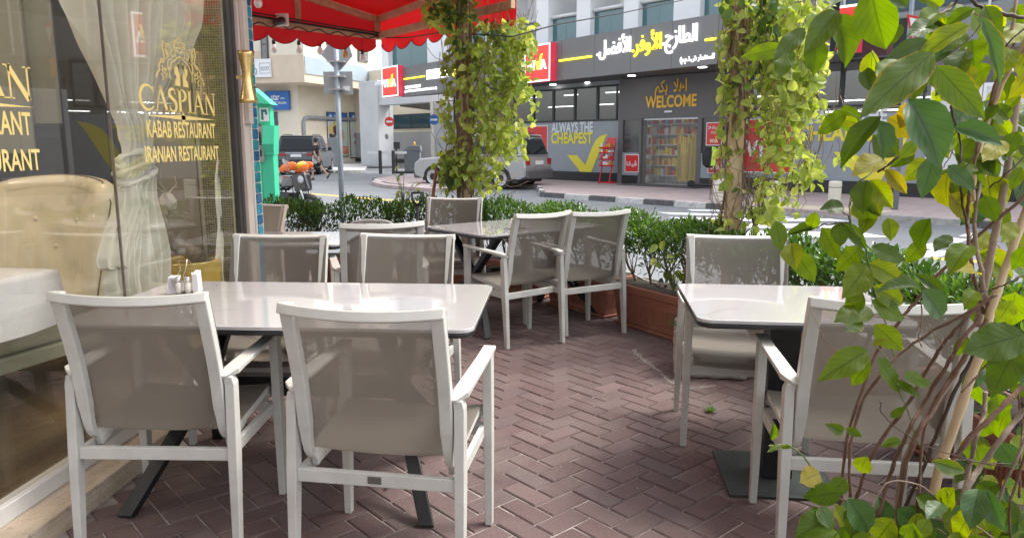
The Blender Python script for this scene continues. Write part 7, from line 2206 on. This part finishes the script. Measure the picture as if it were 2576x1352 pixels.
b = MB(); b.lathe([(.0, .105), (.055, .095), (.088, .05), (.092, 0), (.08, -.04)], (0, 0, 0), 16, M=Matrix.Translation((.03, .015, 1.665))); b.build('hair', HAIR, man, smooth=True)
b = MB(); b.lathe([(.075, .0), (.07, -.05), (.045, -.09), (.0, -.10)], (0, 0, 0), 14, M=Matrix.Translation((.035, -.01, 1.63))); b.build('beard', HAIR, man, smooth=True)
b = MB(); b.hexa([(.025, -.088, 1.60), (.055, -.088, 1.60), (.055, -.07, 1.60), (.025, -.07, 1.60)], [(.035, -.082, 1.65), (.045, -.082, 1.65), (.045, -.065, 1.65), (.035, -.065, 1.65)])
b.tube([(-.02, -.092, 1.645), (.10, -.08, 1.645)], .006, 5); b.build('nose_and_glasses', mat('glasses', (.05, .04, .04), .3), man)
for hx, hy, hz in ((.20, -.21, .80), (.18, .21, .85)):
    hp_ = []
    for k in range(4):
        b = MB(); b.tube([(hx - .02 + .012 * k, hy, hz), (hx - .02 + .016 * k, hy - .005, hz - .05), (hx - .01 + .015 * k, hy, hz - .08 + abs(k - 1.5) * .008)], [.010, .009, .007], 6); b.build('finger', SKN, man, smooth=True)
    b = MB(); b.tube([(hx + .02, hy, hz + .02), (hx + .045, hy, hz - .02), (hx + .045, hy, hz - .045)], [.012, .010, .008], 6); b.build('thumb', SKN, man, smooth=True)
# ================================================================== VINES
def leaf_mesh(name, m, round_=False, nx=4, ny=8, curl=.12, fold=.16, wave=.02, seed=0):
    """unit leaf, 1 long on +y, unit width on x, face up"""
    R = random.Random(seed); ph = R.uniform(0, 6)
    b = MB()
    def wid(v):
        if round_: return max(.0, sin(pi * min(1, v * 1.02)) ** .62) * (1 - .10 * v)
        w = sin(pi * v ** .82) ** .85 if v < .97 else 0
        return max(0.0, w * (1 - .16 * v) if v < .82 else w * (1 - .16 * v) * (1 - (v - .82) / .18 * .45))
    def f(u, v):
        w = wid(v) * .5; x = (2 * u - 1) * w
        z = fold * abs(x) - curl * (v - .35) ** 2 + wave * sin(v * 16 + ph) * abs(2 * u - 1) * (w > .1)
        return (x, v, z)
    b.grid(f, nx, ny)
    return b.mesh(name, m, smooth=True)
LBIG = [leafy('vine_leaf_big', (.065, .125, .010), (.115, .19, .014), (.20, .27, .02), trans=.56, veins=True, rough=.45, spec=.35),
        leafy('vine_leaf_shaded', (.045, .085, .011), (.065, .115, .015), (.09, .15, .02), trans=.38, veins=True, rough=.4, spec=.45),  # dark copy for shaded leaves; the shade is in its colour
        leafy('vine_leaf_yellow', (.15, .20, .018), (.23, .25, .025), (.30, .24, .04), trans=.45, veins=True, rough=.5, spec=.3),
        leafy('vine_leaf_blue', (.04, .095, .024), (.055, .12, .03), (.07, .14, .034), trans=.28, veins=True, rough=.4, spec=.5)]
LM = {}
for i, m_ in enumerate(LBIG):
    for k in range(3): LM[(i, k)] = leaf_mesh('leaf', m_, False, 6, 10, .08 + .16 * k, .06 + .16 * k, .03, k + i)
def leaf_obj(me, base, tip, width, nrm, parent, roll=0.0):
    y = tip - base; L = y.length; y = y.normalized()
    n = nrm - y * nrm.dot(y)
    if n.length < 1e-3: n = y.orthogonal()
    n.normalize(); x = y.cross(n)
    M = Matrix((x, y, n)).transposed().to_4x4()
    o = bpy.data.objects.new('leaf', me)
    M = Matrix.Translation(base) @ M @ Matrix.Diagonal((width, L, L, 1))
    o.matrix_world = M
    loc, q, s = M.decompose(); o.rotation_mode = 'QUATERNION'; o.location = loc; o.rotation_quaternion = q; o.scale = s
    link(o, parent); return o

# ---------------- climbing plant at the front right
fv_ = thing('climbing_vine', 'large leaved climbing plant with twining brown stems at the right front edge', 'vine', (0, 0, 0))
BARK = mat('vine_bark', (.15, .085, .055), .8, var=.3, vs=25, bs=.5, bscale=80)
BARKG = mat('vine_bark_grey', (.26, .20, .15), .85, var=.25, vs=20, bs=.5, bscale=80)
BARKD = mat('vine_bark_dark', (.055, .032, .025), .7, var=.3, vs=20)
GST = mat('vine_green_stem', (.10, .14, .04), .6, var=.2, vs=20)
RF_ = random.Random(77)
def stem(pts, rpx, m, d0, d1=None, name='stem', parent=None, wob=1.0, n=5):
    d1 = d1 or d0
    P = []
    for i, (x, y) in enumerate(pts):
        t_ = i / (len(pts) - 1); P.append(D(x, y, d0 + (d1 - d0) * t_ + RF_.uniform(-.03, .03) * wob))
    P = smooth_path(P, n)
    P = [p + Vector((RF_.uniform(-1, 1), RF_.uniform(-1, 1), RF_.uniform(-1, 1))) * .0016 * wob for p in P]
    dm = (d0 + d1) / 2
    rs = rpx if isinstance(rpx, tuple) else (rpx, rpx * .8)
    R_ = [.82 * (rs[0] + (rs[1] - rs[0]) * i / (len(P) - 1)) * dm / FPX * (1 + (.12 * sin(i * 1.7)) * wob) for i in range(len(P))]
    b = MB(); b.tube(P, R_, 7); return b.build(name, m, fv_ if parent is None else parent, smooth=True)
# bamboo canes (things of their own)
CANE = mat('bamboo_cane', (.48, .36, .22), .5, var=.12, vs=12)
cane = [((2322, 1380), (2360, 1190), (2400, 1075), (2440, 955), (2470, 880), (2520, 770)), (( 2460, 820), (2480, 700), (2505, 580), (2530, 450), (2552, 300), (2585, 60)), ((2478, 840), (2500, 760), (2540, 645), (2600, 480))]
for k, (c_, lab, m_, r_, d_) in enumerate(zip(cane, ('pale bamboo cane leaning up from the bottom right, thickest of three', 'grey brown cane rising nearly straight at the right edge', 'smooth tan cane slanting out of the right edge'), (CANE, BARKG, CANE), (13, 10, 11), (1.62, 1.55, 1.5))):
    P = smooth_path([D(x, y, d_) for x, y in c_], 4)
    b = MB(); b.tube(P, [r_ * d_ / FPX * (1 + (.18 if i % 5 == 0 else 0)) * (1 - .2 * i / len(P)) for i in range(len(P))], 12); o = b.build('bamboo_cane', m_, None, smooth=True); tag(o, lab, 'cane')
S_ = [
 ([(2112, 1275), (2130, 1110), (2165, 990), (2205, 885), (2260, 810), (2311, 750), (2350, 700), (2446, 605), (2559, 509), (2600, 470)], (5.5, 5), BARK, 1.75, 1.45),
 ([(2153, 1262), (2189, 1155), (2240, 1075), (2289, 1005), (2330, 935), (2371, 869), (2430, 800), (2490, 745)], (6.5, 5), BARK, 1.75, 1.5),
 ([(2140, 1255), (2140, 1120), (2175, 1000), (2235, 920), (2270, 885), (2350, 830), (2430, 788), (2510, 740)], (5.5, 4), BARK, 1.7, 1.5),
 ([(2207, 1300), (2230, 1220), (2253, 1155), (2290, 1075), (2325, 1012), (2380, 920), (2410, 869), (2470, 790)], (7, 6), BARK, 1.65, 1.5),
 ([(2260, 1310), (2275, 1183), (2310, 1090), (2353, 1012), (2400, 940), (2440, 880), (2485, 800)], (8, 7), BARK, 1.6, 1.5),
 ([(2258, 1350), (2262, 1230), (2290, 1120), (2340, 1040), (2396, 950), (2450, 860)], (8, 7), BARKG, 1.68, 1.55),
 ([(2307, 1290), (2325, 1083), (2360, 1000), (2396, 940), (2460, 850), (2505, 780)], (5, 5), BARK, 1.55, 1.5),
 ([(2270, 1290), (2320, 1180), (2345, 1120), (2390, 1010), (2430, 925), (2480, 830)], (6.5, 5.5), BARKD, 1.7, 1.55),
 ([(2393, 1320), (2430, 1230), (2468, 1172), (2520, 1100), (2575, 1033), (2620, 980)], (10, 8), BARKG, 1.5, 1.45),
 ([(2418, 1260), (2440, 1170), (2455, 1100), (2475, 1040), (2478, 985)], (8, 7), BARKG, 1.58, 1.55),
 ([(2380, 1180), (2440, 1100), (2503, 1040), (2575, 969), (2620, 930)], (9, 8), BARK, 1.52, 1.45),
 ([(2564, 1250), (2568, 1150), (2571, 1065), (2560, 980)], (4, 3), BARK, 1.5, 1.5),
 ([(2475, 790), (2452, 700), (2437, 612), (2434, 540), (2440, 483), (2452, 400), (2470, 330), (2505, 215), (2545, 120), (2590, 60)], (6.5, 4), BARK, 1.5, 1.4),
 ([(2488, 790), (2468, 680), (2450, 563), (2458, 510), (2470, 430), (2482, 330), (2515, 200), (2548, 60), (2560, -20)], (7, 4), BARKG, 1.52, 1.4),
 ([(2440, 700), (2440, 640), (2432, 560), (2420, 505), (2415, 420), (2415, 354), (2395, 280), (2395, 233), (2415, 167), (2430, 120)], (4, 3), BARKD, 1.5, 1.42),
 ([(2448, 505), (2452, 440), (2478, 330), (2515, 233), (2555, 150), (2600, 60)], (5.5, 5), CANE, 1.45, 1.35),
 ([(2420, -20), (2455, 10), (2482, 22), (2530, 36), (2600, 48)], (5, 6), BARKD, 1.35, 1.35),
 ([(2310, 60), (2340, 50), (2365, 33), (2395, 18), (2415, -10)], (3.5, 4.5), BARKD, 1.35, 1.35),
 ([(2210, 430), (2240, 410), (2265, 388), (2300, 345), (2350, 300)], (4, 3.5), BARKD, 1.3, 1.3),
 ([(2250, 895), (2218, 772), (2192, 692), (2173, 612), (2138, 560), (2144, 490), (2165, 455), (2210, 425)], (2.6, 2.6), GST, 1.45, 1.35),
 ([(2040, 575), (2075, 565), (2110, 562), (2138, 560)], (2.2, 2.5), BARKD, 1.4, 1.38),
 ([(2135, 520), (2150, 500), (2140, 560), (2160, 640), (2190, 690), (2195, 770)], (1.6, 1.6), GST, 1.4, 1.42),
 ([(2068, 520), (2105, 522), (2130, 540), (2140, 560)], (1.6, 1.8), BARKD, 1.36, 1.38),
 ([(2049, 788), (2065, 840), (2100, 880), (2180, 925), (2250, 960)], (1.4, 1.4), BARK, 1.6, 1.6),
 ([(2190, 795), (2300, 805), (2350, 840), (2400, 900)], (1.5, 1.2), BARK, 1.5, 1.5),
 ([(1932, 1120), (1970, 1118), (2010, 1135), (2050, 1185), (2080, 1225), (2100, 1260)], (2.2, 3), GST, 1.7, 1.7),
 ([(2048, 1228), (2080, 1240), (2110, 1252), (2130, 1258)], (3, 3), BARK, 1.6, 1.6),
 ([(2200, 868), (2230, 900), (2256, 940), (2262, 980), (2285, 1040), (2300, 1090), (2330, 1160)], (1.8, 2), GST, 1.6, 1.6),
 ([(2215, 1010), (2220, 1040), (2260, 1080), (2330, 1120), (2460, 1160), (2576, 1180)], (1.8, 1.8), BARKD, 1.5, 1.5),
 ([(2360, 1150), (2390, 1160), (2420, 1155), (2500, 1165), (2590, 1170)], (2.2, 2.2), BARKD, 1.45, 1.45),
 ([(2180, 1300), (2230, 1215), (2310, 1218), (2380, 1270), (2470, 1330), (2560, 1400)], (2, 2.2), BARKG, 1.5, 1.5),
 ([(2320, 870), (2311, 850), (2320, 800), (2315, 745)], (2, 2), BARK, 1.45, 1.45),
 ([(2576, 690), (2530, 715), (2490, 730), (2440, 760)], (2.4, 2), BARKD, 1.45, 1.45),
 ([(2490, 470), (2530, 440), (2590, 380)], (2.4, 2), BARKD, 1.45, 1.4),
 ([(2515, 140), (2540, 105), (2590, 60)], (2.4, 2), BARKD, 1.35, 1.3),
 ([(2590, 845), (2520, 880), (2470, 930), (2420, 985)], (3.4, 3.4), BARK, 1.5, 1.5),
 ([(2545, 1380), (2540, 1290), (2560, 1200), (2590, 1120)], (4.5, 4), BARK, 1.48, 1.45),
 ([(2480, 1400), (2500, 1300), (2535, 1200), (2590, 1080)], (5, 4.5), BARKG, 1.55, 1.48),
]
for pts, r_, m_, da, db in S_: stem(pts, r_, m_, da, db)
# leaves: base, tip, width/length, tone, depth
Lf = [
 (2190,-30,2226,135,.62,0,1.25),(2100,33,2140,170,.62,0,1.3),(2110,25,2022,136,.50,1,1.2),(2052,92,2048,192,.62,0,1.32),(2025,70,1942,156,.42,1,1.25),(1985,118,1957,200,.5,0,1.3),(1975,120,1862,144,.42,0,1.3),
 (2336,102,2228,148,.48,1,1.2),(2260,150,2203,185,.55,0,1.25),(2350,130,2160,296,.42,1,1.12),(2215,290,2105,420,.36,1,1.15),(2205,300,2234,405,.52,3,1.2),(2288,246,2378,422,.56,3,1.1),(2355,165,2480,302,.42,1,1.15),(2350,178,2400,260,.6,0,1.2),
 (2410,70,2320,130,.55,0,1.2),(2440,60,2300,150,.42,0,1.18),(2450,22,2373,66,.6,0,1.25),(2362,30,2310,70,.55,0,1.32),(2362,32,2372,100,.55,0,1.35),(2360,40,2330,112,.62,0,1.36),(2350,60,2285,88,.55,1,1.3),(2365,20,2330,-5,.6,0,1.34),(2340,45,2395,90,.55,0,1.36),
 (2470,40,2525,215,.24,3,1.2),(2478,15,2512,100,.55,1,1.25),(2580,60,2535,112,.7,2,1.4),(2440,160,2425,235,.6,2,1.4),(2545,120,2505,195,.6,0,1.35),(2320,188,2292,252,.6,0,1.35),(2370,222,2345,268,.7,0,1.35),(2230,235,2265,215,.5,0,1.36),
 (2225,398,2145,436,.62,2,1.3),(2228,425,2284,490,.45,2,1.3),(2300,380,2240,420,.62,0,1.3),(2305,350,2262,402,.6,1,1.25),(2352,390,2318,500,.52,3,1.2),(2180,452,2165,540,.68,1,1.3),(2190,452,2246,525,.6,0,1.32),(2172,490,2187,565,.72,1,1.34),(2175,470,2215,545,.7,0,1.36),(2200,520,2165,590,.55,0,1.38),
 (2124,520,2064,524,.66,1,1.34),(2052,533,2038,578,.66,0,1.38),(2400,318,2535,362,.42,3,1.25),(2390,330,2360,400,.5,0,1.35),(2385,415,2455,478,.5,3,1.3),(2400,440,2475,420,.5,0,1.38),(2330,300,2290,350,.5,0,1.4),
 (1952,555,1966,634,.60,0,1.42),(1990,610,2000,676,.78,2,1.42),(2003,632,2050,712,.62,0,1.44),(2058,568,1973,588,.34,1,1.4),(2112,558,2114,622,.62,1,1.36),(2068,572,2112,655,.45,0,1.4),(2122,560,2182,628,.42,0,1.4),(2192,620,2282,658,.60,0,1.36),(2168,620,2102,684,.62,0,1.4),
 (2182,668,2122,748,.66,0,1.38),(2188,662,2272,708,.58,0,1.36),(2318,722,2208,722,.36,1,1.28),(2172,724,2124,762,.62,1,1.36),(2198,720,2278,768,.5,0,1.38),(2172,740,2124,790,.7,0,1.4),(2194,755,2278,804,.56,0,1.38),(2192,775,2098,808,.62,0,1.4),(2160,795,2133,832,.8,1,1.38),(2200,815,2274,884,.46,0,1.4),(2196,868,2228,850,.5,2,1.4),
 (2372,740,2302,686,.46,1,1.25),(2322,728,2380,805,.52,3,1.22),(2458,684,2392,672,.62,2,1.35),(2452,728,2428,775,.7,0,1.35),(2545,755,2508,815,.7,0,1.38),(2545,800,2520,750,.6,0,1.4),(2580,840,2420,885,.72,1,1.05),(2560,870,2490,1000,.62,1,1.1),(2576,900,2596,985,.6,3,1.15),
 (2185,880,2058,955,.46,0,1.45),(2190,908,2138,970,.62,0,1.46),(2208,898,2268,992,.46,0,1.5),(2275,948,2345,962,.52,0,1.48),(2122,1086,2078,1066,.46,1,1.55),(2128,1075,2170,1098,.45,0,1.55),(2268,1108,2216,1120,.5,0,1.5),(2182,1148,2158,1190,.8,0,1.52),(2062,1188,2012,1212,.85,2,1.5),
 (2118,1238,2018,1248,.62,0,1.45),(2128,1202,2088,1245,.8,0,1.5),(2098,1300,2000,1345,.60,0,1.4),(2135,1255,2195,1345,.55,3,1.42),(2345,1158,2435,1188,.42,1,1.4),(2462,1226,2440,1330,.62,3,1.35),(2480,1228,2522,1340,.50,3,1.34),(2398,1225,2375,1290,.62,0,1.45),
 (1946,1063,1943,1112,.34,0,1.65),(1962,1118,1930,1136,.42,0,1.65),(1992,1124,1962,1124,.42,0,1.66),(2250,955,2320,1000,.35,0,1.5),(2240,1050,2280,1020,.5,0,1.5),(2510,1110,2560,1180,.6,3,1.5),(2430,840,2400,900,.5,0,1.5),(2500,960,2560,930,.5,0,1.5),
 (2410,520,2455,560,.55,0,1.5),(2540,300,2500,260,.6,0,1.42),(2560,330,2520,400,.6,1,1.35),(2590,180,2540,250,.6,2,1.4),(2470,380,2500,440,.5,1,1.4),(2570,420,2540,480,.55,1,1.45),(2555,560,2520,610,.6,2,1.45),(2580,620,2545,680,.5,0,1.45),
 (2230,-20,2290,20,.5,1,1.2),(2130,-30,2090,15,.6,1,1.2),(2300,-20,2340,10,.5,0,1.4),(2160,310,2105,300,.5,0,1.4),
]
for (bx, by, tx, ty, w, tone, d) in Lf:
    dj = RF_.uniform(-.04, .04)
    A_ = D(bx, by, d); Bp = D(tx, ty, d + RF_.uniform(-.035, .03))
    view = (Vector((0, 0, CH)) - (A_ + Bp) / 2).normalized()
    n = view + Vector((RF_.uniform(-.55, .55), RF_.uniform(-.3, .3), RF_.uniform(-.1, .7)))
    if n.dot(view) < 0: n = -n
    L = (Bp - A_).length
    leaf_obj(LM[(tone, RF_.randrange(3))], A_, Bp, L * w * 1.04, n, fv_)
# more leaves filling the low right corner and edge
for k in range(215):
    z = RF_.random()
    if k < 78: x, y, d = RF_.uniform(2040, 2600), RF_.gauss(1310, 42), RF_.uniform(1.35, 1.7)
    elif k < 112: x, y, d = RF_.uniform(2440, 2640), RF_.uniform(820, 1300), RF_.uniform(1.55, 1.95)
    elif k < 170: x, y, d = RF_.uniform(2400, 2640), RF_.uniform(0, 760), RF_.uniform(1.4, 1.85)
    else: x, y, d = RF_.gauss(2400, 110), RF_.uniform(-10, 620), RF_.uniform(1.3, 1.6)
    a = RF_.uniform(-2.6, -.5); L = RF_.uniform(55, 98)
    A_ = D(x, y, d); Bp = D(x + L * cos(a), y - L * sin(a), d + RF_.uniform(-.04, .04))
    n = (Vector((0, 0, CH)) - A_).normalized() + Vector((RF_.uniform(-.7, .7), RF_.uniform(-.4, .4), RF_.uniform(0, .9)))
    tone = RF_.choice([0, 0, 1, 1, 3, 3, 0]) if k < 78 else RF_.choice([0, 0, 0, 1, 1, 3, 2])
    leaf_obj(LM[(tone, RF_.randrange(3))], A_, Bp, (Bp - A_).length * RF_.uniform(.58, .78), n, fv_)
    if k % 3 == 0: stem([(x, y), (x + RF_.uniform(-30, 30), y + RF_.uniform(20, 60)), (x + RF_.uniform(-60, 60), y + RF_.uniform(70, 130))], 1.6, RF_.choice([BARK, GST]), d, d + .05)
# pot of the front climber
pf = D(2440, 1480, 2.05)
make_planter('terracotta trough holding the front climbing plant, low at the right edge', loc=(1.33, 1.75, 0), rz=radians(84))

# ---------------- vines on the two posts
PW = mat('post_timber', (.56, .42, .26), .75, var=.2, vs=6, bs=.4, bscale=40)
VL = leafy('post_vine_leaf', (.21, .30, .055), (.35, .44, .095), (.52, .56, .18), trans=.45, rough=.42, spec=.4)
VLI = leafy('post_vine_leaf_many', (.20, .28, .05), (.33, .42, .09), (.50, .54, .17), trans=.45, island=True, rough=.42, spec=.4)
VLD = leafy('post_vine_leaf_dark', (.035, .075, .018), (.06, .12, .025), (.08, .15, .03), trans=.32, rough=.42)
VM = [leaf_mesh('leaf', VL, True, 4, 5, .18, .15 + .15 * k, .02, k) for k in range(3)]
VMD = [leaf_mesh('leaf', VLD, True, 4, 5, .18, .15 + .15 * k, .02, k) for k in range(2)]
VINEW = mat('dry_vine_stems', (.20, .135, .09), .9, var=.35, vs=30)
def post_vine(label, plabel, post, d0, clumps, darks, total, Lm, seed, nst, trunkw, extra=(), zlo=.8):
    R = random.Random(seed)
    base = D(post[0][0], post[0][1], d0); top = D(post[1][0], post[1][1], d0)
    xy = (base.x + top.x) / 2, (base.y + top.y) / 2
    po = thing('timber_post', plabel, 'post', (xy[0], xy[1], 0))
    b = MB(); b.box(-.045, .045, -.045, .045, 0, 3.4); b.build('post', PW, po, bevel=.004)
    t = thing('post_vine', label, 'vine', (xy[0], xy[1], 0))
    org = Vector((xy[0], xy[1], 0))
    # woody stems wrapped on the post
    b = MB()
    for k in range(nst):
        a0 = R.uniform(0, 6.28); tw = R.uniform(-1.6, 1.6); z0, z1 = R.choice([R.uniform(.6, 1.2), zlo, zlo, zlo, zlo, zlo]) + R.uniform(-.2, .2), R.uniform(2.2, 3.2); rr = R.uniform(.055, trunkw)
        pts = []
        for j in range(14):
            s = j / 13; a = a0 + tw * s * 2; z = z0 + (z1 - z0) * s
            pts.append((rr * cos(a) + R.uniform(-.012, .012), rr * sin(a) + R.uniform(-.012, .012), z))
        b.tube(pts, [R.uniform(.004, .010)] * 14, 5)
    b.build('woody_stems', VINEW, t)['kind'] = 'stuff'
    tot = sum(c[4] for c in clumps); objs = 0; many = MB(); tb = MB()
    cand = []
    for (cx, cy, rx, ry, wt) in clumps:
        for k in range(int(total * wt / tot)):
            while True:
                a, c = R.uniform(-1, 1), R.uniform(-1, 1)
                if a * a + c * c < 1: break
            d = d0 + R.uniform(-.28, .30) * min(1, rx / 60)
            cand.append((cx + a * rx, cy + c * ry, d))
    R.shuffle(cand)
    cand.sort(key=lambda q: q[2] + R.uniform(0, .18))
    for i, (x, y, d) in enumerate(cand):
        p = D(x, y, d) - org
        L = R.uniform(.65, 1.25) * Lm
        dirn = Vector((R.uniform(-.8, .8), R.uniform(-.8, .8), R.uniform(-1.3, .35))).normalized()
        n = Vector((R.uniform(-.8, .8), R.uniform(-1.1, .4), R.uniform(-.1, 1.0))).normalized()
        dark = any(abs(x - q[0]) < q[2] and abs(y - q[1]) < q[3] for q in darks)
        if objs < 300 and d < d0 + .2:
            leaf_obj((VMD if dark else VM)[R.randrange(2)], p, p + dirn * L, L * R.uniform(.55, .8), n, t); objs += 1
        else: add_leaf(many, p, dirn, n, L, L * .68, .2)
        if i % 4 == 0:
            e = p + Vector((R.uniform(-.08, .08), R.uniform(-.08, .08), R.uniform(.06, .3)))
            m_ = (p + e) / 2 + Vector((R.uniform(-.04, .04), R.uniform(-.04, .04), R.uniform(-.03, .03)))
            tb.tube([p, m_, e], [.0022, .0022, .0026], 4)
    many.build('leaves', VLI, t)['kind'] = 'stuff'
    for (pts, r_) in extra:
        P = smooth_path([D(x, y, d0 + R.uniform(-.15, .1)) - org for x, y in pts], 4)
        tb.tube(P, r_, 5)
    # loose tendrils low down
    tb.build('tendrils', VINEW, t)['kind'] = 'stuff'
    return t, po
cl1 = [(1110, 30, 45, 38, 60), (1150, 30, 50, 45, 100), (1290, 85, 55, 40, 90), (1230, 110, 85, 55, 170), (1305, 125, 45, 55, 70), (1240, 200, 80, 60, 170), (1300, 215, 40, 50, 60), (1225, 290, 72, 55, 130), (1128, 200, 16, 70, 20), (1122, 290, 16, 60, 16),
       (1268, 335, 52, 50, 70), (1225, 385, 60, 50, 80), (1160, 405, 45, 40, 60), (1130, 440, 28, 40, 30), (1205, 445, 60, 38, 60), (1300, 350, 22, 60, 16), (1335, 260, 22, 70, 14), (1150, 345, 26, 50, 26), (1160, 150, 40, 120, 60)]
ex1 = [([(1160, 480), (1190, 400), (1215, 300), (1200, 180), (1190, 60)], .006), ([(1185, 490), (1150, 420), (1170, 330), (1150, 230), (1160, 120)], .006), ([(1200, 495), (1250, 460), (1290, 470), (1330, 455)], .003), ([(1180, 490), (1230, 440), (1280, 455), (1310, 430)], .003),
       ([(1190, 500), (1220, 470), (1260, 490), (1300, 480)], .003), ([(1120, 380), (1135, 300), (1120, 200), (1110, 100)], .003), ([(1075, 120), (1095, 145), (1120, 150), (1150, 130)], .0025), ([(1060, 100), (1085, 60), (1110, 40)], .0025)]
for k in range(26):
    x = 1150 + rnd.uniform(-30, 60); ex1.append(([(x, rnd.uniform(430, 495)), (x + rnd.uniform(-50, 90), rnd.uniform(380, 470)), (x + rnd.uniform(-40, 110), rnd.uniform(300, 440)), (x + rnd.uniform(-20, 120), rnd.uniform(200, 400))], rnd.uniform(.0016, .003)))
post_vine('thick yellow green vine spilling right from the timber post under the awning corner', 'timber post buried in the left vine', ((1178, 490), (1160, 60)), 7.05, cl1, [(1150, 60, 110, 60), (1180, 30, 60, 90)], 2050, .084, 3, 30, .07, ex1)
cl2 = [(1990, 15, 100, 40, 120), (1835, 60, 20, 80, 34), (1965, 95, 90, 55, 160), (2035, 150, 50, 65, 90), (1985, 215, 75, 62, 140), (2040, 250, 34, 45, 36), (1960, 295, 60, 52, 80), (1832, 150, 26, 110, 60), (1830, 300, 24, 110, 54), (1828, 420, 18, 60, 20), (1868, 190, 30, 150, 60), (1990, 365, 48, 44, 46), (2010, 415, 52, 34, 46),
       (2045, 440, 28, 26, 20), (1935, 150, 34, 140, 90), (1960, 470, 55, 26, 30), (1930, 380, 40, 60, 30), (2095, 292, 32, 12, 14), (2118, 396, 24, 16, 12), (1920, 545, 55, 22, 30), (1960, 520, 60, 30, 24), (1835, 560, 50, 22, 26), (1870, 10, 60, 30, 46)]
ex2 = [([(1830, 590), (1845, 520), (1870, 440), (1850, 330), (1870, 200), (1860, 60)], .006), ([(1850, 590), (1880, 500), (1868, 420), (1885, 330), (1880, 150), (1900, 20)], .005), ([(1780, 590), (1800, 520), (1860, 480), (1900, 470)], .003), ([(1790, 480), (1800, 530), (1830, 560)], .002), ([(1990, 320), (2040, 300), (2085, 288), (2125, 300)], .002), ([(2020, 400), (2070, 392), (2120, 398)], .002)]
for k in range(34):
    x = 1850 + rnd.uniform(-40, 50); ex2.append(([(x, rnd.uniform(520, 590)), (x + rnd.uniform(-60, 80), rnd.uniform(430, 540)), (x + rnd.uniform(-60, 120), rnd.uniform(330, 480)), (x + rnd.uniform(-20, 160), rnd.uniform(220, 420))], rnd.uniform(.0012, .0026)))
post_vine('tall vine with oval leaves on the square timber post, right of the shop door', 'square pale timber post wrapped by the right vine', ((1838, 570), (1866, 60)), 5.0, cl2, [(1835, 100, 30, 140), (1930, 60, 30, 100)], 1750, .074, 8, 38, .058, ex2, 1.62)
# leafy seedlings standing in the troughs
def sprig(px, py, d, n, Lm, label, seed):
    R = random.Random(seed); p0 = D(px, py, d); t = thing('leafy_sprig', label, 'plant', p0)
    b = MB()
    for k in range(n):
        a = R.uniform(0, 6.28); hgt = R.uniform(.05, .32); e = Vector((cos(a) * R.uniform(.03, .16), sin(a) * R.uniform(.03, .16), hgt)); b.tube([(0, 0, -.05), e * .5 + Vector((0, 0, .03)), e], [.004, .003, .002], 5)
        leaf_obj(VM[k % 3] if k % 3 else LM[(0, 1)], e, e + Vector((R.uniform(-1, 1), R.uniform(-1, .4), R.uniform(-.9, .5))).normalized() * Lm * R.uniform(.7, 1.2), Lm * .6, Vector((R.uniform(-.5, .5), -.6, 1)), t)
    b.build('stalks', GST, t)
sprig(1130, 470, 6.9, 46, .10, 'broad leaved seedling at the foot of the left vine post', 4)
sprig(1015, 512, 6.9, 16, .06, 'light green shoots rising above the hedge beside the spade', 6)
sprig(1695, 715, 5.1, 12, .085, 'young plant with large leaves in the plain sided trough', 7)
sprig(1900, 560, 4.9, 18, .06, 'round leaved shoots above the hedge right of the square post', 12)
